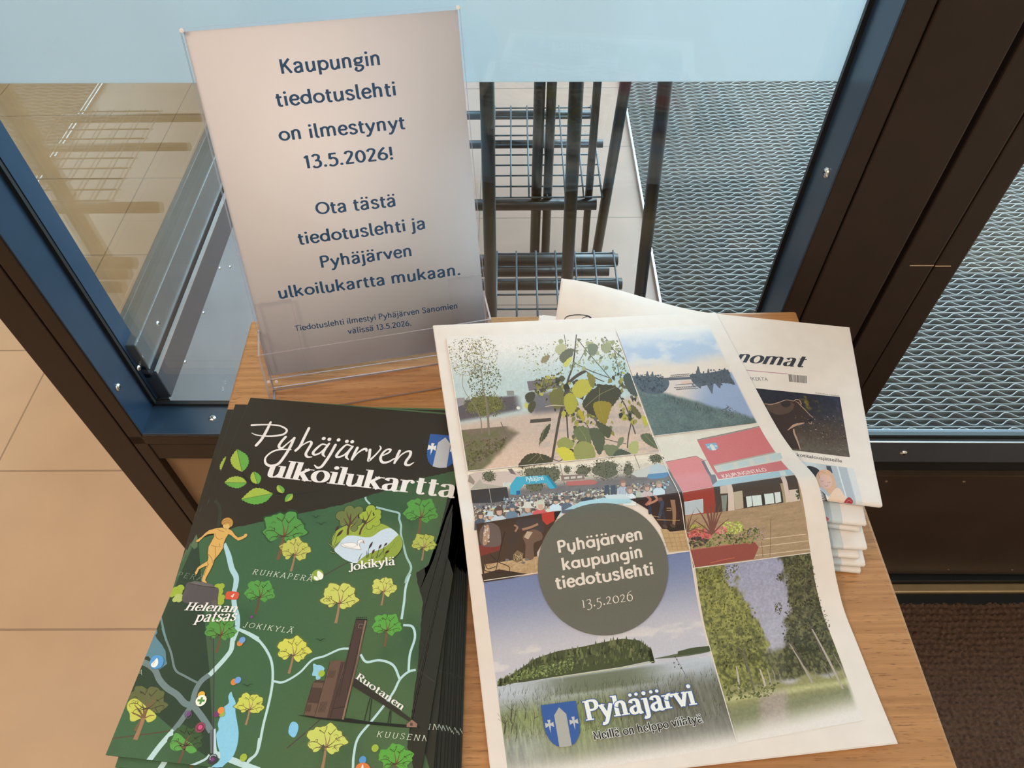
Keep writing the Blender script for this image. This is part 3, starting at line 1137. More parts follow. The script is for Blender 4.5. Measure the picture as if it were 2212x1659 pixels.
def screw(parent, P, nrm, r=0.0042):
    """raised screw head with a cross slot"""
    b = MB().dome(P, nrm, r, r * .55, 14)
    n = Vector(nrm).normalized()
    a = n.orthogonal().normalized()
    c = n.cross(a)
    q = Vector(P) + n * r * .53
    for d, e in ((a, c), (c, a)):
        vs = [b.bm.verts.new(q + d * sx * r * .5 + e * sy * r * .12 + n * .0001) for sx, sy in ((-1, -1), (1, -1), (1, 1), (-1, 1))]
        b.bm.faces.new(vs).material_index = 1
    return b.build('screw', [M['screw'], M['gasket']], parent)


def wl_local(P):
    v = Vector(P) - Vector(WROOT)
    return Matrix.Rotation(-WROT, 4, 'Z') @ v


for q, X in (((255, 836), XL1 + .0017), ((1785, 373), XR0 - .0017)):
    d = ray(*q)
    P = wl_local(CAM + d * X / d[0])
    P.x = X
    P.y = min(max(P.y, .012), .045)
    screw(win, P, (1 if X < 0 else -1, 0, 0), .0052)
P = wl_local(on_y(470, 936, YW + .026))
screw(win, (P.x, .028, ZB + .0016), (0, 0, 1), .0052)

# ---- window_2 : glazed side wall of the vestibule, running away from the camera
w2 = empty('window_2', (-0.49, 0.632, 0), 0)
tag(w2, kind='structure')
MB().box(-.045, 0, 0, 2.3, .475, .530, .002).box(-.040, -.010, 0, 2.3, .52, .545).build('bottom_rail', M['darkrail'], w2)
MB().box(-.045, -.006, 0, 2.3, .536, .587, .002).build('glazing_bead', M['greyrail'], w2)
MB().box(-.002, .001, 0, 2.3, .528, .534).build('metal_strip', M['alu'], w2)
MB().box(-.028, -.022, 0, 2.3, .58, 2.68).build('glass_pane', M['pane'], w2)
MB().box(-.030, -.004, 0.0, 2.3, .012, .474, .001).build('kick_panel', M['steel'], w2)
MB().box(-.045, 0, 2.26, 2.3, 0, 2.7, .002).build('frame_post', M['brown'], w2)
for q in ((341, 699), (300, 795)):
    P = on_plane(*q, np.array([-.496, 0, 0]), np.array([1., 0, 0]))
    screw(w2, (-.0062, P[1] - .632, min(max(P[2], .545), .58)), (1, 0, 0), .004)
for q in ((497, 577), (475, 580), (440, 676), (400, 782)):
    P = on_plane(*q, np.array([-.494, 0, 0]), np.array([1., 0, 0]))
    screw(w2, (-.0042, P[1] - .632, min(P[2], .468)), (1, 0, 0), .003)

# ---- door_1 : brown framed glass door leaf to the right of the post
d1 = empty('door_1', (XR1 * math.cos(WROT), YW + XR1 * math.sin(WROT), 0), WROT)
tag(d1, kind='structure')
DW = .86
zr = .470
MB().box(.005, .040, 0, .06, .03, 2.1, .002).box(.0412, .067, .0005, .06, .03, 2.1, .002).box(.02, .06, .006, .055, .03, 2.1).build('door_stile', M['brown'], d1)
MB().box(DW - .065, DW, 0, .06, .03, 2.1, .002).build('door_stile', M['brown'], d1)
MB().box(.0, DW, 0, .06, 2.1, 2.16, .002).build('top_rail', M['brown'], d1)
MB().box(.064, DW - .06, .001, .022, zr - .054, zr - .002, .0012).build('bottom_rail', M['railslate'], d1)
MB().box(.064, DW - .06, -.0004, .002, zr - .0045, zr - .0022, .0003).build('bright_trim', M['alu'], d1)
MB().box(.064, DW - .06, .006, .0115, zr - .004, zr + .006).build('gasket', M['gasket'], d1)
MB().box(.060, DW - .05, .012, .018, zr - .01, 2.12).build('glass_pane', M['pane'], d1)
MB().box(.066, DW - .066, .0183, .0188, ZF, 2.10).build('frosted_film', M['film'], d1)  # unseen film, added to cut the daylight coming through the door
MB().box(.064, DW - .06, .012, .05, zr - .094, zr - .052).build('rail_groove', M['gasket'], d1)
MB().box(.040, DW, .004, .05, zr - .0975, zr - .0935).build('panel_edge', M['rivet'], d1)
kp = MB().box(.040, DW, .006, .05, .030, zr - .098, .001).build('kick_plate', M['kick'], d1)
for px_, z_ in ((1915, .05), (2050, .05), (2187, .05), (1918, zr - .115), (2085, zr - .115)):
    P = on_y(px_, 1130 + (1225 - 1130) * (1 if z_ < .1 else -1), YW)
    MB().dome((P[0] - XR1, .0060, z_), (0, -1, 0), .0028, .0018).build('rivet', M['rivet'], kp)
P = on_y(1958, 960, YW)
screw(d1, (P[0] - XR1, .0008, zr - .030), (0, -1, 0), .0052)
# scratch across the stile
sc = MB()
P0, P1 = on_y(1966, 561, YW), on_y(2058, 563, YW)
sc.box(P0[0] - XR1, P0[0] - XR1 + .024, -.00025, .0002, P0[2] - .0006 - .004, P0[2] + .0004 - .004)
sc.box(P0[0] - XR1 + .026, P1[0] - XR1 - .002, -.00025, .0006, P0[2] - .0004 - .005, P0[2] + .0004 - .005)
sc.build('scratch', M['tile'], d1)

# ---- threshold strip and dark base profile under the door
o = MB().box(.31, 1.35, .530, .548, .0, .014, .003).build('trim_1', M['brass'])
tag(o, kind='structure')
o = MB().box(.31, 1.35, .548, .60, .0, .0235, .001).build('trim_2', M['gasket'])
tag(o, kind='structure')
o = MB().box(.30, 1.35, .510, .5295, .0, .008, .001).build('trim_3', M['gasket'])
tag(o, kind='structure')

# ================================================================== mats
# ribbed entrance mat: straight bars with a wavy bar between each pair
mx0, mx1, my0, my1 = .356, 1.62, .72, 2.62
pitch, wave, hgt, th = .0196, .0542, .011, .0026
rm = empty('rubber_mat', ((mx0 + mx1) / 2, (my0 + my1) / 2, 0.0), 0)
tag(rm, 'dark ribbed rubber entrance mat with wavy bars behind the glass', 'mat')
ox, oy = (mx0 + mx1) / 2, (my0 + my1) / 2
MB().box(mx0, mx1, my0, my1, .0005, .003).build('mat_base', M['matbase'], rm, (ox, oy, 0))


def bars(wavy):
    Vv, Ff = [], []
    nrow = int((my1 - my0) / pitch)
    nx_ = int((mx1 - mx0) / wave * 14) if wavy else 2
    xs = np.linspace(mx0, mx1, nx_ + 1)
    for r_ in range(nrow):
        yb = my0 + r_ * pitch
        yc = yb + (.0100 + .0066 * np.cos(2 * np.pi * (xs - mx0) / wave + .8) if wavy else .0195 + xs * 0)
        sl = np.gradient(yc, xs)
        t = th / 2 * np.sqrt(1 + sl ** 2)
        z0, z1, ch = .003, .003 + hgt, .0007
        prof = [(-1, z0), (-1, z1 - ch), (-.45, z1), (.45, z1), (1, z1 - ch), (1, z0)]
        base = len(Vv) and sum(len(a) for a in Vv)
        V = np.concatenate([np.stack([xs - ox, yc + k * t - oy, np.full_like(xs, z)], 1) for k, z in prof])
        n = nx_ + 1
        i = np.arange(nx_)
        for k in range(5):
            Ff.append(np.stack([k * n + i, k * n + i + 1, (k + 1) * n + i + 1, (k + 1) * n + i], 1) + base)
        Vv.append(V)
    return np.vstack(Vv), np.vstack(Ff)


V, F = bars(False)
link('straight_bars', np_mesh('straight_bars', V, F), M['rubber'], rm)
V, F = bars(True)
link('wavy_bars', np_mesh('wavy_bars', V, F, True), M['rubber'], rm)
MB().box(mx0 - .006, mx0, my0, my1, .0005, .0145, .001).build('edge_strip', M['alu'], rm, (ox, oy, 0))

# brown loop-pile carpet in front of the door
cx0, cx1, cy0, cy1 = .30, 1.36, -.25, .512
nx_, ny_ = 420, 300
X, Y = np.meshgrid(np.linspace(cx0, cx1, nx_), np.linspace(cy0, cy1, ny_))
g = .0118
row = np.floor(Y / (g * .9))
jx = (vnoise(X * 60, row * 3.1, 3) - .5) * .006
jy = (vnoise(X * 60, Y * 60, 5) - .5) * .006
hh = np.cos(2 * np.pi * ((X + jx) / g + .5 * row)) * .5 + .5
hh = hh * (np.cos(2 * np.pi * (Y + jy) / (g * .9)) * .5 + .5) ** .7
hh = hh * (.6 + .6 * vnoise(X * 90, Y * 90, 8))
Zc = .003 + .0085 * hh + .002 * vnoise(X * 420, Y * 420, 9)
ccx, ccy = (cx0 + cx1) / 2, (cy0 + cy1) / 2
V = np.stack([X.ravel() - ccx, Y.ravel() - ccy, Zc.ravel()], 1)
i = (np.arange(ny_ - 1)[:, None] * nx_ + np.arange(nx_ - 1)[None]).ravel()
F = np.stack([i, i + 1, i + nx_ + 1, i + nx_], 1)
cr = empty('carpet_mat', (ccx, ccy, 0))
tag(cr, 'brown loop-pile entrance carpet on the floor in front of the door', 'carpet')
link('loop_pile', np_mesh('loop_pile', V, F, True), M['carpet'], cr)
MB().box(cx0, cx1, cy0, cy1, .0, .0028).build('carpet_backing', M['matbase'], cr, (ccx, ccy, 0))

# ================================================================== tubular rack behind the glass
rk = empty('shelf_rack', (.09, 1.25, 0))
tag(rk, 'black tubular rack with two wire grid shelves standing behind the glass', 'rack')
RO = (.09, 1.25, 0)


def post(p_top, p_bot, Y, r, name='post', z_end=0.0036):
    a, b = on_y(*p_top, Y), on_y(*p_bot, Y)
    d = (b - a) / (b[2] - a[2])
    top = a + d * (1.16 - a[2])
    bot = a + d * (z_end - a[2])
    return MB().tube([top, bot], r, 18).build(name, M['blacktube'], rk, RO)


for pt, pb in (((1052, 187), (1061, 679)), ((1245, 187), (1224, 620)), ((1436, 187), (1378, 672))):
    post(pt, pb, .98, .0108)
for pt, pb, r_ in (((1166, 187), (1155, 540), .0125), ((1192, 187), (1178, 545), .0108), ((1290, 187), (1262, 548), .0092), ((1350, 187), (1288, 552), .0125)):
    post(pt, pb, 1.46, r_)
for (x0, x1, y0, y1) in ((-.055, .2065, 1.445, 1.835), (-.042, .2165, 1.03, 1.245)):
    zs = .2
    b = MB()
    nxc = int(round((x1 - x0) / .0425))
    nyc = int(round((y1 - y0) / .0432))
    for k in range(nxc + 1):
        xx = x0 + (x1 - x0) * k / nxc
        b.tube([(xx, y0 - .004, zs), (xx, y1 + .004, zs)], .0021, 8)
    for k in range(nyc + 1):
        yy = y0 + (y1 - y0) * k / nyc
        b.tube([(x0 - .004, yy, zs - .004), (x1 + .004, yy, zs - .004)], .0021, 8)
    b.build('wire_shelf', M['wire'], rk, RO)
for px_, py_, r_ in ((1284, 247, .012), (1302, 310, .011), (1288, 441, .014), (1334, 561, .014), (1315, 585, .012), (1343, 613, .013)):
    P = on_z(px_, py_, .17)
    MB().tube([(-.16, P[1], .17), (P[0], P[1], .17)], r_, 16).build('cross_tube', M['blacktube'], rk, RO)

# ================================================================== table
TZ = 0.740
tb = empty('side_table', (.0125, .245, 0), math.radians(.85))
tag(tb, 'small oak side table carrying the leaflets, newspapers and notice stand', 'table')
hw, hd = .2865, .290
MB().box(-hw, hw, -hd, hd, TZ - .026, TZ, .0028, seg=3).build('table_top', M['wood'], tb)
MB().box(-hw + .05, hw - .05, -hd + .045, -hd + .063, TZ - .085, TZ - .026).box(-hw + .05, hw - .05, hd - .063, hd - .045, TZ - .085, TZ - .026)\
    .box(-hw + .045, -hw + .063, -hd + .05, hd - .05, TZ - .085, TZ - .026).box(hw - .063, hw - .045, -hd + .05, hd - .05, TZ - .085, TZ - .026).build('apron', M['wood'], tb)
for sx in (-1, 1):
    for sy in (-1, 1):
        MB().box(sx * (hw - .048) - .02, sx * (hw - .048) + .02, sy * (hd - .048) - .02, sy * (hd - .048) + .02, 0.0005 if sx < 0 else .0035, TZ - .026, .003).build('leg', M['wood'], tb)

# ================================================================== notice in its clear stand
R1 = np.array([.9781, .2022, -.0233]); R1 /= np.linalg.norm(R1)
R2 = np.array([.0672, -.3778, -.9153]); R2 -= R1 * (R1 @ R2); R2 /= np.linalg.norm(R2)
NN = np.cross(R2, R1)                       # towards the reader
if NN[1] > 0: NN = -NN
NO = np.array([-.2512, .5550, 1.0315])       # top left corner of the notice
notice = plane_sheet(NO, R1, R2)
# the sheet itself
ink = Ink(notice, base=3e-5, white=(222, 203, 203), paper=.78)
ink.guess = (.1, .15)
navy = (27, 62, 98)
cap = np.array((690, 402)) - np.array((705, 500))
z2, z6 = Z(3.13, 380, 0), Z(3.19, 460, 380)
lines = [('Kaupungin', z2((706, 500), (1395, 438))), ('tiedotuslehti', z2((680, 721), (1498, 644))),
         ('on ilmestynyt', z2((700, 954), (1556, 869))), ('13.5.2026!', z2((868, 1141), (1478, 1076))),
         ('Ota tästä', z2((950, 1452), (1497, 1392))), ('tiedotuslehti ja', z6((590, 474), (1474, 362))),
         ('Pyhäjärven', z6((740, 634), (1382, 550))), ('ulkoilukartta mukaan.', z6((452, 846), (1712, 680)))]
capuv = notice.inv(z2((690, 402), (706, 500)), (.1, .1))
caplen = np.linalg.norm(capuv[1] - capuv[0])


def notice_line(word, p, k, bold):
    b = notice.inv(p, (.1, .15))
    d = b[1] - b[0]
    up = np.array([d[1], -d[0]]) / np.linalg.norm(d) * caplen * k
    hp = project(notice.W([b[0] + up]))[0]
    skeleton_text(ink, word, p[0], p[1], hp, ink.A(navy), W=bold, thin=bold * .84, nib=0, serif=False, geo='sans', hu=700)


for wd, p in lines: notice_line(wd, p, 1.0, 116)
for wd, p in (('Tiedotuslehti ilmestyi Pyhäjärven Sanomien', z6((568, 1070), (1690, 912))), ('välissä 13.5.2026.', z6((930, 1089), (1371, 1031)))):
    notice_line(wd, p, .52, 104)
pap = slabs_mesh('notice_paper', [slab(notice, 0, .21, 0, .297, 1, 1, .0003)], ink, curved=False)
ob = link('notice_paper', pap, [M['white_paper'], M['ink'], M['ink_alpha']])
tag(ob, 'printed white notice with dark blue Finnish text inside the clear stand', 'notice')

# acrylic stand: two sheets holding the notice, a base and a leaflet pocket
st = empty('notice_stand', (-.13, .46, TZ))
tag(st, 'clear acrylic notice stand with a front leaflet pocket on the table', 'sign holder')
SO = np.array((-.13, .46, TZ))


def lp(u, v, w):
    """u right, v down the sheet, w towards the reader"""
    return NO + R1 * u + R2 * v + NN * w - SO


def acr(name, corners, thick_dir, t, mats=None):
    """a clear sheet from four corners; narrow sides get the edge material"""
    b = MB()
    A = [b.bm.verts.new(Vector(c)) for c in corners]
    B = [b.bm.verts.new(Vector(np.asarray(c) + np.asarray(thick_dir) * t)) for c in corners]
    b.bm.faces.new(A)
    b.bm.faces.new(B[::-1])
    for k in range(4):
        b.bm.faces.new((A[k], A[(k + 1) % 4], B[(k + 1) % 4], B[k])).material_index = 1
    return b.build(name, [M['acryl'], M['acryl_edge']], st)


HB = .311            # length of the leaning sheets
acr('front_sheet', [lp(-.002, -.0025, .0008), lp(.212, -.0025, .0008), lp(.212, .300, .0008), lp(-.002, .300, .0008)], NN, .0016)
acr('back_sheet', [lp(-.002, -.0025, -.0026), lp(.212, -.0025, -.0026), lp(.212, HB, -.0026), lp(-.002, HB, -.0026)], NN, .0017)
# base plate and pocket
H3 = np.array([R1[0], R1[1], 0]); H3 /= np.linalg.norm(H3)
FW = np.array([H3[1], -H3[0], 0])            # towards the reader, level
BLf = np.array([-.2290, .4055, TZ + .0008]) - SO
W_ = .214
back0 = lp(-.002, HB, 0); back0[2] = .0008
dpt = (BLf - back0) @ FW
bl = back0 + FW * dpt
up = -R2 * .064
acr('base_plate', [bl, bl + H3 * W_, back0 + H3 * W_, back0], np.array([0, 0, 1.]), .002)
acr('pocket_front', [bl, bl + H3 * W_, bl + H3 * W_ + up, bl + up], -NN, .0018)
bb = back0
acr('pocket_side', [bl, bl + up, bb + up * 1.02, bb], H3, .0016)
acr('pocket_side', [q + H3 * (W_ - .0016) for q in (bl, bl + up, bb + up * 1.02, bb)], H3, .0016)
for u0, u1 in ((.002, .034), (.178, .210)):
    acr('pocket_flange', [lp(u0, .222, .0028), lp(u1, .222, .0028), lp(u1, .298, .0028), lp(u0, .298, .0028)], NN, .0011)
for q in (lp(-.003, .3015, .0035), lp(.004, .3025, .0035), lp(-.0005, -.001, .0026), lp(.2105, -.0015, .0026)):
    MB().dome(q, NN, .0018, .0003, 8).build('glue_joint', M['acryl_glue'], st)

# ================================================================== folded newspapers
PW, PD = .280, .200


def tv(y):
    return .0044 + .0003 * np.exp(-(y / .025) ** 2)


def fold_sheet(k, inset, bump=None, zgap=.0):
    """folded page in the frame x right, y back, origin at the front right corner of the nose; v runs from the back edge
    over the top to the nose and back underneath"""
    ys = np.concatenate([np.linspace(PD, .006, 60), np.linspace(.0055, 0, 6)[1:]])
    tt = tv(ys)
    zb = k * tt
    top = np.stack([ys, zb + tt - inset], 1)
    bot = np.stack([ys, zb + inset], 1)
    mid = zb + tt / 2
    # round nose
    f = np.clip(1 - ((.0026 - np.minimum(ys, .0026)) / .0026) ** 2, 0, 1) ** .5
    top[:, 1] = mid + (top[:, 1] - mid) * f
    bot[:, 1] = mid + (bot[:, 1] - mid) * f
    prof = np.vstack([top, bot[::-1][1:14]])
    prof[:, 0] += inset
    s = np.append(0, np.cumsum(np.linalg.norm(np.diff(prof, axis=0), axis=1)))

    def fn(uv):
        y = np.interp(uv[:, 1], s, prof[:, 0])
        z = np.interp(uv[:, 1], s, prof[:, 1])
        x = uv[:, 0] - PW
        if bump is not None: z = z + bump(uv[:, 0], y)
        return np.stack([x, y, z], 1)
    sh = facet_sheet(fn, np.linspace(0, PW, 29 if bump is not None else 4), s)
    sh.total = s[-1]
    sh.nose = s[len(top) - 1]
    sh.vmax = sh.nose - .0004
    return sh


def root_matrix(o, rz):
    c, s = math.cos(rz), math.sin(rz)
    return np.array([[c, -s, 0, o[0]], [s, c, 0, o[1]], [0, 0, 1, o[2]], [0, 0, 0, 1.]])


stack_spec = [  # front right corner (photo), turn, label
    ((1857, 1240), -6.5, 'folded newspaper at the very bottom of the stack on the oak table'),
    ((1860, 1226), -5.0, 'folded newspaper second from the bottom of the stack'),
    ((1853, 1209), -6.0, 'folded newspaper third from the bottom of the stack'),
    ((1864, 1190), -4.5, 'folded newspaper fourth from the bottom, its fold edge standing out'),
    ((1855, 1150), -9.0, 'thin-edged folded newspaper third from the top of the stack'),
    ((1862, 1138), -7.4, 'folded newspaper lying directly under the one with the bear picture'),
]
for k, (q, rz, lab) in enumerate(stack_spec):
    P = on_z(*q, TZ + .0047 * (k + .5))
    root = empty('newspaper', (P[0], P[1], TZ + .0004), math.radians(rz))
    tag(root, lab, 'newspaper', 'folded newspapers stacked on the table')
    sh = fold_sheet(k, 0.0002)
    sh.root = root_matrix((P[0], P[1], TZ + .0004), math.radians(rz))
    ik = Ink(sh, base=5e-5, white=(226, 210, 198), paper=.74)
    vn = sh.nose
    # printed strip that runs over the fold: grey picture corner and a pink scrap
    def q4(u0, u1, v0, v1): return [(u0, v0), (u1, v0), (u1, v1), (u0, v1)]
    ik.poly(q4(.02, .2645, vn - .05, vn + .0012), ik.A((196, 192, 186)))
    ik.poly(q4(.02, .2565, vn - .05, vn + .0012), ik.A((172, 172, 170)))
    ik.poly(q4(.02, .245, vn - .05, vn + .0002), ik.A((222, 186, 160)))
    ik.poly([(.247, vn - .009), (.254, vn - .0035), (.251, vn + .001), (.243, vn - .002)], ik.A((176, 84, 84)))
    me = slabs_mesh('outer_sheet', [slab(sh, 0, PW, 0, 0, 3, 0, .00025, vs=sh.vlines, us=sh.U)], ik)
    link('outer_sheet', me, [M['paper'], M['ink'], M['ink_alpha']], root)
    inner = []
    for j in range(3):
        s2 = fold_sheet(k, .0006 + .00045 * j)
        off = [.0025, -.001, .0035][j] * (1 if k % 2 else -.8)
        inner.append(slab(s2, off, PW + off, 0, 0, 3, 0, .00022, vs=s2.vlines))
    link('inner_sheets', slabs_mesh('inner_sheets', inner), [M['paper']], root)

# topmost folded paper: masthead, bear picture
FRp, TRp = on_z(1903, 1094, .7735), on_z(1823, 711, .7712)
ey = TRp - FRp
rz_top = math.atan2(ey[1], ey[0]) - math.pi / 2
rz_top += math.radians(-1.2)
root = empty('newspaper', (FRp[0], FRp[1], TZ + .0004), rz_top)
tag(root, 'folded newspaper with a bear photograph, topmost of the folded stack', 'newspaper', 'folded newspapers stacked on the table')


def lift(u, y):
    return .027 * sstep(.155, .0, u) * sstep(.10, .205, y)


sh = fold_sheet(6, .0002, lift)
sh.root = root_matrix((FRp[0], FRp[1], TZ + .0004), rz_top)
ik = Ink(sh, base=5e-5, white=(230, 216, 208), paper=.74)
ik.guess = (.22, .1)
z4 = Z(2.675, 1320, 640)
zb = Z(5.53, 1600, 820)
dark = (58, 60, 68)


def up_of(ik_, p0, p1, hpx, hu):
    """photo point hu above the baseline start, perpendicular on the paper"""
    b = ik_.inv([p0, p1, (p0[0], p0[1] - hpx)])
    d = b[1] - b[0]
    n = np.array([d[1], -d[0]]) / np.linalg.norm(d)
    ln = abs((b[2] - b[0]) @ n)
    return project(ik_.s.W([b[0] + n * ln]))[0]


p = z4((715, 378), (1112, 410))
skeleton_text(ik, 'nomat', p[0], p[1], up_of(ik, p[0], p[1], 17.5, 490), ik.A(dark), W=150, thin=40, nib=8, shear=.42, serif=False, hu=490)
ik.pline(z4((560, 402), (765, 426), (1020, 449)), 1.4, (165, 80, 130), smooth=False)
p = z4((725, 481), (908, 491))
outline_text(ik, 'VUOSIKERTA', p[0], p[1], up_of(ik, p[0], p[1], 8, .727), ik.A((120, 118, 122)))
c4 = z4((1025, 450), (1132, 461), (1132, 503), (1029, 494))
qa = ik.inv(c4)
t_ = 0.0
rnd = random.Random(5)
while t_ < .97:
    w_ = rnd.choice([.012, .02, .03])
    a, b = t_, min(t_ + w_, 1)
    ik.poly([qa[0] + (qa[1] - qa[0]) * a, qa[0] + (qa[1] - qa[0]) * b, qa[3] + (qa[2] - qa[3]) * b, qa[3] + (qa[2] - qa[3]) * a], ik.A((52, 50, 54)))
    t_ += w_ + rnd.choice([.012, .018, .026])
p = z4((1182, 562), (1318, 580))
outline_text(ik, 'Kuvituskuva, Unsplash', p[0], p[1], up_of(ik, p[0], p[1], 3.6, .727), ik.A((120, 112, 110)))


def bear_bg(s, t):
    c = mixc((44, 42, 52), (78, 62, 52), sstep(.1, .75, t + .3 * (fbm(s * 6, t * 5, 3) - .5)))
    c = mixc(c, (96, 84, 72), sstep(.70, .92, t + .18 * (fbm(s * 9, t * 12, 5) - .5)) * .9)
    c = mixc(c, (70, 84, 124), .75 * sstep(.55, .75, fbm(s * 7, t * 1.2, 9)) * sstep(.5, .1, t))
    c = mixc(c, (128, 106, 36), .8 * sstep(.62, .74, fbm(s * 8, t * 9, 12)) * sstep(.35, .05, np.abs(t - .12)) * sstep(.25, .05, np.abs(s - .68)))
    c = c * (.78 + .44 * fbm(s * 46, t * 36, 21))[..., None]
    return c


bear_quad = [zb((60, 92))[0], zb((1183, 208))[0], zb((1305, 928))[0], zb((360, 812))[0]]
ik.raster(bear_quad, 110, 80, bear_bg)
bear = zb((200, 285), (283, 283), (370, 290), (470, 262), (545, 240), (630, 252), (655, 236), (690, 240), (720, 272), (722, 305), (762, 352), (800, 400),
          (868, 455), (872, 470), (845, 500), (800, 515), (745, 515), (690, 545), (630, 590), (655, 660), (690, 750), (716, 840), (560, 815), (400, 620))
ik.ppoly(bear, (62, 46, 42))
ik.smooth(zb((300, 320), (450, 275), (560, 262), (640, 300), (600, 380), (480, 420), (380, 400)), (88, 68, 58))
ik.smooth(zb((480, 270), (545, 250), (600, 290), (560, 330), (500, 320)), (58, 46, 44))
for path, w_ in ((((283, 290), (370, 296), (470, 268), (545, 244), (630, 256), (660, 238), (700, 246), (722, 285), (718, 310), (764, 356), (806, 402), (866, 458)), (2.2, 1.4, 2, 1.2)),
                 (((560, 606), (640, 548), (720, 526), (770, 516)), (1, 6, 4, 1)), (((632, 590), (640, 640), (680, 740), (712, 840)), (3, 4, 2)),
                 (((808, 512), (840, 530), (850, 500)), (1.2, 1.6, 1)), (((655, 262), (690, 280), (705, 305)), (1, 2, 1))):
    ik.pline(zb(*path), list(w_), (196, 156, 132), alpha=.85)
ik.smooth(zb((800, 490), (870, 462), (866, 484), (836, 500)), (26, 24, 26))
pts, cs = [], []
rr = np.random.default_rng(3)
for q in range(260):
    a = rr.uniform(640, 1290); b = rr.uniform(430, 920)
    if a < 660 + (b - 600) * .3: continue
    if b > 160 + a * .6: continue
    r_ = rr.uniform(3, 9)
    an = rr.uniform(0, 6.28, 5)
    an.sort()
    pts.append(zb(*[(a + math.cos(x) * r_ * 1.5, b + math.sin(x) * r_ * .7) for x in an]))
    cs.append([(150, 122, 108), (92, 82, 60), (52, 40, 36), (180, 160, 146), (110, 96, 50)][rr.integers(5)] if b < 780 else [(126, 108, 92), (88, 76, 66), (150, 132, 112)][rr.integers(3)])
ik.clip = bear_quad
ik.fans(pts, cs, .8)
ik.clip = None
p = zb((672, 915), (1212, 992))
outline_text(ik, 'kotitalousjätteille', p[0], p[1], up_of(ik, p[0], p[1], 7.4, .727), ik.A((70, 70, 78)), .004)


def girl_bg(s, t):
    c = mixc((206, 206, 208), (176, 178, 184), sstep(.1, .5, s + .15 * (fbm(s * 3, t * 3, 2) - .5)))
    c = mixc(c, (214, 208, 206), sstep(.86, .885, s))
    c = mixc(c, (226, 224, 224), sstep(.012, .0, np.abs(s - .70)))
    return c


ik.raster([zb((700, 975))[0], zb((1350, 1062))[0], zb((1448, 1508))[0], zb((840, 1430))[0]], 50, 40, girl_bg)
ik.smooth(zb((790, 1040), (860, 1040), (940, 1090), (920, 1200), (910, 1290), (870, 1230), (820, 1120)), (52, 48, 54))
ik.ppoly(zb((1020, 1030), (1075, 1035), (1100, 1120), (1030, 1090)), (70, 74, 84))
ik.smooth(zb((905, 1140), (960, 1080), (1050, 1085), (1105, 1150), (1140, 1260), (1130, 1350), (1070, 1380), (1000, 1300), (930, 1280), (900, 1210)), (214, 168, 138))
ik.smooth(zb((935, 1190), (970, 1140), (1050, 1150), (1092, 1210), (1070, 1280), (1015, 1310), (960, 1280)), (222, 176, 162))
for path in (((955, 1205), (970, 1215), (988, 1210)), ((1035, 1225), (1055, 1232), (1072, 1225)), ((1000, 1268), (1020, 1275), (1045, 1268))):
    ik.pline(zb(*path), .9, (150, 90, 84))
ik.pline(zb((945, 1190), (930, 1130), (960, 1100), (1010, 1120)), 1, (176, 124, 92))
ik.smooth(zb((960, 1450), (1060, 1390), (1120, 1310), (1180, 1300), (1240, 1390), (1280, 1440), (1210, 1470), (1080, 1475)), (232, 196, 172))
ik.smooth(zb((905, 1290), (950, 1310), (1050, 1410), (1000, 1455), (940, 1450)), (238, 230, 224))
for q in range(7):
    ik.pline(zb((912 + 5 * q, 1310 + 22 * q), (960 + 6 * q, 1330 + 18 * q), (1012 + 4 * q, 1375 + 14 * q)), 1.6, (58, 52, 56))
ik.smooth(zb((1232, 1468), (1290, 1405), (1340, 1450), (1320, 1490), (1260, 1495)), (158, 56, 62))
ik.pline(zb((1255, 1480), (1290, 1440), (1325, 1462)), 1.2, (206, 120, 116))
ik.smooth(zb((1190, 1480), (1225, 1472), (1240, 1495), (1205, 1500)), (74, 84, 50))
# swash of the big capital that peeps out above the open newspaper
z3 = Z(2.765, 980, 100)
ik.guess = (.05, .19)
ik.pline(z3((655, 1645), (672, 1618), (712, 1606), (770, 1605), (812, 1616), (828, 1640)), [1, 2, 2.4, 2, 3, 4], (52, 52, 58))
ik.pline(z3((735, 1650), (775, 1622), (805, 1614), (832, 1642)), [2.2, 1.2, 2, 5], (52, 52, 58))
me = slabs_mesh('outer_sheet', [slab(sh, 0, PW, 0, 0, 0, 0, .00025, vs=sh.vlines, us=sh.U)], ik)
link('outer_sheet', me, [M['paper'], M['ink'], M['ink_alpha']], root)
inner = []
for j in range(3):
    s2 = fold_sheet(6, .0006 + .00045 * j, lift)
    off = [.0012, -.0015, .0022][j]
    inner.append(slab(s2, off, PW + off, 0, 0, 40, 0, .00022, vs=s2.vlines))
link('inner_sheets', slabs_mesh('inner_sheets', inner), [M['paper']], root)

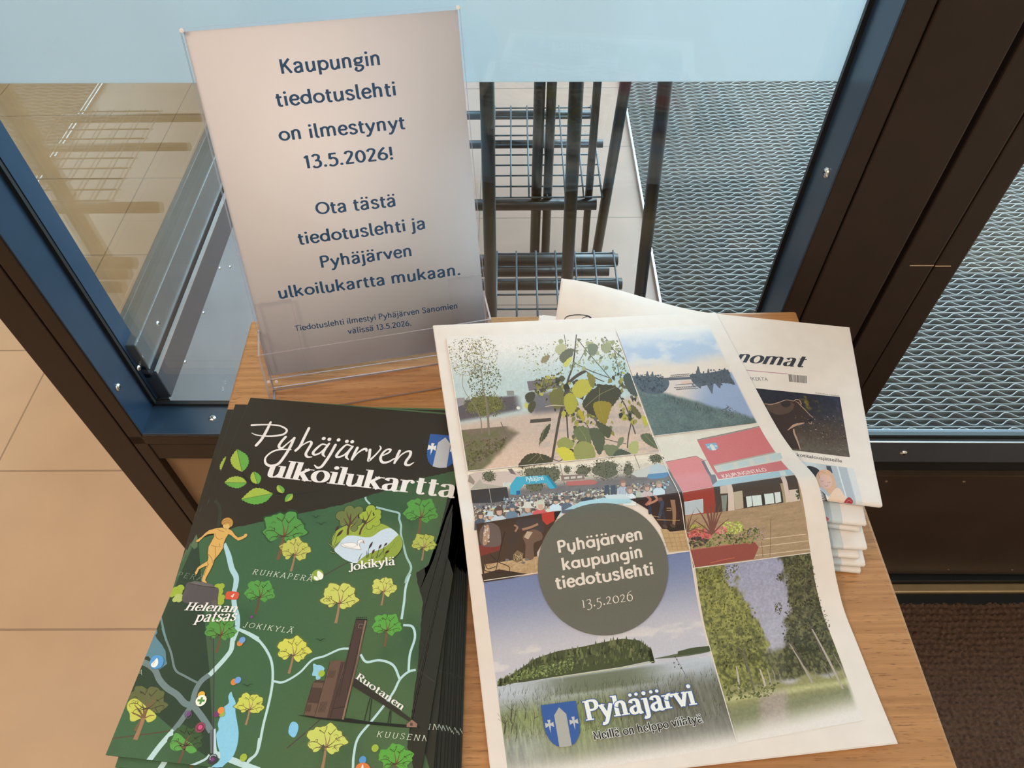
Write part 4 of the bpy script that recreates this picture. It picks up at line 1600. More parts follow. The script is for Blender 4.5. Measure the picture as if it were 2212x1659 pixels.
# ================================================================== open newspaper draped over the stack
RK = np.array([(0.1960, 0.5056, 0.7735), (0.2056, 0.4607, 0.7735), (0.2147, 0.4157, 0.7736), (0.2252, 0.3660, 0.7744), (0.2346, 0.3321, 0.7780), (.2388, .3170, .7832),
               (.2404, .3085, .7856), (.2411, .3030, .7850), (.2433, .2858, .7780), (.2467, .2527, .7610), (.2489, .2331, .7505), (.2512, .2110, .7445),
               (.2535, .1930, .7438), (.2566, .1642, .7436), (.2614, .1208, .7446)])
sR = np.append(0, np.cumsum(np.linalg.norm(np.diff(RK, axis=0), axis=1)))
kf = 6
LT, LF, LB = on_z(936, 703, .812), on_z(1000, 1130, .7880), on_z(1065, 1703, .7450)
LK = []
for i_, P in enumerate(RK):
    if i_ <= kf:
        t_ = sR[i_] / sR[kf]
        q = LT + (LF - LT) * t_
        zz = P[2] + (.812 - .7735) * (1 - t_) ** 1.25 + .0024 * t_
    else:
        t_ = (sR[i_] - sR[kf]) / (sR[-1] - sR[kf])
        q = LF + (LB - LF) * t_
        zz = P[2] + .0024 * (1 - t_)
    LK.append((q[0], q[1], zz))
LK = np.array(LK)
sd = np.linspace(0, sR[-1], 900)


def dense(K):
    D_ = np.stack([pchip(sd, sR, K[:, j]) for j in range(3)], 1)
    k_ = np.exp(-(np.arange(-8, 9) / 3.2) ** 2)
    k_ /= k_.sum()
    for j in range(3):
        D_[:, j] = np.convolve(np.pad(D_[:, j], 8, mode='reflect', reflect_type='odd'), k_, 'valid')
    return D_


RD, LD = dense(RK), dense(LK)
VH = sR[-1]
UW = .280


vc = sR[kf]
vl = [0.0]
while vl[-1] < VH:
    w_ = vl[-1]
    vl.append(w_ + (.0009 if abs(w_ - vc) < .017 else .002 if vc < w_ < vc + .095 else .0025 if vc - .06 < w_ < vc else .005))
VL = np.append(np.array(vl[:-1]), VH)


def news_at(uv, knots):
    v = uv[:, 1]
    f_ = uv[:, 0] / UW
    out = np.empty((len(uv), 3))
    e0 = np.clip(v, 0, VH)
    e1 = v - e0
    for j in range(3):
        rk_, lk_ = (RD[:, j], LD[:, j]) if knots is None else (np.interp(knots, sd, RD[:, j]), np.interp(knots, sd, LD[:, j]))
        kk_ = sd if knots is None else knots
        r_ = np.interp(e0, kk_, rk_) + e1 * (RD[-1, j] - RD[-9, j]) / (sd[8])
        l_ = np.interp(e0, kk_, lk_) + e1 * (LD[-1, j] - LD[-9, j]) / (sd[8])
        out[:, j] = l_ * (1 - f_) + r_ * f_
    return out


NB = np.array((.09, .3, .745))
news = facet_sheet(lambda uv: news_at(uv, None) - NB, np.linspace(0, UW, 21), VL)
news.root = np.eye(4)
news.root[:3, 3] = NB
ik = Ink(news, base=7e-5, white=(233, 219, 212), paper=.74)
ik.guess = (.14, .2)
UPW, LOW = lin((232, 224, 226)), lin((233, 211, 197))


def upper(): ik.white = UPW
def lower(): ik.white = LOW


rr = np.random.default_rng(11)


def blob(c, r, n=6, asp=1.0, rot=None, jit=.5):
    a = (np.arange(n) + rr.uniform(-.3, .3, n)) / n * 2 * np.pi
    k = r * (1 - jit * rr.uniform(0, 1, n))
    q = np.stack([np.cos(a) * k, np.sin(a) * k * asp], 1)
    if rot is not None:
        q = q @ np.array([[math.cos(rot), math.sin(rot)], [-math.sin(rot), math.cos(rot)]])
    return q + np.asarray(c)


def scatter(n, where, size, palette, alpha=1.0, npts=6, asp=(.5, 1), bias=None):
    """n blobs at points drawn by where(); palette list of seen colours"""
    P, Cc = [], []
    for _ in range(n):
        c = where()
        if c is None: continue
        r_ = rr.uniform(*size)
        P.append(blob(c, r_, npts, rr.uniform(*asp), rr.uniform(0, 3.14)))
        col = np.array(palette[rr.integers(len(palette))], float)
        if bias is not None: col = col * bias(c)
        Cc.append(np.clip(col + rr.uniform(-8, 8), 0, 255))
    ik.fans(P, Cc, alpha)


def in_ellipse(cx, cy, rx, ry, p=.5):
    def f_():
        a = rr.uniform(0, 6.283)
        k = rr.uniform(0, 1) ** p
        return (cx + rx * k * math.cos(a), cy + ry * k * math.sin(a))
    return f_


def in_quad(q):
    q = np.asarray(q, float)

    def f_():
        s, t = rr.uniform(0, 1, 2)
        return q[0] * (1 - s) * (1 - t) + q[1] * s * (1 - t) + q[2] * s * t + q[3] * (1 - s) * t
    return f_


# ---------- lower left: the lake
lower()
E_q = [(1044, 1253), (1489, 1190), (1594, 1610), (1100, 1690)]


def lake(s, t):
    sky = mixc((118, 124, 158), (198, 184, 186), sstep(0, .42, t))
    sky = mixc(sky, (226, 206, 196), .75 * sstep(.56, .70, fbm(s * 7, t * 16, 4)) * sstep(.28, .42, t))
    wat = mixc((190, 184, 186), (150, 146, 140), sstep(.56, .70, t))
    wat = wat * (.95 + .1 * fbm(s * 8, t * 80, 6))[..., None]
    hor = .525 + .03 * s
    c = np.where((t < hor)[..., None], sky, wat)
    isl = np.exp(-((s - .47) / .27) ** 4)
    refl = sstep(.5, .3, np.abs(t - hor - .05) * 9) * isl * sstep(.25, .5, fbm(s * 30, t * 5, 8) + .2)
    c = mixc(c, (92, 92, 62), .75 * refl * (t > hor))
    reed = sstep(.60, .72, t + .05 * (fbm(s * 26, t * 10, 3) - .5))
    rc = mixc((136, 138, 86), (112, 104, 88), sstep(.35, .8, s + .25 * (t - .6)))
    rc = mixc(rc, (168, 160, 152), .8 * sstep(.38, .05, s) * sstep(.72, .85, t))
    rc = rc * (.72 + .56 * fbm(s * 120, t * 16, 12))[..., None]
    c = mixc(c, rc, reed * .9)
    c = mixc(c, (172, 158, 146), .55 * sstep(.80, .95, t))
    c = mixc(c, (233, 211, 197), sstep(.90, 1.0, t))
    return c * (.975 + .05 * fbm(s * 180, t * 180, 30))[..., None]


ik.raster(E_q, 330, 300, lake)
ik.clip = E_q
z5 = Z(2.769, 980, 1060)
base = z5((262, 1160), (420, 1145), (600, 1115), (800, 1085), (1000, 1055), (1190, 1015))
top = z5((262, 1140), (330, 1110), (420, 1050), (500, 1000), (620, 960), (760, 935), (900, 905), (1010, 885), (1110, 895), (1170, 940), (1192, 1000))
ik.ppoly(top + base[::-1], (74, 76, 46))
trees, tc_ = [], []
tp = np.array(catmull(top, 8))
for q in range(520):
    s_ = rr.uniform(0, 1)
    ix = s_ * (len(tp) - 1)
    p = np.array([np.interp(ix, np.arange(len(tp)), tp[:, j]) for j in (0, 1)])
    bx = np.interp(p[0], [b[0] for b in base], [b[1] for b in base])
    d_ = rr.uniform(0, 1) ** 1.0
    y0 = p[1] + (bx - p[1]) * d_ * .8
    h_ = rr.uniform(9, 20) * (1 - .5 * d_)
    w_ = h_ * rr.uniform(.18, .34)
    y0 -= 3 * rr.uniform(0, 1)
    trees.append([(p[0], y0 - h_ * .35), (p[0] + w_ * .5, y0 + h_ * .2), (p[0] + w_, y0 + h_ * .75), (p[0] - w_, y0 + h_ * .75), (p[0] - w_ * .5, y0 + h_ * .2)])
    k_ = rr.uniform(0, 1)
    tc_.append(np.array((118, 116, 70)) * (1 - k_) + np.array((52, 54, 34)) * k_)
ik.fans(trees, tc_)
scatter(260, in_quad(z5((330, 1090), (720, 1000), (720, 1085), (330, 1140))), (1.5, 4), [(142, 148, 84), (120, 126, 70), (96, 102, 58)])
ik.pline(z5((600, 1118), (800, 1092), (1000, 1060), (1195, 1022)), 1.6, (178, 174, 122))
ik.smooth(z5((1200, 1005), (1290, 985), (1400, 960), (1530, 928), (1535, 960), (1420, 985), (1300, 1000)), (98, 98, 74))
ik.ppoly(z5((1340, 962), (1420, 940), (1530, 928), (1533, 958), (1420, 978), (1340, 986)), (74, 78, 50))
rd, rc_ = [], []
for q in range(900):
    a = rr.uniform(270, 1600)
    lo = 1190 + .0 * a if a < 600 else 1190 - (a - 600) * .12
    b = rr.uniform(lo, lo + 300)
    h_ = rr.uniform(14, 60)
    lean = rr.uniform(-16, 16)
    rd.append(z5((a - 1.4, b), (a + 1.4, b), (a + lean + .6, b - h_)))
    rc_.append([(118, 116, 74), (84, 82, 56), (148, 146, 98), (74, 68, 58)][rr.integers(4)])
ik.fans(rd, rc_, .65)
for q in range(9):
    a, b = 300 + rr.uniform(0, 240), 1270 + rr.uniform(0, 170)
    for k_ in range(5):
        ik.pline(z5((a, b + 90), (a + 6, b + 30), (a + rr.uniform(-40, 40), b + rr.uniform(-40, 20))), [1.1, .5], (92, 84, 66), .8)
ik.pline(z5((1385, 1100), (1355, 1045), (1325, 995)), [1, .6], (66, 60, 48))
for a, b in ((1325, 995), (1335, 1010), (1318, 1030), (1345, 1040), (1322, 1055), (1360, 1062)):
    ik.pdisc(z5((a, b))[0], 1.5, (66, 60, 48), n=7)

# ---------- lower right: birch alley
F_q = [(1500, 1227), (1750, 1194), (1866, 1556), (1592, 1606)]


def alley(s, t):
    c = mixc((158, 150, 170), (178, 164, 170), t * 2)
    n1, n2, n3 = fbm(s * 14, t * 16, 41), fbm(s * 60, t * 70, 42), fbm(s * 26, t * 30, 43)
    # far row, then the two near birches
    mM = sstep(.50, .58, t + .10 * (n1 - .5)) * sstep(.73, .70, t)
    c = mixc(c, mixc((74, 70, 46), (116, 108, 66), sstep(.35, .65, n2)), mM * .95)
    mL = sstep(1.15, .85, ((s - .20) / .27) ** 2 + ((t - .42) / .34) ** 2 + 1.1 * (n1 - .5))
    mL = np.maximum(mL, sstep(.24, .16, s + .35 * t + .14 * (n1 - .5) - .06) * sstep(.3, .2, t) + sstep(.14, .06, s - .12 * (t - .3) + .08 * (n1 - .5)) * sstep(.74, .70, t))
    c = mixc(c, mixc((84, 80, 44), (158, 148, 76), sstep(.30, .70, .6 * n2 + .4 * n3 + .12 * (.5 - t))), np.clip(mL, 0, 1) * .93)
    mR = sstep(.0, .05, s - (.715 - .17 * sstep(.25, .6, t)) + .13 * (n1 - .5)) * sstep(.74, .69, t)
    c = mixc(c, mixc((56, 52, 34), (116, 108, 66), sstep(.34, .70, .6 * n2 + .4 * n3)), mR * .92)
    c = mixc(c, (150, 138, 90), sstep(.70, .74, t + .02 * np.sin(s * 20)))
    c = mixc(c, (196, 180, 128), .8 * sstep(.03, .0, np.abs(t - .765 - .02 * s)))
    c = mixc(c, (132, 126, 92), sstep(.78, .84, t) * .9)
    c = mixc(c, (176, 150, 138), .8 * sstep(.16, .06, np.abs(s - .40 + (t - .75) * .4)) * sstep(.74, .8, t))
    c = c * (.90 + .20 * fbm(s * 60, t * 90, 15))[..., None]
    c = mixc(c, (233, 211, 197), sstep(.86, 1.0, t + .04 * s))
    c = mixc(c, (233, 211, 197), .85 * sstep(.965, 1.0, s) * sstep(.6, .9, t))
    return c


ik.raster(F_q, 260, 320, alley)
ik.clip = F_q
zf = Z(2.865, 1440, 1160)
LEAF = [(150, 140, 66), (118, 112, 52), (92, 88, 44), (172, 160, 84), (76, 70, 40)]
LEAFD = [(84, 78, 46), (62, 56, 36), (104, 96, 56), (128, 118, 70), (50, 46, 32)]
# back rows of trunks and foliage
# crowns
scatter(620, in_ellipse(*zf((400, 600))[0], 64, 84), (1.2, 3.6), LEAF, .6, asp=(.4, 1), bias=lambda c: 1.15 - .45 * (np.array(c)[1] - 1290) / 200)
scatter(260, in_ellipse(*zf((290, 330))[0], 44, 48), (1.2, 3.4), LEAF, .6)
scatter(240, in_quad(zf((185, 195), (455, 170), (420, 240), (190, 330))), (1.2, 3.4), LEAF, .6)
scatter(420, in_quad(zf((720, 130), (885, 105), (960, 420), (750, 430))), (1.2, 3.6), LEAFD, .6)
scatter(420, in_ellipse(*zf((860, 560))[0], 52, 62), (1.2, 3.6), LEAFD, .6)
scatter(60, in_ellipse(*zf((690, 440))[0], 8, 14), (1, 2.6), LEAFD, .8)
scatter(40, in_ellipse(*zf((700, 250))[0], 9, 8), (1, 2.6), LEAFD, .8)
for path, w_ in ((((880, 540), (930, 640), (975, 760)), 3), (((770, 650), (820, 740), (860, 830)), 3), (((450, 690), (480, 760), (500, 840)), 2.2), (((850, 300), (870, 430), (905, 560)), 1.4)):
    ik.pline(zf(*path), w_, (96, 84, 72))
for a0, b0, a1, b1, w_, col in ((430, 800, 448, 940, 6, (188, 168, 150)), (470, 690, 545, 975, 5, (108, 96, 82)), (575, 815, 615, 950, 6, (200, 176, 158)), (620, 810, 645, 925, 4, (170, 150, 130)),
                                (655, 820, 672, 905, 3, (160, 142, 124)), (690, 830, 705, 900, 2, (150, 132, 116)), (760, 660, 900, 905, 5, (176, 152, 134)), (900, 570, 1090, 940, 7, (180, 158, 140)),
                                (850, 800, 905, 900, 4, (160, 142, 126)), (905, 810, 935, 890, 3, (140, 124, 110)), (950, 770, 1020, 880, 3.4, (128, 112, 98)), (1030, 720, 1110, 870, 3.4, (150, 130, 114))):
    ik.pline(zf((a0, b0), ((a0 + a1) / 2 + 4, (b0 + b1) / 2), (a1, b1)), [w_ * .4, w_ * .7, w_ * .6], col)
scatter(160, in_quad(zf((330, 900), (700, 900), (640, 990), (380, 1010))), (2, 5), [(124, 118, 66), (98, 96, 56), (150, 140, 90)], .8)

ik.clip = None
# ---------- town hall, both halves of the picture
z3h = Z(4.74, 1400, 890)
H_q1 = z3h((66, 256), (1118, 118), (1500, 640), (352, 818))
upper()


def hall_sky(s, t):
    return mixc((234, 228, 224), (216, 208, 202), fbm(s * 5, t * 5, 3)) * np.ones(s.shape)[..., None]


ik.raster(z3h((66, 256), (1120, 118), (1480, 625), (345, 815)), 40, 30, hall_sky)
RED = (206, 118, 124)
ik.ppoly(z3h((178, 510), (490, 450), (575, 500), (660, 640), (680, 765), (352, 818)), (218, 140, 146))
ik.pline(z3h((178, 512), (490, 452), (572, 498), (600, 492)), 1.6, (150, 130, 130), smooth=False)
ik.ppoly(z3h((545, 505), (590, 500), (690, 650), (715, 740), (660, 750), (630, 660)), (120, 116, 128))
ik.ppoly(z3h((575, 505), (600, 495), (690, 640), (650, 645)), (216, 206, 204))
ik.ppoly(z3h((502, 292), (1140, 152), (1440, 590), (720, 690), (690, 640)), RED)
ik.pline(z3h((502, 292), (830, 222), (1140, 152)), 2.6, (158, 150, 150), smooth=False)
ik.pline(z3h((502, 285), (830, 215), (1138, 147)), 1.2, (108, 98, 100), smooth=False)
ik.ppoly(z3h((665, 545), (1300, 408), (1370, 500), (710, 622)), (208, 206, 204))
for k_ in range(4):
    a0 = 740 + 165 * k_
    ik.ppoly(z3h((a0, 552 - 36 * k_), (a0 + 120, 526 - 36 * k_), (a0 + 140, 580 - 34 * k_), (a0 + 24, 602 - 34 * k_)), (190, 204, 212))
ik.ppoly(z3h((665, 545), (1300, 408), (1306, 420), (672, 558)), (176, 168, 164))
ik.ppoly(z3h((720, 700), (1445, 590), (1500, 640), (680, 770), (655, 752)), (170, 196, 214))
ik.ppoly(z3h((1340, 612), (1395, 603), (1420, 650), (1365, 660)), (206, 216, 222))
p = z3h((772, 678), (1222, 606))
outline_text(ik, 'KAUPUNGINTALO', p[0], p[1], up_of(ik, p[0], p[1], 8.5, .727), ik.A((240, 226, 222)), .006)
# shield on the wall
shq = z3h((582, 330), (692, 315))


def shield(p0, p1, blue, grey, white, k=1.0, hgt=1.28):
    """town arms: blue field, grey tower, two crosses; p0-p1 is the top edge in the photo"""
    b = ik.inv([p0, p1])
    ex = b[1] - b[0]
    ey = np.array([-ex[1], ex[0]]) * hgt

    def T(*q): return [b[0] + ex * x + ey * y for x, y in q]
    edge = [(0, 0), (1, 0), (1.0, .45)] + [(.5 + .5 * math.cos(a) ** .8 if math.cos(a) > 0 else .5 - .5 * abs(math.cos(a)) ** .8, .45 + .55 * math.sin(a)) for a in np.linspace(.15, math.pi - .15, 12)] + [(0, .45)]
    ik.poly(T(*edge), ik.A(blue))
    ik.poly(T((.33, .99), (.33, .27), (.5, .1), (.67, .27), (.67, .99), (.5, 1.0)), ik.A(grey))
    for cx in (.16, .84):
        ik.poly(T(*[(cx + x * .9, .47 + y * .72) for x, y in ((-.05, -.16), (.05, -.16), (.03, -.04), (.13, -.08), (.13, .08), (.03, .03), (.0, .26), (-.03, .03), (-.13, .08), (-.13, -.08), (-.03, -.04))]), ik.A(white))


shield(shq[0], shq[1], (130, 178, 214), (222, 218, 220), (226, 226, 230), hgt=.8)
ik.white = lin((224, 184, 152))
ik.poly(ik.inv(z3h((352, 826), (1500, 648), (1660, 1436), (462, 1596), (385, 1100))), ik.A((170, 122, 80)))


def stone(s, t):
    c = mixc((176, 128, 86), (150, 108, 72), fbm(s * 9, t * 30, 3))
    return c * (.93 + .14 * fbm(s * 70, t * 120, 5))[..., None]


ik.raster(z3h((370, 1040), (1560, 905), (1660, 1430), (462, 1592)), 90, 60, stone)
ik.ppoly(z3h((352, 826), (668, 772), (685, 1030), (372, 1060)), (156, 52, 34))
for k_ in range(16):
    ik.pline(z3h((354 + k_, 838 + 13 * k_), (672 + k_, 786 + 14 * k_)), .5, (126, 44, 30), smooth=False, alpha=.6)
ik.ppoly(z3h((668, 772), (1500, 648), (1560, 905), (1400, 925), (685, 1032)), (74, 52, 38))
for poly_, col in ((((735, 765), (852, 742), (860, 830), (738, 838)), (196, 150, 118)), (((805, 750), (852, 742), (885, 1005), (818, 1015)), (206, 160, 128)),
                   (((745, 858), (808, 850), (795, 1018), (760, 1018)), (128, 116, 92)), (((870, 822), (962, 806), (975, 985), (888, 1000)), (180, 142, 106)),
                   (((975, 870), (1380, 818), (1385, 925), (985, 985)), (52, 40, 30)), (((1350, 735), (1385, 730), (1420, 930), (1385, 935)), (160, 124, 84)),
                   (((1355, 672), (1400, 664), (1450, 920), (1410, 930)), (206, 158, 126)), (((1440, 798), (1530, 792), (1556, 905), (1448, 925)), (204, 160, 128))):
    ik.ppoly(z3h(*poly_), col)
for a0, wd, y0 in ((1000, 55, 868), (1060, 95, 858), (1185, 95, 840), (1290, 60, 826)):
    ik.ppoly(z3h((a0, y0), (a0 + wd, y0 - 8), (a0 + wd + 12, y0 + 95), (a0 + 14, y0 + 108)), (206, 186, 158))
scatter(40, in_ellipse(*z3h((1530, 850))[0], 4, 12), (1.5, 3), [(64, 58, 34), (84, 74, 44)])
ik.ppoly(z3h((362, 925), (558, 892), (562, 1028), (374, 1055)), (176, 160, 142))
ik.pline(z3h((362, 925), (558, 892), (562, 1028), (374, 1055)), 1, (214, 186, 160), smooth=False)
for a0, b0, a1, b1 in ((1140, 1378, 1640, 1318), (1100, 1468, 1655, 1405), (1180, 1300, 1620, 1250)):
    ik.pline(z3h((a0, b0), (a1, b1)), 1.6, (206, 158, 116), smooth=False)
ik.pline(z3h((1248, 1095), (1255, 1250), (1248, 1400), (1246, 1480)), .9, (100, 72, 46), smooth=False)
ik.pline(z3h((1160, 1330), (1175, 1490)), .9, (100, 72, 46), smooth=False)
ik.ppoly(z3h((430, 1410), (1090, 1330), (1130, 1385), (1080, 1505), (462, 1592)), (142, 62, 46))
ik.pline(z3h((430, 1412), (760, 1368), (1090, 1332)), 1.6, (176, 92, 70), smooth=False)
ik.pline(z3h((640, 1545), (760, 1515), (885, 1492)), 1.2, (196, 88, 58))
# planting
scatter(260, in_quad(z3h((420, 1260), (1130, 1180), (1130, 1330), (430, 1400))), (2, 5), [(96, 84, 44), (122, 112, 54), (74, 64, 38), (140, 118, 60)])
scatter(130, in_ellipse(*z3h((860, 1180))[0], 24, 14), (2, 4.5), [(176, 156, 62), (150, 132, 58), (196, 178, 84)])
scatter(70, in_ellipse(*z3h((500, 1190))[0], 20, 9), (2, 4), [(170, 142, 56), (140, 118, 50)])
scatter(150, in_ellipse(*z3h((520, 1255))[0], 28, 12), (2, 5), [(198, 84, 66), (214, 104, 86), (162, 62, 50)])
scatter(50, in_ellipse(*z3h((740, 1210))[0], 14, 8), (2, 4), [(200, 92, 76), (216, 120, 100)])
scatter(40, in_ellipse(*z3h((505, 1330))[0], 20, 10), (2, 5), [(66, 46, 40), (80, 54, 44)])
scatter(80, in_ellipse(*z3h((1120, 1240))[0], 24, 16), (1, 2.4), [(158, 112, 110), (120, 104, 60), (180, 130, 124), (96, 84, 50)])
for dx, dy, w_ in ((-160, -270, 3), (-90, -330, 3.4), (-20, -360, 3.6), (40, -340, 3.4), (120, -270, 3), (180, -160, 2.4), (-200, -150, 2.6), (-230, -60, 2.2), (90, -320, 2.6), (-50, -250, 2.6)):
    ik.pline(z3h((655, 1250), (655 + dx * .55, 1250 + dy * .62), (655 + dx, 1250 + dy)), [w_ * 1.3, w_, .4], (118, 62, 46))
for dx, dy in ((70, -230), (110, -150), (20, -160), (150, -60), (-10, -120)):
    ik.pline(z3h((400, 1230), (400 + dx * .5, 1230 + dy * .6), (400 + dx, 1230 + dy)), [2.6, 1.8, .4], (112, 66, 46))
ik.layer()

# ---------- crowd picture
zc = Z(4.254, 1000, 970)
upper()


def crowd_bg(s, t):
    c = mixc((236, 224, 212), (214, 202, 192), sstep(.0, .25, t))
    c = mixc(c, (120, 112, 116), sstep(.30, .5, t))
    return c * (.9 + .2 * fbm(s * 60, t * 40, 3))[..., None]


ik.raster(zc((42, 214), (1825, 38), (2015, 395), (120, 690)), 150, 60, crowd_bg)
ik.clip = zc((42, 214), (1825, 38), (2015, 400), (2060, 560), (1900, 960), (190, 1225))
ik.ppoly(zc((45, 240), (130, 212), (520, 205), (520, 260), (430, 365), (60, 330)), (206, 186, 184))
ik.ppoly(zc((45, 300), (60, 232), (110, 300), (100, 330)), (150, 136, 128))
ik.ppoly(zc((410, 185), (450, 182), (490, 238), (440, 228)), (120, 108, 112))
ik.ppoly(zc((365, 312), (440, 308), (440, 350), (370, 352)), (216, 218, 216))
for k_ in range(3): ik.pline(zc((385 + 18 * k_, 310), (388 + 18 * k_, 352)), .7, (120, 120, 120), smooth=False)
GRN = [(92, 92, 74), (116, 116, 96), (70, 70, 58), (138, 136, 114)]
for cx, cy, rx, ry, n_ in ((240, 255, 16, 14, 120), (700, 215, 46, 15, 260), (830, 235, 18, 22, 120), (960, 190, 9, 9, 50), (1105, 200, 20, 14, 110), (1310, 190, 36, 24, 260), (1520, 190, 12, 18, 70), (1770, 90, 17, 12, 90), (660, 350, 24, 12, 70)):
    c_ = zc((cx, cy))[0]
    ik.ppoly([tuple(np.array(c_) + (np.array(q) - np.array(c_)) * [rx * .86, ry * .86]) for q in blob(c_, 1.0, 22, 1, 0, .28)], (104, 104, 88))
    scatter(int(n_ * 1.4), in_ellipse(c_[0], c_[1], rx, ry), (.8, 2.2), GRN, .75)
ik.pline(zc((892, 140), (935, 330)), 1.1, (96, 92, 92), smooth=False)
ik.pline(zc((1575, 55), (1625, 180)), 1.2, (110, 106, 104), smooth=False)
ik.ppoly(zc((950, 300), (1190, 285), (1240, 305), (1210, 330), (960, 340)), (184, 110, 108))
ik.ppoly(zc((900, 245), (1110, 232), (1120, 280), (905, 295)), (140, 120, 116))
for k_ in range(3): ik.ppoly(zc((930 + 60 * k_, 260 - 4 * k_), (975 + 60 * k_, 256 - 4 * k_), (975 + 60 * k_, 275 - 4 * k_), (932 + 60 * k_, 280 - 4 * k_)), (206, 200, 196))
# gazebo
ik.ppoly(zc((68, 375), (155, 278), (190, 320), (405, 352), (300, 360)), (176, 168, 160))
ik.ppoly(zc((70, 380), (300, 360), (405, 352), (425, 470), (300, 495), (90, 500)), (64, 58, 60))
ik.pline(zc((240, 362), (262, 495)), 1.2, (170, 160, 156), smooth=False)
# inflatable arch
ik.ppoly(zc((432, 420), (432, 340), (490, 258), (780, 243), (862, 340), (862, 360), (800, 370), (760, 315), (560, 328), (525, 372), (528, 425)), (74, 168, 204))
ik.ppoly(zc((760, 245), (780, 243), (862, 340), (862, 360), (845, 360)), (44, 132, 170))
ik.ppoly(zc((490, 388), (524, 384), (526, 422), (490, 424)), (46, 96, 150))
p = zc((582, 300), (745, 286))
skeleton_text(ik, 'Pyhäjärvi', p[0], p[1], up_of(ik, p[0], p[1], 9.5, 700), ik.A((240, 240, 240)), W=110, thin=50)
# parasol
ik.ppoly(zc((1545, 230), (1700, 160), (1790, 135), (1870, 165), (1900, 235), (1700, 262), (1600, 262)), (186, 198, 212))
ik.ppoly(zc((1690, 262), (1700, 235), (1898, 215), (1902, 240), (1850, 270), (1720, 280)), (98, 142, 186))
ik.ppoly(zc((1545, 230), (1700, 160), (1730, 150), (1690, 262), (1600, 262)), (200, 200, 200))
p = zc((1755, 255), (1840, 243))
# people: rows of heads and shoulders growing towards the reader
SH = [(226, 220, 222), (206, 202, 210), (150, 158, 176), (92, 92, 104), (214, 150, 150), (120, 132, 154), (176, 184, 200), (190, 170, 160), (70, 72, 84), (204, 206, 190), (150, 190, 214)]
HAIR = [(92, 76, 68), (120, 104, 92), (64, 54, 52), (160, 146, 132), (206, 200, 192), (104, 92, 90), (84, 72, 66)]
rows = []
for r_ in range(13):
    t_ = r_ / 12
    rows.append(t_)
for t_ in rows:
    size = 3.0 + 9.5 * t_ ** 1.6
    n_ = int(72 / (1 + 2.1 * t_))
    L0, R0 = np.array(zc((90 + 20 * t_, 490 + 170 * t_))[0]), np.array(zc((1890, 300 + 60 * t_))[0])
    if t_ > .35: R0 = L0 + (R0 - L0) * (1.0 - .45 * (t_ - .35))
    bo, bc, he, hc, fa, fc, ha, hac = [], [], [], [], [], [], [], []
    for q in range(n_):
        s_ = (q + rr.uniform(.1, .9)) / n_
        if t_ < .25 and s_ < .16: continue
        c_ = L0 + (R0 - L0) * s_ + np.array([0, rr.uniform(-3, 3)])
        if c_[1] > 1128 - (c_[0] - 1020) * .14 + 8: continue
        sc_ = size * rr.uniform(.8, 1.15)
        bo.append([(c_[0] + sc_ * a, c_[1] + sc_ * b) for a, b in ((-.75, 1.9), (-.72, .75), (-.3, .4), (.3, .4), (.72, .75), (.75, 1.9))])
        bc.append(np.array(SH[rr.integers(len(SH))]) * rr.uniform(.85, 1.05))
        he.append(blob(c_, sc_ * .5, 9, 1.1, 0, .12)); hc.append(HAIR[rr.integers(len(HAIR))])
        if sc_ > 4:
            fa.append([(c_[0] - sc_ * .26, c_[1] + .02 * sc_), (c_[0] + sc_ * .3, c_[1]), (c_[0] + sc_ * .26, c_[1] + sc_ * .36), (c_[0], c_[1] + sc_ * .5), (c_[0] - sc_ * .24, c_[1] + sc_ * .36)]); fc.append((196, 160, 146))
        if rr.uniform() < .25:
            ha.append([(c_[0] - sc_ * .75, c_[1] - .05 * sc_), (c_[0] + sc_ * .75, c_[1] - .1 * sc_), (c_[0] + sc_ * .35, c_[1] - sc_ * .55), (c_[0] - sc_ * .35, c_[1] - sc_ * .5)])
            hac.append([(222, 216, 206), (210, 200, 150), (120, 112, 110), (70, 66, 70)][rr.integers(4)])
    for P_, C_ in ((bo, bc), (he, hc), (fa, fc), (ha, hac)): ik.fans(P_, C_)


def person_big(a, b, sc_, shirt, hat=None, hair=(110, 92, 82)):
    c_ = np.array(zc((a, b))[0])
    ik.ppoly([(c_[0] + sc_ * x, c_[1] + sc_ * y) for x, y in ((-1.0, 2.4), (-.95, .95), (-.35, .5), (.35, .5), (.95, .95), (1.0, 2.4))], shirt)
    ik.ppoly(blob(c_, sc_ * .62, 12, 1.12, 0, .08), hair)
    ik.ppoly([(c_[0] - sc_ * .3, c_[1] - .05 * sc_), (c_[0] + sc_ * .4, c_[1] - .1 * sc_), (c_[0] + sc_ * .38, c_[1] + sc_ * .4), (c_[0] + .1 * sc_, c_[1] + sc_ * .6), (c_[0] - sc_ * .25, c_[1] + sc_ * .4)], (206, 164, 146))
    if hat:
        ik.ppoly([(c_[0] - sc_ * 1.0, c_[1] + .02 * sc_), (c_[0] - .45 * sc_, c_[1] - .2 * sc_), (c_[0] - .35 * sc_, c_[1] - .7 * sc_), (c_[0] + .4 * sc_, c_[1] - .72 * sc_), (c_[0] + .5 * sc_, c_[1] - .22 * sc_), (c_[0] + 1.05 * sc_, c_[1] + .05 * sc_)], hat)


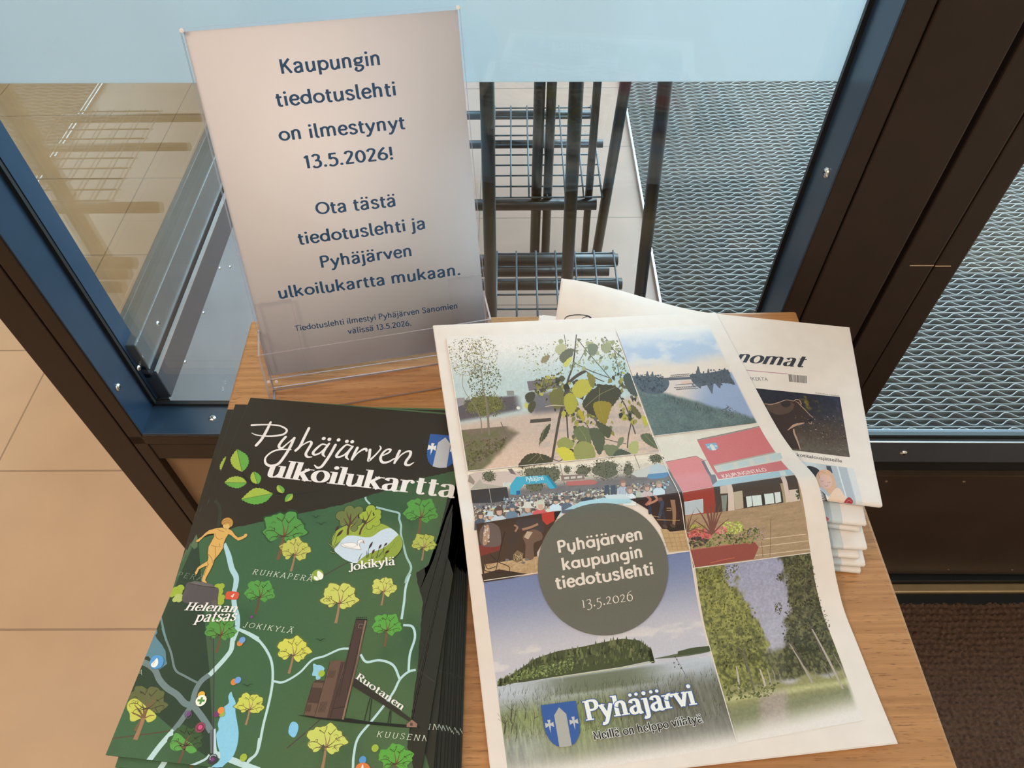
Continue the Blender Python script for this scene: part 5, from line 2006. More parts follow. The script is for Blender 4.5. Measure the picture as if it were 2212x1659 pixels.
for a, b, s_, sh_, hat, hair in ((160, 615, 13, (84, 92, 110), None, (96, 82, 76)), (250, 620, 14, (176, 196, 216), (196, 204, 212), None), (330, 575, 17, (196, 206, 222), None, (92, 74, 66)),
                                 (450, 545, 13, (110, 130, 156), (92, 100, 118), None), (590, 545, 18, (150, 166, 190), (214, 206, 200), None), (710, 520, 17, (206, 96, 100), None, (206, 196, 186)),
                                 (850, 480, 13, (204, 220, 238), (84, 78, 82), None), (955, 470, 12, (96, 104, 124), (110, 104, 106), None), (1150, 420, 11, (60, 66, 80), None, (120, 108, 100)),
                                 (1470, 320, 13, (190, 196, 214), None, (150, 116, 104)), (1530, 380, 14, (226, 228, 234), None, (150, 124, 110)), (1690, 360, 13, (206, 182, 186), None, (140, 112, 100)), (1800, 330, 13, (206, 216, 230), None, (160, 140, 128))):
    person_big(a, b, s_, sh_, hat, hair or (120, 104, 96))
for k_ in range(7): ik.pline(zc((1432 + 14 * k_, 352), (1436 + 15 * k_, 440)), .8, (120, 124, 146), smooth=False)
for a in (1320, 1380): 
    ik.ppoly(zc((a - 20, 340), (a + 20, 336), (a + 26, 400), (a + 40, 450), (a + 24, 450), (a + 6, 410), (a - 12, 455), (a - 26, 452)), (72, 76, 92))
ik.ppoly(zc((930, 565), (1080, 490), (1300, 452), (1500, 440), (1560, 470), (1540, 500), (1200, 530)), (172, 206, 222))
ik.ppoly(zc((1290, 430), (1480, 420), (1530, 465), (1330, 462)), (206, 212, 220))
# below the fold: legs, pavement, chairs
lower()
ik.ppoly(zc((120, 690), (850, 575), (905, 570), (680, 950), (680, 1140), (190, 1225)), (70, 48, 36))
ik.raster(zc((200, 1060), (690, 985), (690, 1145), (190, 1225)), 40, 20, lambda s, t: mixc((176, 136, 98), (206, 166, 124), fbm(s * 12, t * 10, 2)) * (.85 + .25 * fbm(s * 60, t * 40, 8))[..., None])
ik.ppoly(zc((170, 1150), (330, 1105), (600, 1148), (460, 1185), (190, 1225)), (58, 40, 30))
ik.ppoly(zc((150, 885), (345, 880), (340, 930), (160, 985)), (122, 46, 38))
ik.smooth(zc((180, 710), (250, 680), (330, 720), (352, 840), (330, 890), (240, 900), (170, 880), (150, 790)), (104, 84, 78))
ik.smooth(zc((200, 720), (235, 700), (245, 780), (220, 870), (185, 880), (185, 800)), (176, 132, 108))
ik.fans([blob(zc((rr.uniform(185, 240), rr.uniform(705, 860)))[0], 3, 5) for k_ in range(12)], [(206, 184, 170)] * 12)
ik.smooth(zc((400, 820), (470, 760), (530, 790), (520, 860), (470, 900), (455, 1010), (405, 1010), (415, 900)), (66, 50, 42))
ik.smooth(zc((490, 660), (600, 640), (720, 650), (740, 760), (640, 770), (520, 740)), (70, 56, 54))
ik.smooth(zc((550, 800), (640, 740), (720, 770), (725, 830), (650, 870), (650, 1000), (575, 1010), (575, 880)), (112, 82, 66))
ik.ppoly(zc((590, 755), (640, 765), (600, 830), (560, 810)), (190, 158, 132))
ik.pline(zc((545, 740), (620, 720), (690, 690)), 5, (168, 118, 92))
ik.pline(zc((470, 700), (500, 720), (480, 760)), 4, (160, 112, 88))
ik.ppoly(zc((720, 595), (835, 575), (840, 660), (770, 700), (730, 660)), (186, 58, 44))
ik.ppoly(zc((840, 585), (905, 572), (860, 640), (845, 660)), (38, 28, 24))
ik.pline(zc((385, 760), (350, 900), (310, 1080), (296, 1140)), 1.6, (28, 22, 18))
for path in (((200, 1080), (215, 1120), (420, 1140)), ((250, 970), (330, 1040), (420, 1080), (425, 1140)), ((205, 1060), (230, 1100), (300, 1080))):
    ik.pline(zc(*path), 1.6, (40, 30, 24))
ik.ppoly(zc((460, 970), (500, 930), (555, 960), (545, 1020), (495, 1045), (460, 1020)), (128, 100, 70))
ik.fans([blob(zc((rr.uniform(465, 545), rr.uniform(965, 1030)))[0], 1.6, 5) for k_ in range(30)], [[(206, 182, 140), (44, 34, 26)][rr.integers(2)] for k_ in range(30)])
for a, b in ((405, 1020), (555, 1045), (585, 1015)): ik.ppoly(blob(zc((a, b))[0], 5, 8, .6, 0, .1), (120, 108, 104))
# right hand sitters
ik.ppoly(zc((1530, 465), (2012, 400), (2048, 740), (1830, 735), (1700, 560)), (58, 36, 30))
ik.raster(zc((1815, 735), (2048, 738), (2085, 928), (1890, 945)), 26, 20, lambda s, t: mixc((186, 146, 102), (206, 164, 118), fbm(s * 8, t * 8, 5)) * (.92 + .1 * fbm(s * 50, t * 50, 8))[..., None])
for k_ in range(5): ik.pline(zc((1830 + 46 * k_, 745), (1880 + 46 * k_, 925)), .5, (140, 104, 70), smooth=False)
for k_ in range(4): ik.pline(zc((1840, 780 + 40 * k_), (2070, 770 + 40 * k_)), .5, (140, 104, 70), smooth=False)
ik.ppoly(zc((1830, 700), (2045, 690), (2048, 745), (1900, 760)), (44, 30, 24))
ik.pline(zc((1690, 440), (1720, 470), (1680, 520)), 6, (176, 104, 84))
ik.pline(zc((1760, 430), (1780, 470), (1700, 510)), 5, (186, 124, 100))
ik.pline(zc((1800, 480), (1830, 500), (1800, 640)), [9, 8, 6], (62, 66, 82))
ik.pline(zc((1720, 520), (1715, 560), (1720, 600)), 7, (50, 54, 70))
ik.pline(zc((1830, 560), (1850, 640), (1855, 700)), 5, (54, 50, 60))
ik.pline(zc((1925, 470), (1940, 590), (1935, 700)), [10, 8, 6], (150, 108, 82))
ik.pline(zc((1790, 470), (1830, 460)), 8, (120, 76, 62))
for a, b in ((1855, 712), (1925, 705)): ik.ppoly(blob(zc((a, b))[0], 7, 8, .55, .5, .1), (84, 62, 50))
ik.pline(zc((1870, 545), (1910, 545), (1910, 565), (1870, 565)), 1, (206, 160, 110), smooth=False)
ik.pline(zc((1780, 650), (1990, 655)), 1.2, (196, 150, 100), smooth=False)
ik.pline(zc((1740, 615), (1800, 625)), 1.2, (196, 150, 100), smooth=False)

ik.clip = None
# ---------- upper right: river and bridge
upper()
zr_ = Z(5.924, 1320, 680)
B_q = zr_((60, 200), (1240, 130), (1868, 1386), (556, 1556))


def river(s, t):
    c = mixc((232, 226, 230), (176, 192, 222), sstep(.0, .22, t + .10 * (fbm(s * 4, t * 6, 2) - .5)))
    c = mixc(c, (216, 216, 226), .8 * sstep(.5, .75, fbm(s * 5, t * 12, 7)))
    c = mixc(c, (226, 210, 204), sstep(.28, .42, t + .1 * (fbm(s * 4, t * 4, 9) - .5)))
    wl_ = mixc((214, 200, 200), (150, 166, 204), sstep(.4, .8, s + .9 * (t - .62)))
    c = mixc(c, wl_, sstep(.50, .52, t))
    bank = sstep(.0, .05, (t - .60) - .42 * (s - .22) + .03 * (fbm(s * 30, t * 12, 5) - .5))
    g_ = mixc((86, 102, 108), (112, 128, 128), fbm(s * 10, t * 16, 6)) * (.82 + .36 * fbm(s * 80, t * 110, 12))[..., None]
    c = mixc(c, g_, bank)
    c = mixc(c, (232, 224, 226), sstep(.10, .0, t) * .9)
    c = mixc(c, (232, 224, 226), .7 * sstep(.985, 1, s))
    return c


ik.raster(B_q, 200, 190, river)
ik.clip = B_q
DK = (88, 98, 112)
ik.smooth(zr_((262, 800), (340, 795), (460, 790), (560, 800), (680, 820), (740, 860), (730, 930), (690, 980), (640, 1010), (540, 1020), (400, 990), (330, 920)), DK)
ik.smooth(zr_((1010, 770), (1130, 760), (1300, 740), (1480, 710), (1530, 800), (1580, 900), (1480, 880), (1300, 890), (1150, 920), (1060, 890), (1020, 830)), (84, 90, 102))
for a, b, h_ in ((330, 800, 60), (460, 795, 70), (525, 800, 70), (395, 800, 30), (1110, 770, 110), (1240, 745, 50), (1330, 745, 25), (1450, 720, 36), (570, 800, 26), (1180, 760, 30)):
    ik.ppoly(zr_((a - h_ * .32, b + 10), (a - 4, b - h_), (a + 8, b - h_ * .9), (a + h_ * .36, b + 12)), (86, 94, 106))
for a, b, h_ in ((1270, 890, 130), (1370, 880, 70), (1120, 900, 50)):
    ik.ppoly(zr_((a - 60, b - 10), (a + 40, b - 20), (a + 24, b + h_), (a + 10, b + h_ * .9)), (92, 98, 112))
scatter(150, in_quad(zr_((1010, 735), (1500, 690), (1580, 900), (1040, 930))), (1, 3.2), [(86, 92, 104), (96, 104, 114), (76, 82, 94)], .9, asp=(.5, 1))
scatter(110, in_quad(zr_((270, 770), (640, 775), (700, 830), (300, 830))), (1, 3), [(88, 98, 110), (98, 108, 120)], .9)
scatter(120, in_quad(zr_((280, 780), (700, 820), (690, 1000), (380, 990))), (1.5, 4), [(96, 108, 120), (74, 84, 98)], .6)
ik.ppoly(zr_((660, 815), (1030, 800), (1040, 830), (680, 850)), (96, 96, 108))
for pa, pb in (((740, 806), (1010, 788)), ((765, 780), (1005, 762)), ((820, 905), (1075, 885)), ((800, 940), (1100, 918)), ((830, 966), (1110, 945))):
    ik.pline(zr_(pa, pb), 1.4, (90, 90, 104), smooth=False)
for k_ in range(9):
    x0 = 750 + 28 * k_
    ik.pline(zr_((x0, 805 - 2 * k_), (x0 + 14, 778 - 2 * k_), (x0 + 28, 803 - 2 * k_)), .8, (100, 100, 112), smooth=False)
    x0 = 822 + 29 * k_
    ik.pline(zr_((x0, 940 - 2 * k_), (x0 + 14, 966 - 2 * k_), (x0 + 28, 938 - 2 * k_)), .8, (110, 108, 120), smooth=False)
ik.smooth(zr_((890, 890), (930, 855), (990, 850), (1045, 872), (1020, 885)), (216, 184, 176))
rd, rc_ = [], []
for q in range(170):
    s_ = rr.uniform(0, 1)
    a, b = 680 + 620 * s_, 1040 + 190 * s_ + rr.uniform(-10, 60)
    h_ = rr.uniform(20, 55)
    rd.append(zr_((a - 3, b + 12), (a + 3, b + 12), (a + rr.uniform(-6, 6), b - h_)))
    rc_.append([(96, 106, 112), (120, 126, 130), (84, 94, 98)][rr.integers(3)])
ik.fans(rd, rc_, .75)
scatter(150, in_quad(zr_((1380, 1230), (1500, 1180), (1830, 1360), (1500, 1330))), (1, 3), [(110, 120, 128), (92, 100, 112), (128, 134, 142)], .8, asp=(.3, .6))
ik.pline(zr_((1400, 1235), (1500, 1190), (1470, 1160)), [2, 1.2, .8], (100, 108, 118))

ik.clip = None
# ---------- upper left: path behind hanging birch leaves
za = Z(4.608, 960, 700)
A_q = za((18, 130), (1700, 80), (2140, 1272), (232, 1470))


def path_bg(s, t):
    c = mixc((232, 224, 226), (188, 201, 208), sstep(.06, .40, t))
    c = mixc(c, (172, 206, 220), .55 * sstep(.45, .9, s) * sstep(.15, .35, t) * sstep(.55, .4, t))
    c = mixc(c, (200, 178, 170), sstep(.60, .66, t + .10 * (s - .3)))
    c = mixc(c, (216, 186, 172), sstep(.75, .95, t))
    bank = sstep(.02, -.03, s - .30 + .9 * np.abs(t - .76) + .04 * (fbm(s * 20, t * 20, 4) - .5)) * (t > .70)
    c = mixc(c, mixc((120, 106, 96), (104, 104, 72), sstep(.3, .7, fbm(s * 14, t * 16, 6))), bank * .95)
    bld = sstep(.48, .50, t + .02 * s) * sstep(.66, .62, t + .14 * s) * sstep(.36, .30, s)
    c = mixc(c, (96, 88, 96), bld)
    mid = sstep(.45, .50, t) * sstep(.66, .60, t) * sstep(.36, .42, s) * sstep(.66, .58, s)
    c = mixc(c, (104, 96, 104), mid * .85)
    c = mixc(c, (176, 164, 164), .6 * sstep(.5, .7, fbm(s * 10, t * 30, 8)) * sstep(.66, .7, t) * sstep(.35, .45, s))
    c = c * (.94 + .12 * fbm(s * 120, t * 90, 13))[..., None]
    c = mixc(c, (232, 224, 226), sstep(.13, .0, t + .05 * (fbm(s * 6, t * 6, 3) - .5)))
    return c


ik.raster(A_q, 230, 170, path_bg)
ik.clip = A_q
ik.ppoly(za((112, 742), (200, 735), (210, 800), (130, 830)), (150, 142, 150))
ik.ppoly(za((618, 670), (690, 668), (694, 715), (625, 718)), (140, 142, 142))
ik.ppoly(za((820, 575), (1130, 545), (1150, 640), (840, 670)), (120, 112, 124))
ik.ppoly(za((855, 955), (1060, 938), (1062, 972), (850, 992)), (84, 76, 72))
BL = [(168, 160, 96), (128, 124, 84), (96, 92, 72), (196, 186, 112), (150, 140, 100), (104, 88, 66)]
scatter(620, in_ellipse(*za((200, 330))[0], 44, 42), (.7, 2.4), BL, .75, asp=(.35, .9))
scatter(420, in_ellipse(*za((370, 330))[0], 36, 44), (.7, 2.4), BL, .7, asp=(.35, .9))
scatter(330, in_ellipse(*za((400, 560))[0], 36, 40), (1.2, 3), [(104, 104, 78), (128, 126, 90), (84, 84, 66)], .9, asp=(.35, .9))
c_ = np.array(za((400, 810))[0])
ik.ppoly([tuple(c_ + (np.array(q) - c_) * [42, 25]) for q in blob(c_, 1.0, 30, 1, 0, .3)], (116, 114, 74), .85)
scatter(620, in_ellipse(*c_, 46, 28), (.8, 2.4), [(132, 130, 76), (110, 108, 66), (152, 148, 92), (88, 86, 60)], .8)
ik.pline(za((365, 430), (385, 650), (420, 800), (445, 1110)), [1.4, 2.4, 4, 5], (130, 118, 108))
ik.pline(za((185, 500), (190, 650), (345, 900), (375, 1090)), [1, 1, 2, 2.4], (136, 122, 112))
ik.pline(za((560, 980), (605, 1085)), 2, (110, 100, 94))
scatter(330, in_quad(za((220, 1180), (640, 1130), (560, 1240), (240, 1440))), (1.5, 4), [(116, 112, 74), (96, 92, 62), (134, 124, 90), (106, 92, 80)], .8)
scatter(300, in_quad(za((700, 230), (1700, 110), (1830, 470), (820, 520))), (1, 3.2), [(176, 172, 120), (150, 150, 120), (120, 122, 100), (196, 194, 150)], .7, asp=(.3, .8))
scatter(130, in_quad(za((1600, 180), (1720, 170), (1900, 520), (1700, 520))), (1.5, 4), [(130, 136, 104), (160, 164, 120), (100, 108, 90)], .8)
scatter(200, in_quad(za((890, 560), (1180, 480), (1180, 660), (900, 690))), (1.5, 4), [(150, 142, 70), (110, 104, 66), (84, 80, 60)], .9)
for path, w_ in ((((1312, 110), (1280, 400), (1230, 560), (1190, 760), (1140, 960), (1070, 1360)), [2, 3, 4, 6, 5, 4.5]), (((1200, 700), (1215, 900), (1240, 1230), (1300, 1350)), [5, 3, 3, 2]),
                 (((1320, 150), (1430, 290), (1560, 440), (1660, 560)), 1.6), (((1600, 140), (1690, 270), (1790, 360)), 1.6), (((1190, 110), (1210, 220)), 1.2), (((1690, 280), (1740, 510)), 1.4),
                 (((1290, 390), (1450, 470), (1640, 540)), 2), (((1190, 640), (1290, 540), (1400, 470)), [6, 7, 8]), (((1400, 470), (1500, 540), (1590, 580)), 2.4),
                 (((940, 720), (1010, 640), (1110, 590)), 2), (((1310, 960), (1400, 990), (1480, 1120), (1590, 1260)), 2), (((1720, 690), (1800, 820), (1860, 980), (1900, 1100)), 2.6),
                 (((1860, 980), (1830, 1120), (1820, 1240)), 2.4), (((1240, 1240), (1200, 1310), (1150, 1370), (1080, 1350)), 2), (((1600, 1150), (1720, 1180), (1810, 1200)), 1.8), (((1400, 270), (1340, 380)), 1.2)):
    ik.pline(za(*path), w_, (84, 74, 66), n=4)


def hanging_leaves(n, where, size, palette, alpha=1.0):
    P, Cc = [], []
    for _ in range(n):
        c = np.array(where())
        L_ = rr.uniform(*size)
        an = math.pi / 2 + rr.normal(0, .75)
        d = np.array([math.cos(an), math.sin(an)])
        nn = np.array([-d[1], d[0]])
        w_ = L_ * rr.uniform(.18, .42)
        P.append([c, c + d * L_ * .18 + nn * w_ * .8, c + d * L_ * .42 + nn * w_, c + d * L_ * .72 + nn * w_ * .5, c + d * L_, c + d * L_ * .70 - nn * w_ * .55, c + d * L_ * .40 - nn * w_, c + d * L_ * .16 - nn * w_ * .75])
        Cc.append(np.clip(np.array(palette[rr.integers(len(palette))], float) + rr.uniform(-10, 10), 0, 255))
    ik.fans(P, Cc, alpha)


LVD = [(84, 82, 62), (112, 108, 72), (150, 144, 78), (176, 168, 84), (100, 98, 84), (70, 68, 58), (132, 126, 74)]
LVP = [(176, 176, 140), (150, 154, 130), (196, 194, 150), (130, 134, 114)]
hanging_leaves(46, in_quad(za((1100, 150), (1680, 110), (1790, 420), (1150, 440))), (7, 15), LVP, .75)
hanging_leaves(60, in_ellipse(*za((1120, 640))[0], 50, 30), (6, 13), LVD)
hanging_leaves(70, in_ellipse(*za((1300, 720))[0], 52, 48), (8, 19), LVD)
hanging_leaves(60, in_quad(za((1640, 480), (1830, 480), (1990, 960), (1780, 960))), (6, 15), LVD)
hanging_leaves(34, in_quad(za((1250, 880), (1700, 880), (1660, 1130), (1280, 1100))), (7, 16), LVD)
hanging_leaves(30, in_quad(za((1120, 1120), (1560, 1060), (1540, 1300), (1160, 1340))), (8, 18), LVD)
leafs = [
    (((1270, 640), (1340, 560), (1430, 565), (1470, 640), (1420, 700), (1340, 745), (1280, 700)), (186, 176, 78)),
    (((1190, 730), (1260, 690), (1320, 760), (1310, 850), (1250, 910), (1200, 850)), (170, 164, 70)),
    (((1050, 690), (1170, 640), (1180, 800), (1110, 850), (1050, 780)), (116, 112, 70)),
    (((1370, 800), (1440, 690), (1560, 610), (1700, 625), (1760, 690), (1700, 790), (1640, 870), (1600, 1000), (1560, 990), (1500, 930), (1420, 880)), (74, 70, 56)),
    (((1480, 800), (1560, 770), (1660, 800), (1640, 900), (1600, 1010), (1545, 975), (1500, 900)), (150, 132, 52)),
    (((1280, 1080), (1340, 1020), (1450, 1060), (1460, 1190), (1430, 1280), (1350, 1190)), (110, 116, 84)),
    (((1440, 1060), (1520, 1040), (1590, 1110), (1590, 1220), (1540, 1310), (1480, 1200)), (90, 94, 74)),
    (((1120, 1180), (1200, 1130), (1290, 1190), (1260, 1240), (1150, 1250)), (150, 152, 90)),
    (((1110, 1250), (1200, 1230), (1290, 1290), (1300, 1355), (1200, 1370), (1140, 1310)), (206, 196, 74)),
    (((1290, 1230), (1370, 1170), (1470, 1210), (1500, 1330), (1390, 1350), (1300, 1345)), (150, 150, 92)),
    (((1580, 1215), (1720, 1220), (1720, 1310), (1640, 1330)), (120, 126, 96)),
    (((1690, 1290), (1740, 1250), (1810, 1270), (1850, 1300), (1690, 1320)), (84, 90, 76)),
    (((1830, 1220), (1880, 1170), (1930, 1190), (1920, 1290), (1850, 1290)), (176, 178, 120)),
    (((940, 1230), (960, 1100), (1040, 1000), (1055, 1020), (1020, 1120), (960, 1190)), (78, 80, 64)),
    (((735, 1430), (800, 1320), (890, 1290), (1010, 1310), (1070, 1350), (1060, 1390), (900, 1410)), (78, 72, 54)),
    (((1510, 970), (1600, 1010), (1660, 1050), (1650, 1120), (1620, 1140), (1540, 1060)), (84, 86, 66)),
    (((800, 720), (850, 680), (900, 690), (890, 760), (830, 790)), (78, 76, 64)),
    (((840, 800), (890, 770), (910, 810), (870, 890), (830, 860)), (84, 80, 60)),
    (((1780, 520), (1850, 500), (1900, 620), (1920, 720), (1850, 700), (1790, 600)), (80, 86, 84)),
    (((1850, 810), (1900, 830), (1960, 920), (1930, 950), (1870, 880)), (104, 96, 66)),
    (((1960, 920), (2010, 940), (2020, 1010), (1990, 1020)), (186, 182, 70)),
    (((1950, 1110), (2040, 1095), (2090, 1170), (2130, 1250), (2050, 1220), (1980, 1170)), (96, 104, 82)),
    (((1730, 1150), (1780, 1130), (1780, 1180), (1720, 1240)), (126, 130, 104)),
    (((1110, 230), (1180, 200), (1220, 260), (1180, 310), (1110, 290)), (186, 182, 150)),
    (((1420, 220), (1490, 200), (1530, 240), (1490, 320), (1440, 300)), (128, 132, 118)),
    (((1570, 210), (1640, 190), (1660, 250), (1610, 300), (1560, 260)), (160, 160, 130)),
    (((1150, 310), (1230, 250), (1290, 270), (1220, 400), (1150, 370)), (112, 112, 96)),
    (((1180, 410), (1240, 340), (1270, 350), (1220, 430)), (206, 200, 110)),
    (((960, 390), (980, 330), (1050, 315), (1020, 380)), (150, 136, 112)),
    (((1420, 490), (1500, 540), (1480, 640), (1440, 600)), (134, 126, 70)),
    (((1320, 880), (1360, 860), (1400, 950), (1370, 960)), (176, 160, 60)),
    (((800, 790), (830, 800), (825, 845), (795, 830)), (196, 190, 96)),
]
for q_, c_ in leafs:
    P_ = catmull(za(*q_), 6, True)
    d_ = np.roll(P_, -1, 0) - np.roll(P_, 1, 0)
    n_ = np.stack([-d_[:, 1], d_[:, 0]], 1) / (np.linalg.norm(d_, axis=1, keepdims=True) + 1e-9)
    ik.ppoly(P_ + n_ * np.where(np.arange(len(P_)) % 2, .9, -.5)[:, None], c_)
for path in (((1690, 640), (1560, 700), (1480, 760), (1400, 830)), ((1545, 640), (1540, 800), (1580, 960)), ((830, 1380), (900, 1320), (930, 1300)), ((890, 1390), (940, 1340), (960, 1310)), ((980, 1360), (960, 1330), (950, 1300)),
             ((1010, 1000), (980, 1100), (940, 1230)), ((1990, 1110), (2060, 1180), (2130, 1255)), ((1340, 1040), (1400, 1130), (1430, 1270)), ((1300, 1250), (1390, 1290), (1480, 1330))):
    ik.pline(za(*path), .8, (176, 166, 118), .8, n=4)
ik.pline(za((1000, 830), (1080, 815), (1190, 820)), [1, 3, 2], (196, 184, 166))
ik.pdisc(za((735, 840))[0], 4.2, (226, 222, 222), n=12)

ik.clip = None
# ---------- white rules between pictures
ik.white = lin((233, 219, 212))
ik.layer()
for pa, pb in (((965, 735), (1010, 1018)), ((1330, 720), (1425, 977)), ((1010, 1019), (1427, 977)), ((1425, 977), (1478, 1140)), ((1478, 1140), (1490, 1190)), ((1045, 1254), (1490, 1190)),
               ((1490, 1190), (1500, 1227)), ((1500, 1227), (1590, 1600)), ((1500, 1227), (1749, 1194)), ((1414, 943), (1642, 916))):
    ik.pline([pa, pb], 1.5, (236, 222, 214), smooth=False)

# ---------- round badge
lower()
cuv = ik.inv([(1303, 1226)])[0]
ruv = np.mean([np.linalg.norm(ik.inv([q])[0] - cuv) for q in ((1160, 1240), (1445, 1215), (1322, 1367))])
ik.k += 2
a_ = np.arange(72) / 72 * 2 * np.pi
ik.poly(cuv + np.stack([np.cos(a_), np.sin(a_)], 1) * ruv, ik.A((104, 98, 86)))
CREAM = ik.A((232, 208, 192))
for wd, p in (('Pyhäjärven', z5((622, 373), (1136, 290))), ('kaupungin', z5((648, 476), (1136, 396))), ('tiedotuslehti', z5((610, 588), (1200, 497)))):
    skeleton_text(ik, wd, p[0], p[1], up_of(ik, p[0], p[1], 25.5, 700), CREAM, W=132, thin=116, nib=0, serif=False, geo=True, dotk=1.05)
p = z5((765, 700), (1075, 656))
skeleton_text(ik, '13.5.2026', p[0], p[1], up_of(ik, p[0], p[1], 16, 490), CREAM, W=66, thin=26, nib=20, serif=True, hu=490, slab=24, space=20)

# ---------- arms and town name
shield(z5((520, 1286))[0], z5((730, 1258))[0], (58, 88, 146), (176, 164, 152), (196, 184, 176), hgt=1.26)
p = z5((795, 1378), (1452, 1280))
hp = up_of(ik, p[0], p[1], 43, 700)
skeleton_text(ik, 'Pyhäjärvi', p[0], p[1], hp, ik.A((70, 96, 150)), W=148, thin=74, nib=10, grow=52, slab=44)
skeleton_text(ik, 'Pyhäjärvi', p[0], p[1], hp, ik.A((240, 228, 218)), W=148, thin=74, nib=10, slab=44)
p = z5((838, 1494), (1492, 1386))
hp = up_of(ik, p[0], p[1], 18, 700)
for g_, c_ in ((70, (236, 222, 210)), (0, (38, 32, 28))):
    skeleton_text(ik, 'Meillä on helppo viihtyä', p[0], p[1], hp, ik.A(c_), W=128, thin=82, nib=6, serif=False, grow=g_)

nroot = empty('newspaper', tuple(NB))
tag(nroot, 'open town newspaper with a round grey badge, spread over the folded stack', 'newspaper')


def torn(uv):
    uv = uv.copy()
    e = uv[:, 0] > UW - 1e-6
    uv[e, 0] += .0004 * np.sin(uv[e, 1] * 2400)
    return uv


me = slabs_mesh('front_page', [slab(news, 0, UW, 0, VH, 0, 0, .00018, edge_fn=torn, vs=VL, us=news.U)], ik)
link('front_page', me, [M['paper'], M['ink'], M['ink_alpha']], nroot)
inn = []
for j, (du, dv) in enumerate(((.0012, .0008), (-.0009, .0004), (.0016, -.0006))):
    inn.append(slab(news, du * .6, UW + du, 0, 0, 3, 0, .00016, lift=-.00035 * (j + 1), vs=np.append(VL[:-1], VH + dv)))
link('inner_pages', slabs_mesh('inner_pages', inn), [M['paper']], nroot)

# ================================================================== pile of green map leaflets
MT = .0026            # one folded leaflet
NMAP = 11
ZTOP = TZ + .0006 + NMAP * MT
MW, MH = .210, .2985
TLm = on_z(541, 859, ZTOP)
BLm = on_z(224, 1641, ZTOP)
dv_ = BLm - TLm
ang = math.atan2(-dv_[0], dv_[1] * -1.0)      # turn of the long edge from straight towards the reader
rz_map = math.atan2(dv_[1], dv_[0]) + math.pi / 2
# local frame: origin at the middle of the leaflet's underside
c_, s_ = math.cos(rz_map), math.sin(rz_map)
ctr = TLm + np.array([c_, s_, 0]) * MW / 2 + np.array([s_, -c_, 0]) * MH / 2
mroot = root_matrix((ctr[0], ctr[1], ZTOP - MT), rz_map)


def leaf_fn(uv):
    x, y = uv[:, 0] - MW / 2, MH / 2 - uv[:, 1]
    # the top edge dips a little towards the right, as a worn leaflet does
    return np.stack([x, y, np.full_like(x, MT)], 1)


msh = Sheet(leaf_fn, mroot)
ik = Ink(msh, base=3e-5, white=(240, 222, 208), paper=.78)
ik.guess = (.1, .15)
W_MAP = lin((240, 222, 208))
m1, m2, m3, m4, m5, m6, m7 = Z(6.637, 440, 850), Z(6.637, 700, 880), Z(5.53, 340, 1080), Z(6.9125, 540, 1060), Z(7.373, 680, 1060), Z(5.547, 220, 1360), Z(4.62, 620, 1300)
GB = (56, 86, 52)


def field(s, t):
    c = mixc((60, 96, 62), (76, 98, 60), sstep(.3, .8, s + .3 * (fbm(s * 3, t * 4, 2) - .5)))
    c = mixc(c, (44, 76, 48), .7 * sstep(.5, .8, fbm(s * 4, t * 6, 5)))
    return c


# map ground over the whole cover, then the dark surround
qm = [(0, 0), (MW, 0), (MW, MH), (0, MH)]
quad_px = [tuple(q) for q in project(msh.W(qm))]
ik.raster(quad_px, 60, 80, field)


def ragged(p, n, amp, seed):
    P = []
    r_ = np.random.default_rng(seed)
    p = [np.array(q, float) for q in p]
    for a, b in zip(p[:-1], p[1:]):
        for t in np.arange(n) / n:
            q = a + (b - a) * t
            P.append(tuple(q + r_.uniform(-amp, amp, 2)))
    P.append(tuple(p[-1]))
    return P


DARK = (46, 36, 22)
edge_top = ragged([(414, 1170), (505, 1140), (660, 1107), (740, 1090), (800, 1070), (905, 1035), (990, 1015), (1040, 1000)], 14, 1.0, 3)
ik.ppoly(edge_top + [(1080, 905), (545, 850), (395, 1215)], DARK)
edge_r = ragged([m5((2105, 120))[0], m5((2080, 260))[0], m5((2010, 540))[0], m5((1940, 880))[0], m5((1880, 1130))[0], m5((1740, 1230))[0], m5((1610, 1310))[0], m5((1640, 1475))[0],
                 m7((1355, 0))[0], m7((1330, 300))[0], m7((1300, 680))[0], m7((1260, 980))[0], m7((1225, 1260))[0], m7((1200, 1450))[0], m7((1240, 1560))[0], (905, 1720)], 10, .8, 4)
ik.ppoly(edge_r + [(930, 1730), (1080, 905), (1030, 1000)], (42, 38, 26))
# darker ground at lower left with its straight printed edges
SHD = (34, 58, 40)
dark_px = [m3((490, 470))[0], m3((520, 880))[0], m3((560, 1300))[0], m6((1245, 60))[0], m6((1290, 500))[0], m6((1325, 1180))[0], m6((1335, 1500))[0], m6((1280, 1540))[0],
           m6((1150, 1450))[0], m6((880, 1220))[0], m6((640, 1010))[0], m6((400, 820))[0], m6((330, 760))[0], m6((480, 380))[0], m6((640, 0))[0], (385, 1250), (425, 1160)]
ik.ppoly(dark_px, SHD)
ik.ppoly([m6(q)[0] for q in ((1245, 60), (1340, 60), (1345, 1180), (1325, 1180), (1290, 500))], (64, 88, 60))
# lake at the left edge
ik.ppoly(m6((640, 0), (660, 0), (665, 40), (640, 70), (660, 110), (720, 180), (765, 260), (770, 360), (785, 410), (690, 480), (590, 400), (520, 330), (540, 250)), (92, 130, 142))
ik.ppoly(m6((500, 320), (560, 320), (590, 360), (600, 440), (500, 400)), SHD)


def road(px, w, col, n=6):
    ik.pline(px, w, col, n=n)


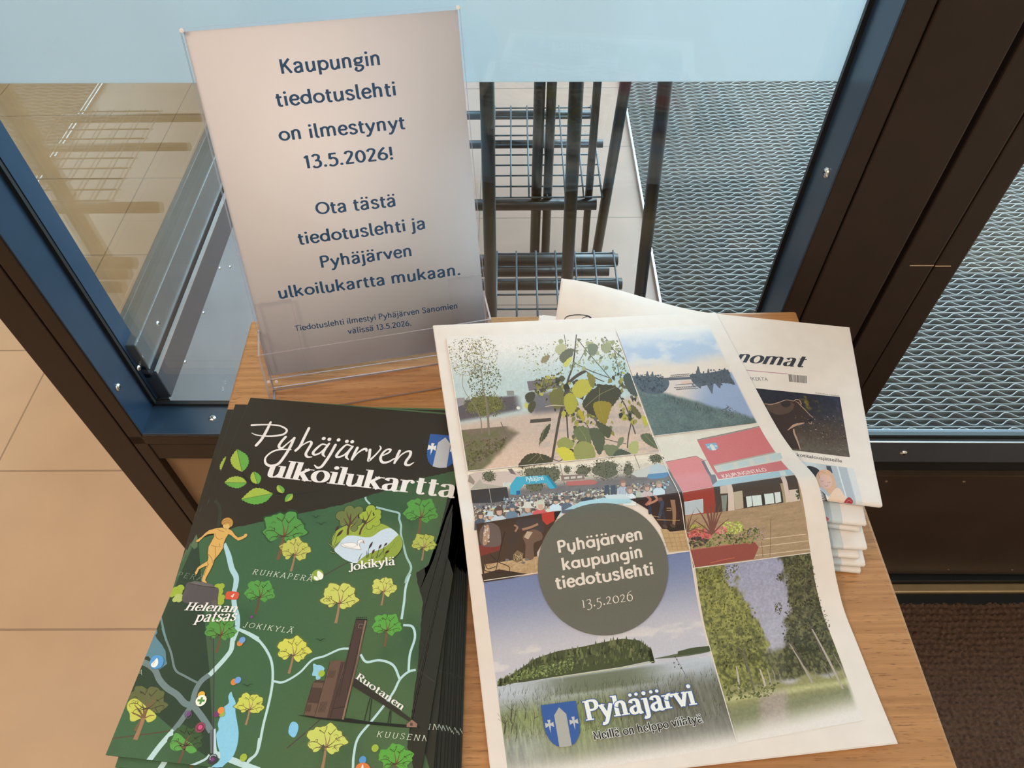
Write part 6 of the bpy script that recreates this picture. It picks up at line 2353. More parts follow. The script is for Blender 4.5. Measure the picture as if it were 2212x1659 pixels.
RDL, RDD = (190, 212, 208), (112, 128, 126)
road(m6((725, -20), (770, 120), (830, 280), (880, 480), (1000, 560), (1150, 640)), 4.2, RDD)
road(m3((40, 1400), (75, 1560), (105, 1680)), 4.2, (106, 140, 140))
road(m6((480, 385), (560, 420), (640, 490), (690, 600), (780, 700), (900, 780), (990, 880), (1060, 905), (1110, 930), (1230, 1090), (1310, 1220)), 12, RDD)
road(m6((1310, 1200), (1315, 1350), (1320, 1480)), 6, (100, 108, 108))
road(m6((1290, 540), (1190, 620), (1120, 740), (1075, 900), (960, 1080), (860, 1210)), 11.5, RDD)
road(m6((862, 1208), (700, 1390), (560, 1575)), 12, RDL)
road(m3((800, 520), (850, 660), (890, 820), (940, 920), (935, 1020), (915, 1110), (920, 1260), (955, 1400), (950, 1540), (900, 1680)), [7, 11, 11, 11, 10, 10, 10, 10, 10], (176, 206, 210))
road(m6((1610, 0), (1570, 110), (1550, 240), (1480, 340), (1400, 430), (1290, 545)), 10, RDL)
road(m3((965, 1540), (1090, 1590), (1210, 1655)), 5.2, RDL)
road(m6((1640, 0), (1760, 60), (1886, 140)), 5.2, RDL)
Zg = Z(2.765, 220, 1240)
road(Zg((925, 380), (980, 450), (1015, 530), (1020, 640), (1000, 760), (965, 900), (930, 1060), (880, 1110), (865, 1140)), 5.2, RDL)
road(Zg((1025, 640), (1085, 645), (1180, 590), (1255, 515), (1330, 490), (1420, 450), (1475, 445)), 4.6, RDL)
road(Zg((1545, 480), (1580, 525), (1660, 515), (1740, 545), (1780, 630)), 5, RDL)
road(Zg((1875, 572), (1830, 585), (1780, 630), (1745, 700), (1690, 780), (1610, 880), (1530, 980), (1505, 1080), (1500, 1159)), 5, RDL)
road(Zg((1800, 305), (1855, 315), (1870, 380), (1840, 480), (1832, 585)), 5, RDL)
road(Zg((1840, 0), (1815, 80), (1805, 170), (1790, 270)), 5, RDL)
road(m5((805, 100), (820, 150), (880, 215)), 4, (176, 196, 190))
road(m5((975, 262), (1200, 320), (1340, 360), (1345, 450), (1375, 560), (1372, 690), (1420, 900), (1460, 1050), (1535, 1230), (1460, 1400), (1445, 1475)), 4.4, (164, 188, 178))
road(m6((1350, 1190), (1355, 1450), (1400, 1500), (1600, 1580), (1750, 1640), (1886, 1690)), [5, 8, 11, 12, 12, 12], RDL)
road(m6((1290, 1500), (1230, 1560), (1050, 1640)), 5, RDL)
road(m6((1720, 1620), (1800, 1540), (1860, 1460), (1886, 1300)), 5, RDL)
# lakes
LB_ = (140, 196, 218)
ik.smooth(m6((1550, 745), (1570, 800), (1605, 880), (1600, 980), (1620, 1100), (1640, 1240), (1620, 1400), (1560, 1540), (1450, 1640), (1400, 1760), (1320, 1700), (1320, 1640), (1400, 1580), (1420, 1500),
                 (1385, 1380), (1372, 1250), (1400, 1200), (1390, 1130), (1420, 1040), (1450, 940), (1520, 880), (1515, 800)), LB_, n=3)
ik.smooth(m7((262, 618), (300, 630), (330, 630), (375, 665), (345, 720), (330, 770), (290, 775), (285, 740), (250, 735), (262, 680)), (150, 196, 212), n=3)
ik.smooth(m7((30, 1225), (65, 1195), (110, 1225), (108, 1290), (70, 1355), (15, 1310)), (134, 192, 222), n=3)
# violet dotted line and thin links
ik.pline(m5((540, 1140), (400, 1210), (150, 1350)), 1.8, (92, 62, 66), .8)
ik.pline(m7((340, 1165), (180, 1310), (0, 1460)), 2, (86, 58, 66), .8)
ik.pline(m6((95, 1310), (360, 1275), (820, 1215)), 2.2, (104, 70, 56), .8)
ik.pline([m3((662, 1290))[0], m6((1335, 0))[0], m6((1345, 520))[0], m6((1330, 1520))[0]], 2, (66, 52, 66), smooth=False)
ik.pline(m7((1310, 680), (1490, 810)), 1, (84, 84, 72), .8)
ik.pline(m3((620, 0), (520, 200), (380, 520), (260, 860)), .8, (104, 120, 104), .7)
ik.pline(m3((690, 0), (750, 120), (730, 320)), 7, (58, 62, 46), .8)
ik.ppoly(m3((480, 450), (465, 410), (400, 540), (440, 590), (480, 560)), (88, 110, 76))


def map_tree(a, b, scale, lobes, crown, trunk, z, lean=-.30, halo=None, crown2=None):
    """a,b: middle of crown in zoom units; scale: crown half width; broadleaf tree with branch lines"""
    kk = ik.k
    q0 = np.array(z((a, b))[0])
    k = abs(z((a + scale, b))[0][0] - q0[0])
    r_ = np.random.default_rng(int(a * 7 + b))
    n_ = 64
    an = np.arange(n_) / n_ * 2 * np.pi
    rad = 1 + .09 * np.sin(an * 5 + a) + .06 * np.sin(an * 9 + b) + .035 * np.sin(an * 17)
    up_ = .86
    pts = np.stack([q0[0] + k * rad * np.cos(an) * (1 - .08 * (np.sin(an) > 0.3)), q0[1] + k * up_ * rad * np.sin(an) * np.where(np.sin(an) > 0, .78, 1.0)], 1)
    # notch where the trunk enters
    d = np.abs((an - math.pi / 2 - .15 + math.pi) % (2 * math.pi) - math.pi)
    pts[:, 1] -= k * .42 * np.exp(-(d / .26) ** 2)
    if halo:
        for g_ in (1.10, 1.05):
            ik.ppoly([tuple(q0 + (p - q0) * g_) for p in pts], halo, .35)
    ik.ppoly([tuple(p) for p in pts], crown)
    B = q0 + np.array([-.02, .30]) * k
    F_ = q0 + np.array([lean, 1.42]) * k
    dk = tuple(np.array(trunk) * .62)
    ik.pline([tuple(F_), tuple((F_ + B) / 2 + [.02 * k, 0]), tuple(B)], [k * .17, k * .13, k * .12], trunk)
    for ex, ey, w_ in ((-.10, -.42, .08), (.22, -.34, .09), (-.48, .04, .06), (.52, -.10, .06), (-.34, .30, .05), (.46, .22, .05)):
        e_ = q0 + np.array([ex, ey]) * k
        m_ = (B + e_) / 2 + np.array([-ey * .12, .04]) * k
        ik.pline([tuple(B), tuple(m_), tuple(e_)], [k * w_, k * w_ * .7, k * .02], trunk if w_ > .07 else dk, n=4)
        for f_ in (-1, 1):
            t_ = e_ + np.array([ex * .5 + f_ * .20, ey * .5 - .10 * f_ - .06]) * k
            u_ = t_ + np.array([-f_ * .10, .12]) * k
            ik.pline([tuple(e_), tuple((e_ + t_) / 2 + np.array([.05 * f_, -.06]) * k), tuple(t_), tuple(u_)], [k * .035, k * .03, k * .015], dk, .75, n=3)
    for q in range(6):
        an_ = r_.uniform(0, 6.28)
        c_0 = q0 + np.array([math.cos(an_) * .66, math.sin(an_) * .52]) * k
        ik.pline([tuple(c_0 + np.array([-.12, .02]) * k), tuple(c_0 + np.array([-.02, -.07]) * k), tuple(c_0 + np.array([.10, .0]) * k)], k * .022, dk, .6, n=3)
    ik.kmax = max(getattr(ik, 'kmax', 0), ik.k)
    ik.k = kk + 1


GR, GRD_, YL, TRK, TRL = (86, 150, 66), (62, 104, 56), (196, 190, 88), (120, 82, 54), (160, 118, 86)
map_tree(510, 590, 310, 5, (84, 146, 66), TRK, m4, halo=(64, 104, 62))
map_tree(675, 900, 215, 5, YL, TRL, m4, halo=(120, 130, 70))
map_tree(1690, 350, 262, 5, (88, 150, 62), TRK, m5, lean=-.16)
map_tree(1740, 850, 185, 5, (180, 180, 78), TRL, m5, lean=-.18, halo=(112, 128, 66))
map_tree(1225, 1110, 175, 5, GR, (104, 70, 50), m3)
map_tree(760, 1560, 185, 5, (84, 144, 62), (112, 74, 50), m3)
zG = Zg
map_tree(1420, 145, 105, 5, (206, 200, 96), TRL, zG, lean=-.22, halo=(130, 136, 72))
map_tree(1685, 85, 72, 5, (206, 200, 96), TRL, zG, lean=-.2, halo=(130, 136, 72))
map_tree(1703, 312, 86, 5, (92, 158, 60), TRK, zG, lean=-.16)
map_tree(1145, 460, 95, 5, (212, 204, 84), TRL, zG, halo=(130, 136, 72))
map_tree(885, 785, 82, 5, (204, 202, 86), TRL, zG, halo=(120, 134, 72))
map_tree(1340, 1000, 114, 5, (204, 204, 98), TRL, zG, halo=(120, 134, 72), lean=-.2)
map_tree(1756, 1105, 100, 5, (92, 160, 58), TRK, zG)
map_tree(540, 880, 235, 5, (96, 100, 58), (116, 92, 62), m6, lean=-.6)
ik.smooth(m6((395, 825), (460, 860), (540, 930), (640, 1010), (648, 1060), (600, 1100), (550, 1112), (530, 1080), (500, 1060), (440, 1075), (390, 1100), (340, 1090), (335, 1010), (300, 940), (325, 860)), (200, 196, 84), n=3)
for path, w_ in ((((500, 1060), (470, 1150), (400, 1320)), [8, 8, 10]), (((505, 1060), (540, 960), (600, 880), (640, 800)), [6, 5, 2]), (((500, 1050), (440, 960), (390, 900)), [5, 3, 1]), (((490, 1060), (420, 1020), (350, 990)), [4, 3, 1]),
                 (((510, 1050), (500, 950), (480, 880)), [4, 3, 1]), (((520, 1060), (580, 1030), (630, 1030)), [3, 2, 1])):
    ik.pline(m6(*path), w_, (160, 116, 86) if path[0] == (500, 1060) and path[1] == (470, 1150) else (124, 90, 60))
map_tree(1010, 1330, 200, 5, (52, 84, 46), (80, 72, 48), m6, lean=-.5)
ik.smooth(m6((880, 1240), (940, 1260), (1000, 1320), (1080, 1370), (1135, 1440), (1120, 1470), (1060, 1485), (1010, 1450), (960, 1440), (890, 1455), (830, 1430), (815, 1370), (850, 1300)), (92, 156, 70), n=3)
for path, w_ in ((((980, 1440), (950, 1530), (910, 1620)), [5, 6, 6]), (((980, 1430), (1010, 1330), (1080, 1240)), [5, 4, 2]), (((975, 1430), (930, 1370), (890, 1330)), [4, 2, 1]), (((985, 1430), (1040, 1380), (1100, 1400)), [3, 2, 1])):
    ik.pline(m6(*path), w_, (104, 80, 54))

ik.k = ik.kmax + 1
# twig with leaves
TW = (22, 20, 14)
ik.pline(m1((530, 1090), (580, 1180), (660, 1270), (780, 1350), (950, 1410), (1150, 1440), (1400, 1440), (1680, 1390)), [1.2, 3, 3.6, 3, 2.4, 1.6, 1.2, .5], TW)
LG, LY = (104, 164, 64), (168, 182, 66)
leafdat = [((476, 795), (550, 1125), ((400, 900), (385, 975), (430, 1060), (500, 1105)), ((545, 830), (625, 890), (650, 985), (610, 1075))),
           ((300, 1278), (618, 1280), ((370, 1215), (470, 1190), (560, 1215), (600, 1255)), ((370, 1330), (480, 1358), (560, 1330), (600, 1300))),
           ((715, 1115), (775, 1302), ((675, 1170), (672, 1230), (705, 1280)), ((780, 1145), (825, 1200), (815, 1260), (790, 1295))),
           ((540, 1520), (998, 1432), ((620, 1440), (730, 1362), (850, 1370), (950, 1420)), ((640, 1570), (750, 1590), (890, 1550), (960, 1480))),
           ((1065, 1312), (1142, 1432), ((1045, 1350), (1060, 1400), (1100, 1425)), ((1110, 1325), (1158, 1370), (1155, 1410))),
           ((1165, 1552), (1275, 1440), ((1170, 1500), (1205, 1450), (1250, 1442)), ((1200, 1548), (1255, 1525), (1278, 1480)))]


def serrate(pts, amp=1.1):
    P = catmull(pts, 5)
    out = []
    for i_, p in enumerate(P):
        d = P[min(i_ + 1, len(P) - 1)] - P[max(i_ - 1, 0)]
        n = np.array([-d[1], d[0]]) / (np.linalg.norm(d) + 1e-9)
        out.append(tuple(p + n * amp * (1 if i_ % 2 else -.4)))
    return out


for tip, root_, sa, sb in leafdat:
    T0, R0 = m1(tip)[0], m1(root_)[0]
    A_ = m1(*((tip,) + sa + (root_,)))
    B_ = m1(*((tip,) + sb + (root_,)))
    sc_ = .5 if abs(tip[1] - root_[1]) < 140 and abs(tip[0] - root_[0]) < 130 else 1.0
    mid = [T0, ((T0[0] * .5 + R0[0] * .5), T0[1] * .5 + R0[1] * .5), R0]
    up_first = tip in ((1165, 1552),)
    ik.ppoly([T0] + serrate(A_, -1.0 * sc_)[1:-1] + [R0], LY if not up_first else LG)
    ik.ppoly([T0] + serrate(B_, 1.0 * sc_)[1:-1] + [R0], LG if not up_first else LY)
    ik.pline(mid, .9 * sc_, (60, 70, 34), n=3)
    for t_ in (.3, .45, .6, .75):
        c0 = np.array(T0) + (np.array(R0) - np.array(T0)) * t_
        for side in (A_, B_):
            e_ = np.array(catmull(side, 4))[int((t_ - .16) * len(catmull(side, 4)))]
            ik.pline([tuple(c0), tuple(c0 + (e_ - c0) * .75)], .45, (150, 196, 104), .7, smooth=False)

# hand-lettered title
WHT = ik.A((246, 230, 220))


def brush(z, path, w, n=6):
    ik.pline(z(*path), w, None, raw=WHT, n=n, round_ends=True)


for z, path, w in (
    (m1, ((960, 415), (900, 540), (830, 660), (755, 745)), [5, 6.5, 6.5, 6.5]),
    (m1, ((690, 455), (800, 450), (950, 450), (1090, 465), (1180, 510), (1185, 555), (1120, 595), (980, 612), (850, 610), (750, 595), (690, 568)), [5, 4, 3.6, 3.6, 4, 5, 5, 4, 3.2, 2.6, 1.5]),
    (m1, ((1175, 625), (1110, 700), (1080, 760), (1120, 785), (1200, 720), (1300, 640)), [6, 6, 6, 5, 3, 4]),
    (m1, ((1300, 640), (1240, 770), (1160, 900), (1070, 1010), (960, 1040), (890, 1000), (890, 920), (980, 840), (1100, 805), (1255, 808)), [6, 6.4, 6.4, 6.4, 6, 5, 4, 4, 4, 2]),
    (m1, ((1510, 500), (1440, 640), (1380, 760), (1320, 820)), [6, 6, 6, 6]),
    (m1, ((1340, 810), (1420, 740), (1520, 690), (1545, 720), (1500, 800), (1465, 870), (1490, 910), (1550, 912)), [3, 3, 4, 6, 6, 6, 5, 2.5]),
    (m1, ((1770, 745), (1700, 730), (1620, 790), (1570, 850), (1590, 880), (1660, 860), (1740, 790), (1800, 720)), [3, 4, 5.5, 6, 5, 4, 3.4, 5]),
    (m1, ((1800, 720), (1740, 800), (1710, 870), (1740, 910)), [5, 6, 6, 2.5]),
    (m1, ((1890, 740), (1830, 850), (1760, 960), (1690, 1050), (1630, 1065), (1590, 1030)), [6, 6.4, 6.4, 6, 5, 2.5]),
    (m2, ((390, 555), (320, 540), (240, 610), (180, 690), (200, 715), (280, 690), (360, 620), (410, 565)), [3, 4, 5.5, 6, 5, 4, 3.4, 5]),
    (m2, ((410, 565), (350, 640), (320, 710), (350, 750)), [5, 6, 6, 2.5]),
    (m2, ((480, 580), (440, 660), (400, 750)), [6, 6, 5.5]),
    (m2, ((410, 740), (480, 660), (560, 605), (600, 600), (610, 625)), [3, 3, 5, 6, 5]),
    (m2, ((660, 610), (650, 700), (640, 765), (700, 720), (770, 650), (815, 590), (800, 555)), [6, 6, 6, 4, 3.4, 3.6, 2]),
    (m2, ((850, 690), (930, 650), (955, 610), (910, 605), (850, 650), (810, 730), (840, 790), (920, 785), (1010, 735)), [3, 4, 5, 4, 5, 6, 6, 4.6, 3]),
    (m2, ((1085, 625), (1050, 700), (1010, 800)), [6, 6, 5]),
    (m2, ((1020, 790), (1100, 690), (1190, 635), (1240, 640), (1230, 700), (1180, 770), (1170, 820), (1220, 830), (1285, 795)), [3, 3, 4, 6, 6, 6, 6, 5, 2]),
):
    brush(z, path, w)
for z, a, b, r_ in ((m1, 1722, 648, 4.2), (m1, 1803, 660, 4.2), (m1, 1935, 668, 4.2), (m2, 328, 490, 4.2), (m2, 405, 496, 4.2)):
    ik.pdisc(z((a, b))[0], r_, (246, 230, 220), n=16)
p0, p1 = m1((885, 1190))[0], m2((1885, 1300))[0]
hp = up_of(ik, p0, p1, 39, 740)
skeleton_text(ik, 'ulkoilukartta', p0, p1, hp, WHT, W=150, thin=42, nib=8, hu=740, slab=36)

# arms of the town at the top right
sa = ik.inv([m2((1525, 383))[0], (989, 941)])


def shield_map():
    b = ik.inv([m2((1525, 383))[0]])[0]
    ex = np.array([.0232, .0]) * 1.0
    ex = ik.inv([m2((1772, 403))[0]])[0] - b
    ex = ex / np.linalg.norm(ex) * .0272
    ey = np.array([-ex[1], ex[0]]) * 1.24

    def T(*q): return [b + ex * x + ey * y for x, y in q]
    ik.poly(T(*([(0, 0), (1, 0), (1, .45)] + [(.5 + .5 * math.copysign(abs(math.cos(a)) ** .8, math.cos(a)), .45 + .55 * math.sin(a)) for a in np.linspace(.15, math.pi - .15, 14)] + [(0, .45)])), ik.A((52, 92, 160)))
    ik.poly(T((.28, .97), (.30, .25), (.5, .07), (.70, .25), (.72, .97), (.5, 1.0)), ik.A((196, 190, 190)))
    for cx in (.14, .86):
        ik.poly(T(*[(cx + x, .42 + y) for x, y in ((-.05, -.14), (.06, -.14), (.03, -.05), (.13, -.08), (.13, .08), (.04, .04), (.0, .22), (-.03, .04), (-.13, .08), (-.13, -.08), (-.03, -.05))]), ik.A((246, 234, 226)))


shield_map()

# bushes, plinth and statue figure
BU = (158, 174, 54)
for cx, cy, r_, c in ((270, 1060, 48, BU), (215, 1080, 44, BU), (180, 1130, 36, BU), (250, 1110, 52, BU), (290, 1060, 34, BU), (720, 1040, 42, BU), (765, 1035, 40, BU), (740, 1100, 48, BU), (770, 1170, 40, BU), (760, 1220, 40, BU), (730, 1160, 44, BU),
                      (240, 1155, 36, (178, 188, 104)), (215, 1190, 34, (178, 188, 104)), (265, 1190, 36, (178, 188, 104)), (275, 1150, 28, (178, 188, 104))):
    ik.pdisc(m3((cx, cy))[0], r_ / 5.53, c, n=16)
ik.smooth(m3((345, 1010), (400, 980), (560, 1010), (690, 1040), (735, 1070), (725, 1180), (720, 1270), (690, 1285), (520, 1250), (380, 1240), (300, 1210), (305, 1130), (325, 1080)), (84, 76, 76), n=3)
ik.ppoly(m3((395, 990), (440, 970), (560, 985), (670, 1015), (672, 1040), (520, 1025), (400, 1000)), (106, 98, 94))
ik.pline(m3((390, 1000), (520, 1026), (690, 1052)), 1.2, (44, 38, 36))
ik.ppoly(m3((330, 1080), (370, 1075), (330, 1150), (310, 1140)), (108, 100, 98), .7)
ik.ppoly(m3((640, 1210), (710, 1190), (715, 1270), (650, 1260)), (112, 104, 100), .7)
GOLD, GOL2 = (222, 170, 92), (196, 140, 70)
fig = m3((776, 330), (700, 340), (620, 362), (575, 395), (530, 440), (480, 475), (458, 490), (470, 508), (500, 500), (560, 440), (600, 415), (676, 404), (678, 440), (640, 510), (612, 560), (603, 640), (610, 690), (600, 730), (520, 780),
         (480, 810), (448, 870), (455, 893), (475, 890), (500, 830), (560, 800), (590, 790), (560, 860), (535, 940), (527, 975), (560, 990), (600, 997), (575, 960), (590, 920), (630, 850), (668, 770), (680, 720), (740, 650), (785, 580),
         (795, 520), (820, 460), (850, 412), (880, 425), (920, 460), (965, 490), (1000, 480), (1060, 448), (1080, 425), (1070, 402), (1040, 408), (1030, 430), (965, 450), (930, 420), (890, 365), (845, 345), (820, 362))
ik.ppoly([tuple(np.array(q)) for q in fig], GOLD)
ik.pline(fig + [fig[0]], .8, (92, 60, 30), smooth=False)
ik.smooth(m3((785, 310), (800, 350), (830, 360), (870, 320), (860, 280), (800, 280)), (226, 178, 104))
ik.smooth(m3((770, 290), (775, 250), (810, 220), (860, 215), (900, 250), (900, 300), (870, 325), (850, 290), (800, 300)), GOL2)
for path in (((775, 270), (820, 240), (870, 245)), ((785, 290), (830, 265), (880, 275)), ((800, 345), (820, 352), (838, 345)), ((700, 400), (705, 450), (740, 470), (780, 460)), ((640, 540), (700, 560), (760, 560)), ((690, 560), (695, 640), (690, 700)),
             ((600, 740), (605, 780), (590, 800)), ((720, 350), (750, 370), (800, 378)), ((740, 520), (748, 550)), ((610, 650), (650, 700), (660, 760)), ((560, 900), (590, 820), (620, 760))):
    ik.pline(m3(*path), .8, (120, 78, 36))
# road sign
b_ = m3((815, 1170), (835, 1095), (970, 1105), (970, 1160), (945, 1192), (835, 1188))
ik.smooth(b_, (214, 84, 56), n=2)
p = m3((868, 1168), (906, 1170))
skeleton_text(ik, '4', p[0], p[1], up_of(ik, p[0], p[1], 8.4, 700), WHT, W=110, thin=80, serif=False, nib=10, shear=.2)

# pond emblem
oval = m5((285, 900), (275, 790), (330, 660), (430, 590), (560, 540), (760, 520), (960, 510), (1100, 540), (1230, 610), (1330, 690), (1390, 780), (1395, 880), (1340, 990), (1240, 1080), (1080, 1150), (880, 1180), (680, 1160), (500, 1110), (380, 1020), (310, 940))
ik.smooth([(x + .9, y + .9) for x, y in oval], (22, 28, 18), n=3)
ik.smooth(oval, (156, 168, 62), n=3)
ik.smooth(m5((312, 935), (420, 800), (520, 725), (650, 720), (800, 745), (920, 730), (1050, 640), (1160, 602), (1230, 612), (1325, 700), (1270, 760), (1180, 850), (1060, 930), (880, 1000), (760, 1070), (680, 1158), (500, 1110), (380, 1020)), (206, 212, 218), n=3)
ik.smooth(m5((680, 1155), (760, 1075), (900, 990), (1080, 925), (1200, 840), (1290, 740), (1350, 720), (1390, 800), (1385, 900), (1330, 990), (1240, 1075), (1080, 1145), (880, 1172)), (146, 158, 58), n=3)
for q in range(26):
    r_ = np.random.default_rng(q)
    a, b = (r_.uniform(320, 1050), r_.uniform(600, 700)) if q < 10 else (r_.uniform(820, 1330), 0)
    if q >= 10: b = 1130 - (a - 700) * .55 + r_.uniform(0, 100)
    ik.pline(m5((a, b), (a + 14, b - 18), (a + 34, b - 26)), .6, (112, 124, 46), .8, n=3)
T1, T2 = (112, 118, 62), (158, 170, 56)
for (cx, cy, r_), c in [(q, T2) for q in ((890, 300, 76), (1000, 350, 58), (1000, 420, 60), (980, 510, 66), (900, 480, 90), (840, 400, 90), (780, 400, 70), (870, 570, 52))] + \
                       [(q, T1) for q in ((420, 400, 84), (550, 310, 78), (695, 320, 76), (560, 430, 130), (690, 500, 66), (450, 520, 52), (630, 600, 56), (480, 470, 80))]:
    ik.pdisc(m5((cx, cy))[0], (r_ + 6) / 7.373, (40, 46, 22), n=24)
for (cx, cy, r_), c in [(q, T2) for q in ((890, 300, 76), (1000, 350, 58), (1000, 420, 60), (980, 510, 66), (900, 480, 90), (840, 400, 90), (780, 400, 70), (870, 570, 52))]:
    ik.pdisc(m5((cx, cy))[0], r_ / 7.373, c, n=24)
for (cx, cy, r_), c in [(q, T1) for q in ((420, 400, 84), (550, 310, 78), (695, 320, 76), (560, 430, 130), (690, 500, 66), (450, 520, 52), (630, 600, 56), (480, 470, 80))]:
    ik.pdisc(m5((cx, cy))[0], r_ / 7.373, c, n=24)
TB = (92, 58, 40)
for path, w_ in ((((525, 705), (535, 610), (560, 540), (570, 430), (580, 360)), [5, 4.6, 4, 3, 1]), (((555, 560), (620, 470), (700, 380), (720, 355)), [3.4, 2.6, 1.6, .8]), (((535, 570), (490, 490), (460, 440)), [3, 2, .8]),
                 (((560, 480), (520, 390), (510, 330)), [2.4, 1.6, .7]), (((570, 590), (630, 540), (690, 480)), [2.4, 1.6, .8]), (((715, 705), (740, 620), (790, 540), (850, 440), (910, 310)), [4, 4, 3.6, 2.4, 1]),
                 (((790, 540), (890, 480), (980, 410)), [3, 2, .8]), (((790, 540), (780, 460), (770, 400)), [2, 1.4, .6]), (((860, 430), (840, 370), (830, 330)), [1.6, 1, .5])):
    ik.pline(m5(*path), w_, TB)
sw_ = m5((412, 855), (480, 840), (580, 830), (660, 845), (675, 880), (690, 850), (680, 810), (720, 785), (760, 785), (785, 815), (770, 825), (740, 820), (715, 850), (715, 885), (735, 940), (600, 925), (480, 905), (430, 880))
ik.smooth([(x, y) for x, y in sw_], (246, 232, 222), n=3)
ik.pline(catmull(sw_ + [sw_[0]], 3), .6, (120, 84, 76), smooth=False)
ik.ppoly(m5((762, 800), (785, 810), (798, 852), (770, 832)), (196, 120, 96))
ik.pline(m5((440, 858), (520, 895), (600, 905), (660, 890)), .6, (140, 104, 92))
RE = (72, 46, 36)
for a, b, c, d, w_ in ((905, 850, 860, 930, 4.6), (940, 960, 915, 1010, 5), (1050, 880, 1020, 930, 4.4), (1140, 850, 1105, 885, 4), (1165, 970, 1120, 1005, 5), (365, 590, 330, 650, 5.4), (420, 660, 350, 735, 5.6)):
    u_ = np.array([a - c, b - d], float)
    n_ = np.array([-u_[1], u_[0]]) / np.linalg.norm(u_) * w_ * 7.373 * .5
    e0, e1 = np.array([a, b]) + u_ * .45, np.array([c, d])
    md = (e0 + e1) / 2
    ik.smooth(m5(tuple(e0), tuple(md + n_), tuple(e1), tuple(md - n_)), RE, n=4)
    ik.pline(m5(tuple(e1), tuple(e1 + np.array([-10, 60])), tuple(e1 + np.array([-18, 150]) if a > 600 else e1 + np.array([-60, 180]))), .8, (32, 36, 18))
for path in (((700, 1110), (730, 1040), (760, 1000)), ((820, 1080), (830, 1010), (825, 960)), ((850, 1060), (860, 990)), ((900, 1140), (920, 1080), (950, 1030)), ((980, 1080), (1000, 1010)), ((1020, 1060), (1060, 1000), (1110, 940)), ((1060, 1110), (1100, 1070), (1150, 1010))):
    ik.pline(m5(*path), [1.6, 1.2, .5], (56, 70, 26))
for path in (((190, 815), (260, 880), (310, 940)), ((235, 970), (290, 985), (345, 1008)), ((410, 810), (350, 870), (310, 920))):
    P_ = catmull(m5(*path), 6)
    ik.pline(P_, [1, 4, 1], (30, 44, 24), smooth=False)
    ik.pline(P_, [.2, 1.6, .2], (150, 160, 96), smooth=False)
# marks
for z, a, b, r_, c in ((m6, 1658, 165, 6.5, (222, 132, 64)), (m6, 1685, 128, 6.8, (116, 156, 204)), (m6, 1585, 630, 6.8, (222, 130, 60)), (m6, 1632, 608, 7, (116, 156, 208)), (m6, 1195, 785, 7.6, (232, 176, 62)),
                       (m6, 1440, 1010, 6.4, (160, 172, 60)), (m6, 1700, 1535, 7.8, (160, 176, 58)), (m7, 347, 718, 6.8, (160, 180, 58)), (m7, 880, 1462, 7.6, (160, 178, 60)), (m7, 757, 1580, 7.8, (86, 148, 196)), (m4, 1010, 1265, 13, (142, 160, 62)),
                       (m3, 1128, 1400, 3, (140, 50, 130)), (m6, 1040, 1015, 4.6, (124, 66, 122)), (m6, 1330, 1555, 10.5, (58, 52, 62)), (m6, 1330, 1558, 4, (120, 50, 120)), (m6, 1380, 1015, 6.4, (116, 52, 104))):
    ik.pdisc(z((a, b))[0], r_, c, n=24)
ik.pdisc(m6((1430, 970))[0], 7, (236, 138, 60))
ik.pline(m6(*[(1035 + 42 * math.cos(t), 1020 + 46 * math.sin(t)) for t in np.linspace(0, 6.283, 20)]), 1.2, (120, 84, 118), smooth=False)
ik.pline(m6(*[(1340 + 42 * math.cos(t), 1545 + 40 * math.sin(t)) for t in np.linspace(2.6, 5.6, 14)]), 1.6, (176, 186, 184), smooth=False)
ik.pdisc(m6((1180, 1175))[0], 10.4, (150, 64, 84)); ik.pdisc(m6((1180, 1175))[0], 7.8, (110, 52, 62)); ik.pdisc(m6((1182, 1172))[0], 4.8, (214, 78, 128))
ik.smooth(m6((655, 310), (720, 320), (745, 370), (730, 430), (690, 465), (620, 470), (580, 430), (580, 380), (610, 330)), (84, 150, 202), n=4)
ik.smooth(m6((665, 345), (678, 390), (668, 430), (635, 455), (600, 445), (595, 415), (630, 380)), (244, 238, 234), n=4)
ik.pline(m6((612, 430), (620, 405), (645, 380)), .8, (110, 120, 130))
ik.pdisc(m6((1192, 853))[0], 11.6, (246, 240, 214), n=28)
for pa, pb in (((1150, 850), (1235, 856)), ((1205, 812), (1180, 898))):
    ik.pline(m6(pa, pb), 4.4, (84, 136, 62), smooth=False)
for q_ in (((1015, 1200), (1070, 1230), (1098, 1270), (1080, 1320), (1040, 1330), (1005, 1270)), ((960, 1280), (1000, 1290), (1030, 1330), (1000, 1345), (960, 1320))):
    ik.smooth(m4(*q_), (246, 236, 216), n=4)
ik.smooth(m7((690, 1680), (700, 1630), (760, 1605), (815, 1630), (828, 1680), (760, 1700)), (222, 120, 60), n=4)
ik.smooth(m7((740, 1672), (748, 1640), (756, 1622), (764, 1650), (758, 1678)), (246, 232, 222), n=3)
for z, a, b, k_ in ((m4, 985, 405, 70), (m4, 1065, 510, 90), (m7, 335, 390, 52), (m6, 1745, 680, 70)):
    ik.pline(z((a - k_, b - k_ * .35), (a - k_ * .45, b - k_ * .3), (a, b), (a + k_ * .4, b - k_ * .3), (a + k_, b - k_ * .3)), [.5, 1.2, 1.6, 1.2, .4], (34, 54, 36))
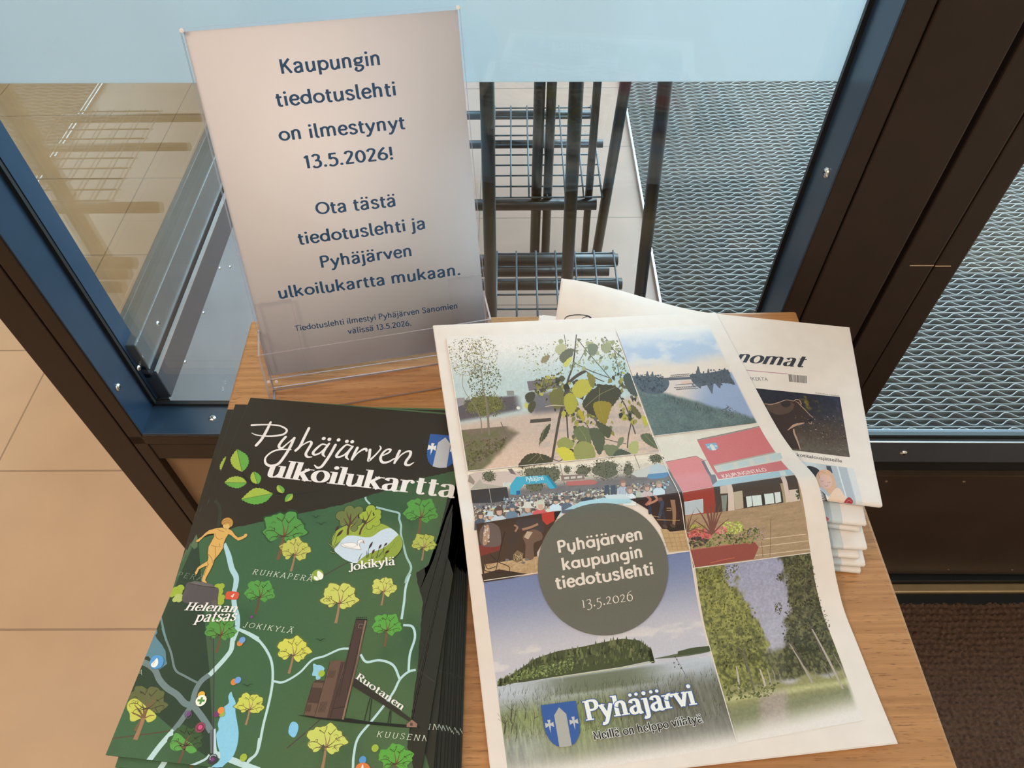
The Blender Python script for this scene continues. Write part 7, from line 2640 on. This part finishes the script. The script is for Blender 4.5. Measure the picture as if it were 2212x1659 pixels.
# mine buildings
BR, BRD, BRL = (106, 78, 62), (76, 54, 46), (140, 106, 82)
ik.ppoly(m7((100, 1132), (170, 1135), (620, 1165), (800, 1195), (1320, 1240), (1330, 1262), (1150, 1255), (700, 1215), (300, 1170)), (22, 26, 18))
ik.ppoly(m7((665, 765), (690, 770), (1235, 1165), (1215, 1195), (960, 1030), (655, 845)), (50, 44, 34))
for pa, pb in (((830, 960), (770, 1190)), ((845, 970), (820, 1195)), ((1030, 1085), (1005, 1220)), ((1040, 1090), (1030, 1225))):
    ik.pline(m7(pa, pb), 1.6, (40, 42, 30), smooth=False)
ik.ppoly(m7((1195, 1215), (1250, 1175), (1300, 1215), (1298, 1255), (1195, 1250)), (150, 110, 88))
ik.pline(m7((1190, 1220), (1248, 1176), (1302, 1218)), 1, (60, 44, 36), smooth=False)
ik.ppoly(m7((1230, 1210), (1255, 1210), (1255, 1240), (1230, 1240)), (84, 60, 52))
ik.smooth(m7((168, 1130), (200, 990), (262, 810), (300, 785), (370, 800), (360, 900), (300, 1150)), BR, n=1)
ik.ppoly(m7((168, 1130), (235, 900), (262, 805), (370, 812), (300, 1148)), BR)
ik.ppoly(m7((225, 930), (245, 855), (350, 862), (325, 1020), (205, 1005)), BRD)
ik.ppoly(m7((295, 780), (375, 790), (372, 815), (262, 806)), BRD)
ik.smooth(m7((430, 610), (460, 590), (520, 585), (575, 600)), BR, n=3)
ik.ppoly(m7((430, 605), (575, 605), (560, 800), (435, 1165), (275, 1150), (360, 850)), BR)
ik.ppoly(m7((540, 600), (575, 605), (500, 900), (440, 1165), (400, 1160), (480, 850)), BRD)
ik.ppoly(m7((690, 180), (775, 185), (700, 620), (545, 1172), (430, 1168), (500, 900), (600, 560)), BRD)
ik.ppoly(m7((775, 185), (798, 190), (720, 560), (570, 1180), (545, 1175), (690, 620)), BRL)
ik.pline(m7((690, 176), (800, 182)), 2.4, (30, 26, 22), smooth=False)
for k_ in range(6): ik.pdisc(m7((698 + 19 * k_, 158))[0], 1.1, (44, 38, 30), n=6)
ik.pline(m7((722, 225), (765, 228), (757, 265), (712, 262), (722, 225)), .9, (150, 120, 104), smooth=False)
ik.pline(m7((455, 1070), (580, 1050)), 1.4, (40, 28, 24), smooth=False)
for pa, pb in (((168, 1132), (262, 806)), ((275, 1150), (430, 606)), ((430, 1168), (600, 560)), ((600, 560), (690, 180)), ((545, 1175), (775, 190)), ((570, 1180), (798, 192)), ((520, 950), (640, 420))):
    ik.pline(m7(pa, pb), .9, (34, 24, 20), smooth=False)
for k_ in range(6):
    a = 405 + 12 * k_
    ik.pline(m7((a, 760), (a + 22, 690)), .8, (44, 32, 28), smooth=False)
    ik.pline(m7((a - 92, 1105), (a - 62, 1000)), .8, (44, 32, 28), smooth=False)
    ik.pline(m7((190 + 8 * k_, 1100), (206 + 8 * k_, 1030)), .7, (44, 32, 28), smooth=False)
# place names
LET = ik.A((226, 222, 196))


def caps(wd, p, h, col=LET, **k):
    skeleton_text(ik, wd, p[0], p[1], up_of(ik, p[0], p[1], h, 700), col, W=56, thin=44, nib=0, slab=36, space=150, shear=.12, **k)


caps('RUHKAPERÄ', m4((28, 1250), (925, 1360)), 11.6)
caps('JOKIKYLÄ', m3((1025, 1520), (1612, 1598)), 11.4)
caps('KUUSENNI', [m7((888, 1350))[0], m7((1450, 1400))[0]], 12.6)
caps('PERÄ', m3((225, 920), (535, 970)), 11.5, ik.A((120, 134, 112)))
outline_text(ik, 'A', m6((425, 545))[0], m6((488, 550))[0], m6((425, 475))[0], ik.A((150, 160, 132)), 0)
wt = dict(W=126, thin=44, nib=8, slab=36)
p = m3((325, 1320), (945, 1345))
skeleton_text(ik, 'Helenan', p[0], p[1], up_of(ik, p[0], p[1], 17.5, 700), WHT, shear=.22, **wt)
p = m3((445, 1460), (935, 1445))
skeleton_text(ik, 'patsas', p[0], p[1], up_of(ik, p[0], p[1], 15, 490), WHT, shear=.22, hu=490, **wt)
p = m5((545, 1290), (1285, 1185))
skeleton_text(ik, 'Jokikylä', p[0], p[1], up_of(ik, p[0], p[1], 17, 700), WHT, shear=.0, bend=-70, **wt)
p = m7((685, 765), (1150, 1090))
skeleton_text(ik, 'Ruotanen', p[0], p[1], up_of(ik, p[0], p[1], 17.5, 700), WHT, shear=.0, **wt)




def clip_uv():
    """trim the print to the leaflet"""
    for i_ in range(len(ik.V)):
        P = ik.V[i_]
        P[:, 0] = np.clip(P[:, 0], -MW / 2, MW / 2)
        P[:, 1] = np.clip(P[:, 1], -MH / 2, MH / 2)


clip_uv()


cover_me = slabs_mesh('cover', [slab(msh, 0, MW, 0, MH, 1, 1, .0005)], ik, curved=False)
for mt_ in ('leaflet_paper', 'gloss_ink', 'gloss_alpha'): cover_me.materials.append(M[mt_])
fb = MB()
for j in range(4):
    z0 = .00005 + j * .00052
    ins = [.0006, .0002, .0009, .0003][j]
    fb.box(-MW / 2 + .0002, MW / 2 - ins, -MH / 2 + ins * .6, MH / 2 - ins * .4, z0, z0 + .00046)
folds = fb.build('inner_folds', M['leaflet_paper'])
folds_me = folds.data
bpy.data.objects.remove(folds)

labels = {0: 'green map leaflet at the very bottom of the leaflet pile', NMAP - 1: 'green map leaflet with white title, topmost of the leaflet pile',
          NMAP - 2: 'green map leaflet directly beneath the topmost one, a leaf peeping out', NMAP - 3: 'green map leaflet third from the top of the leaflet pile'}
ordw = ['', 'second', 'third', 'fourth', 'fifth', 'sixth', 'seventh', 'eighth']
rmap = np.random.default_rng(21)
for k in range(NMAP):
    if k == NMAP - 1:
        pos, rz = (ctr[0], ctr[1]), rz_map
    else:
        j = NMAP - 1 - k            # 1 = just below the top
        turn = math.radians([0, 4.0, 5.6, 5.5, 5.7, 5.6, 5.9, 5.8, 6.1, 6.0, 6.2][j])
        dx = [0, -2.5, -5.5, -3, -1, 1, 2.5, 4, 5.5, 7, 8.5][j] * .001
        dy = [0, 1, 0, -.5, -1, 0, -1, -1.5, -.5, -1, 0][j] * .001
        pos, rz = (ctr[0] + dx, ctr[1] + dy), rz_map + turn
    root = empty('map_leaflet', (pos[0], pos[1], TZ + .0006 + k * MT), rz)
    lab = labels.get(k) or ('green map leaflet %s from the bottom of the leaflet pile' % ordw[k])
    tag(root, lab, 'leaflet', 'green map leaflets in a fanned pile')
    for nm, me in (('cover', cover_me), ('inner_folds', folds_me)):
        o = bpy.data.objects.new(nm, me)
        COL.objects.link(o)
        o.parent = root
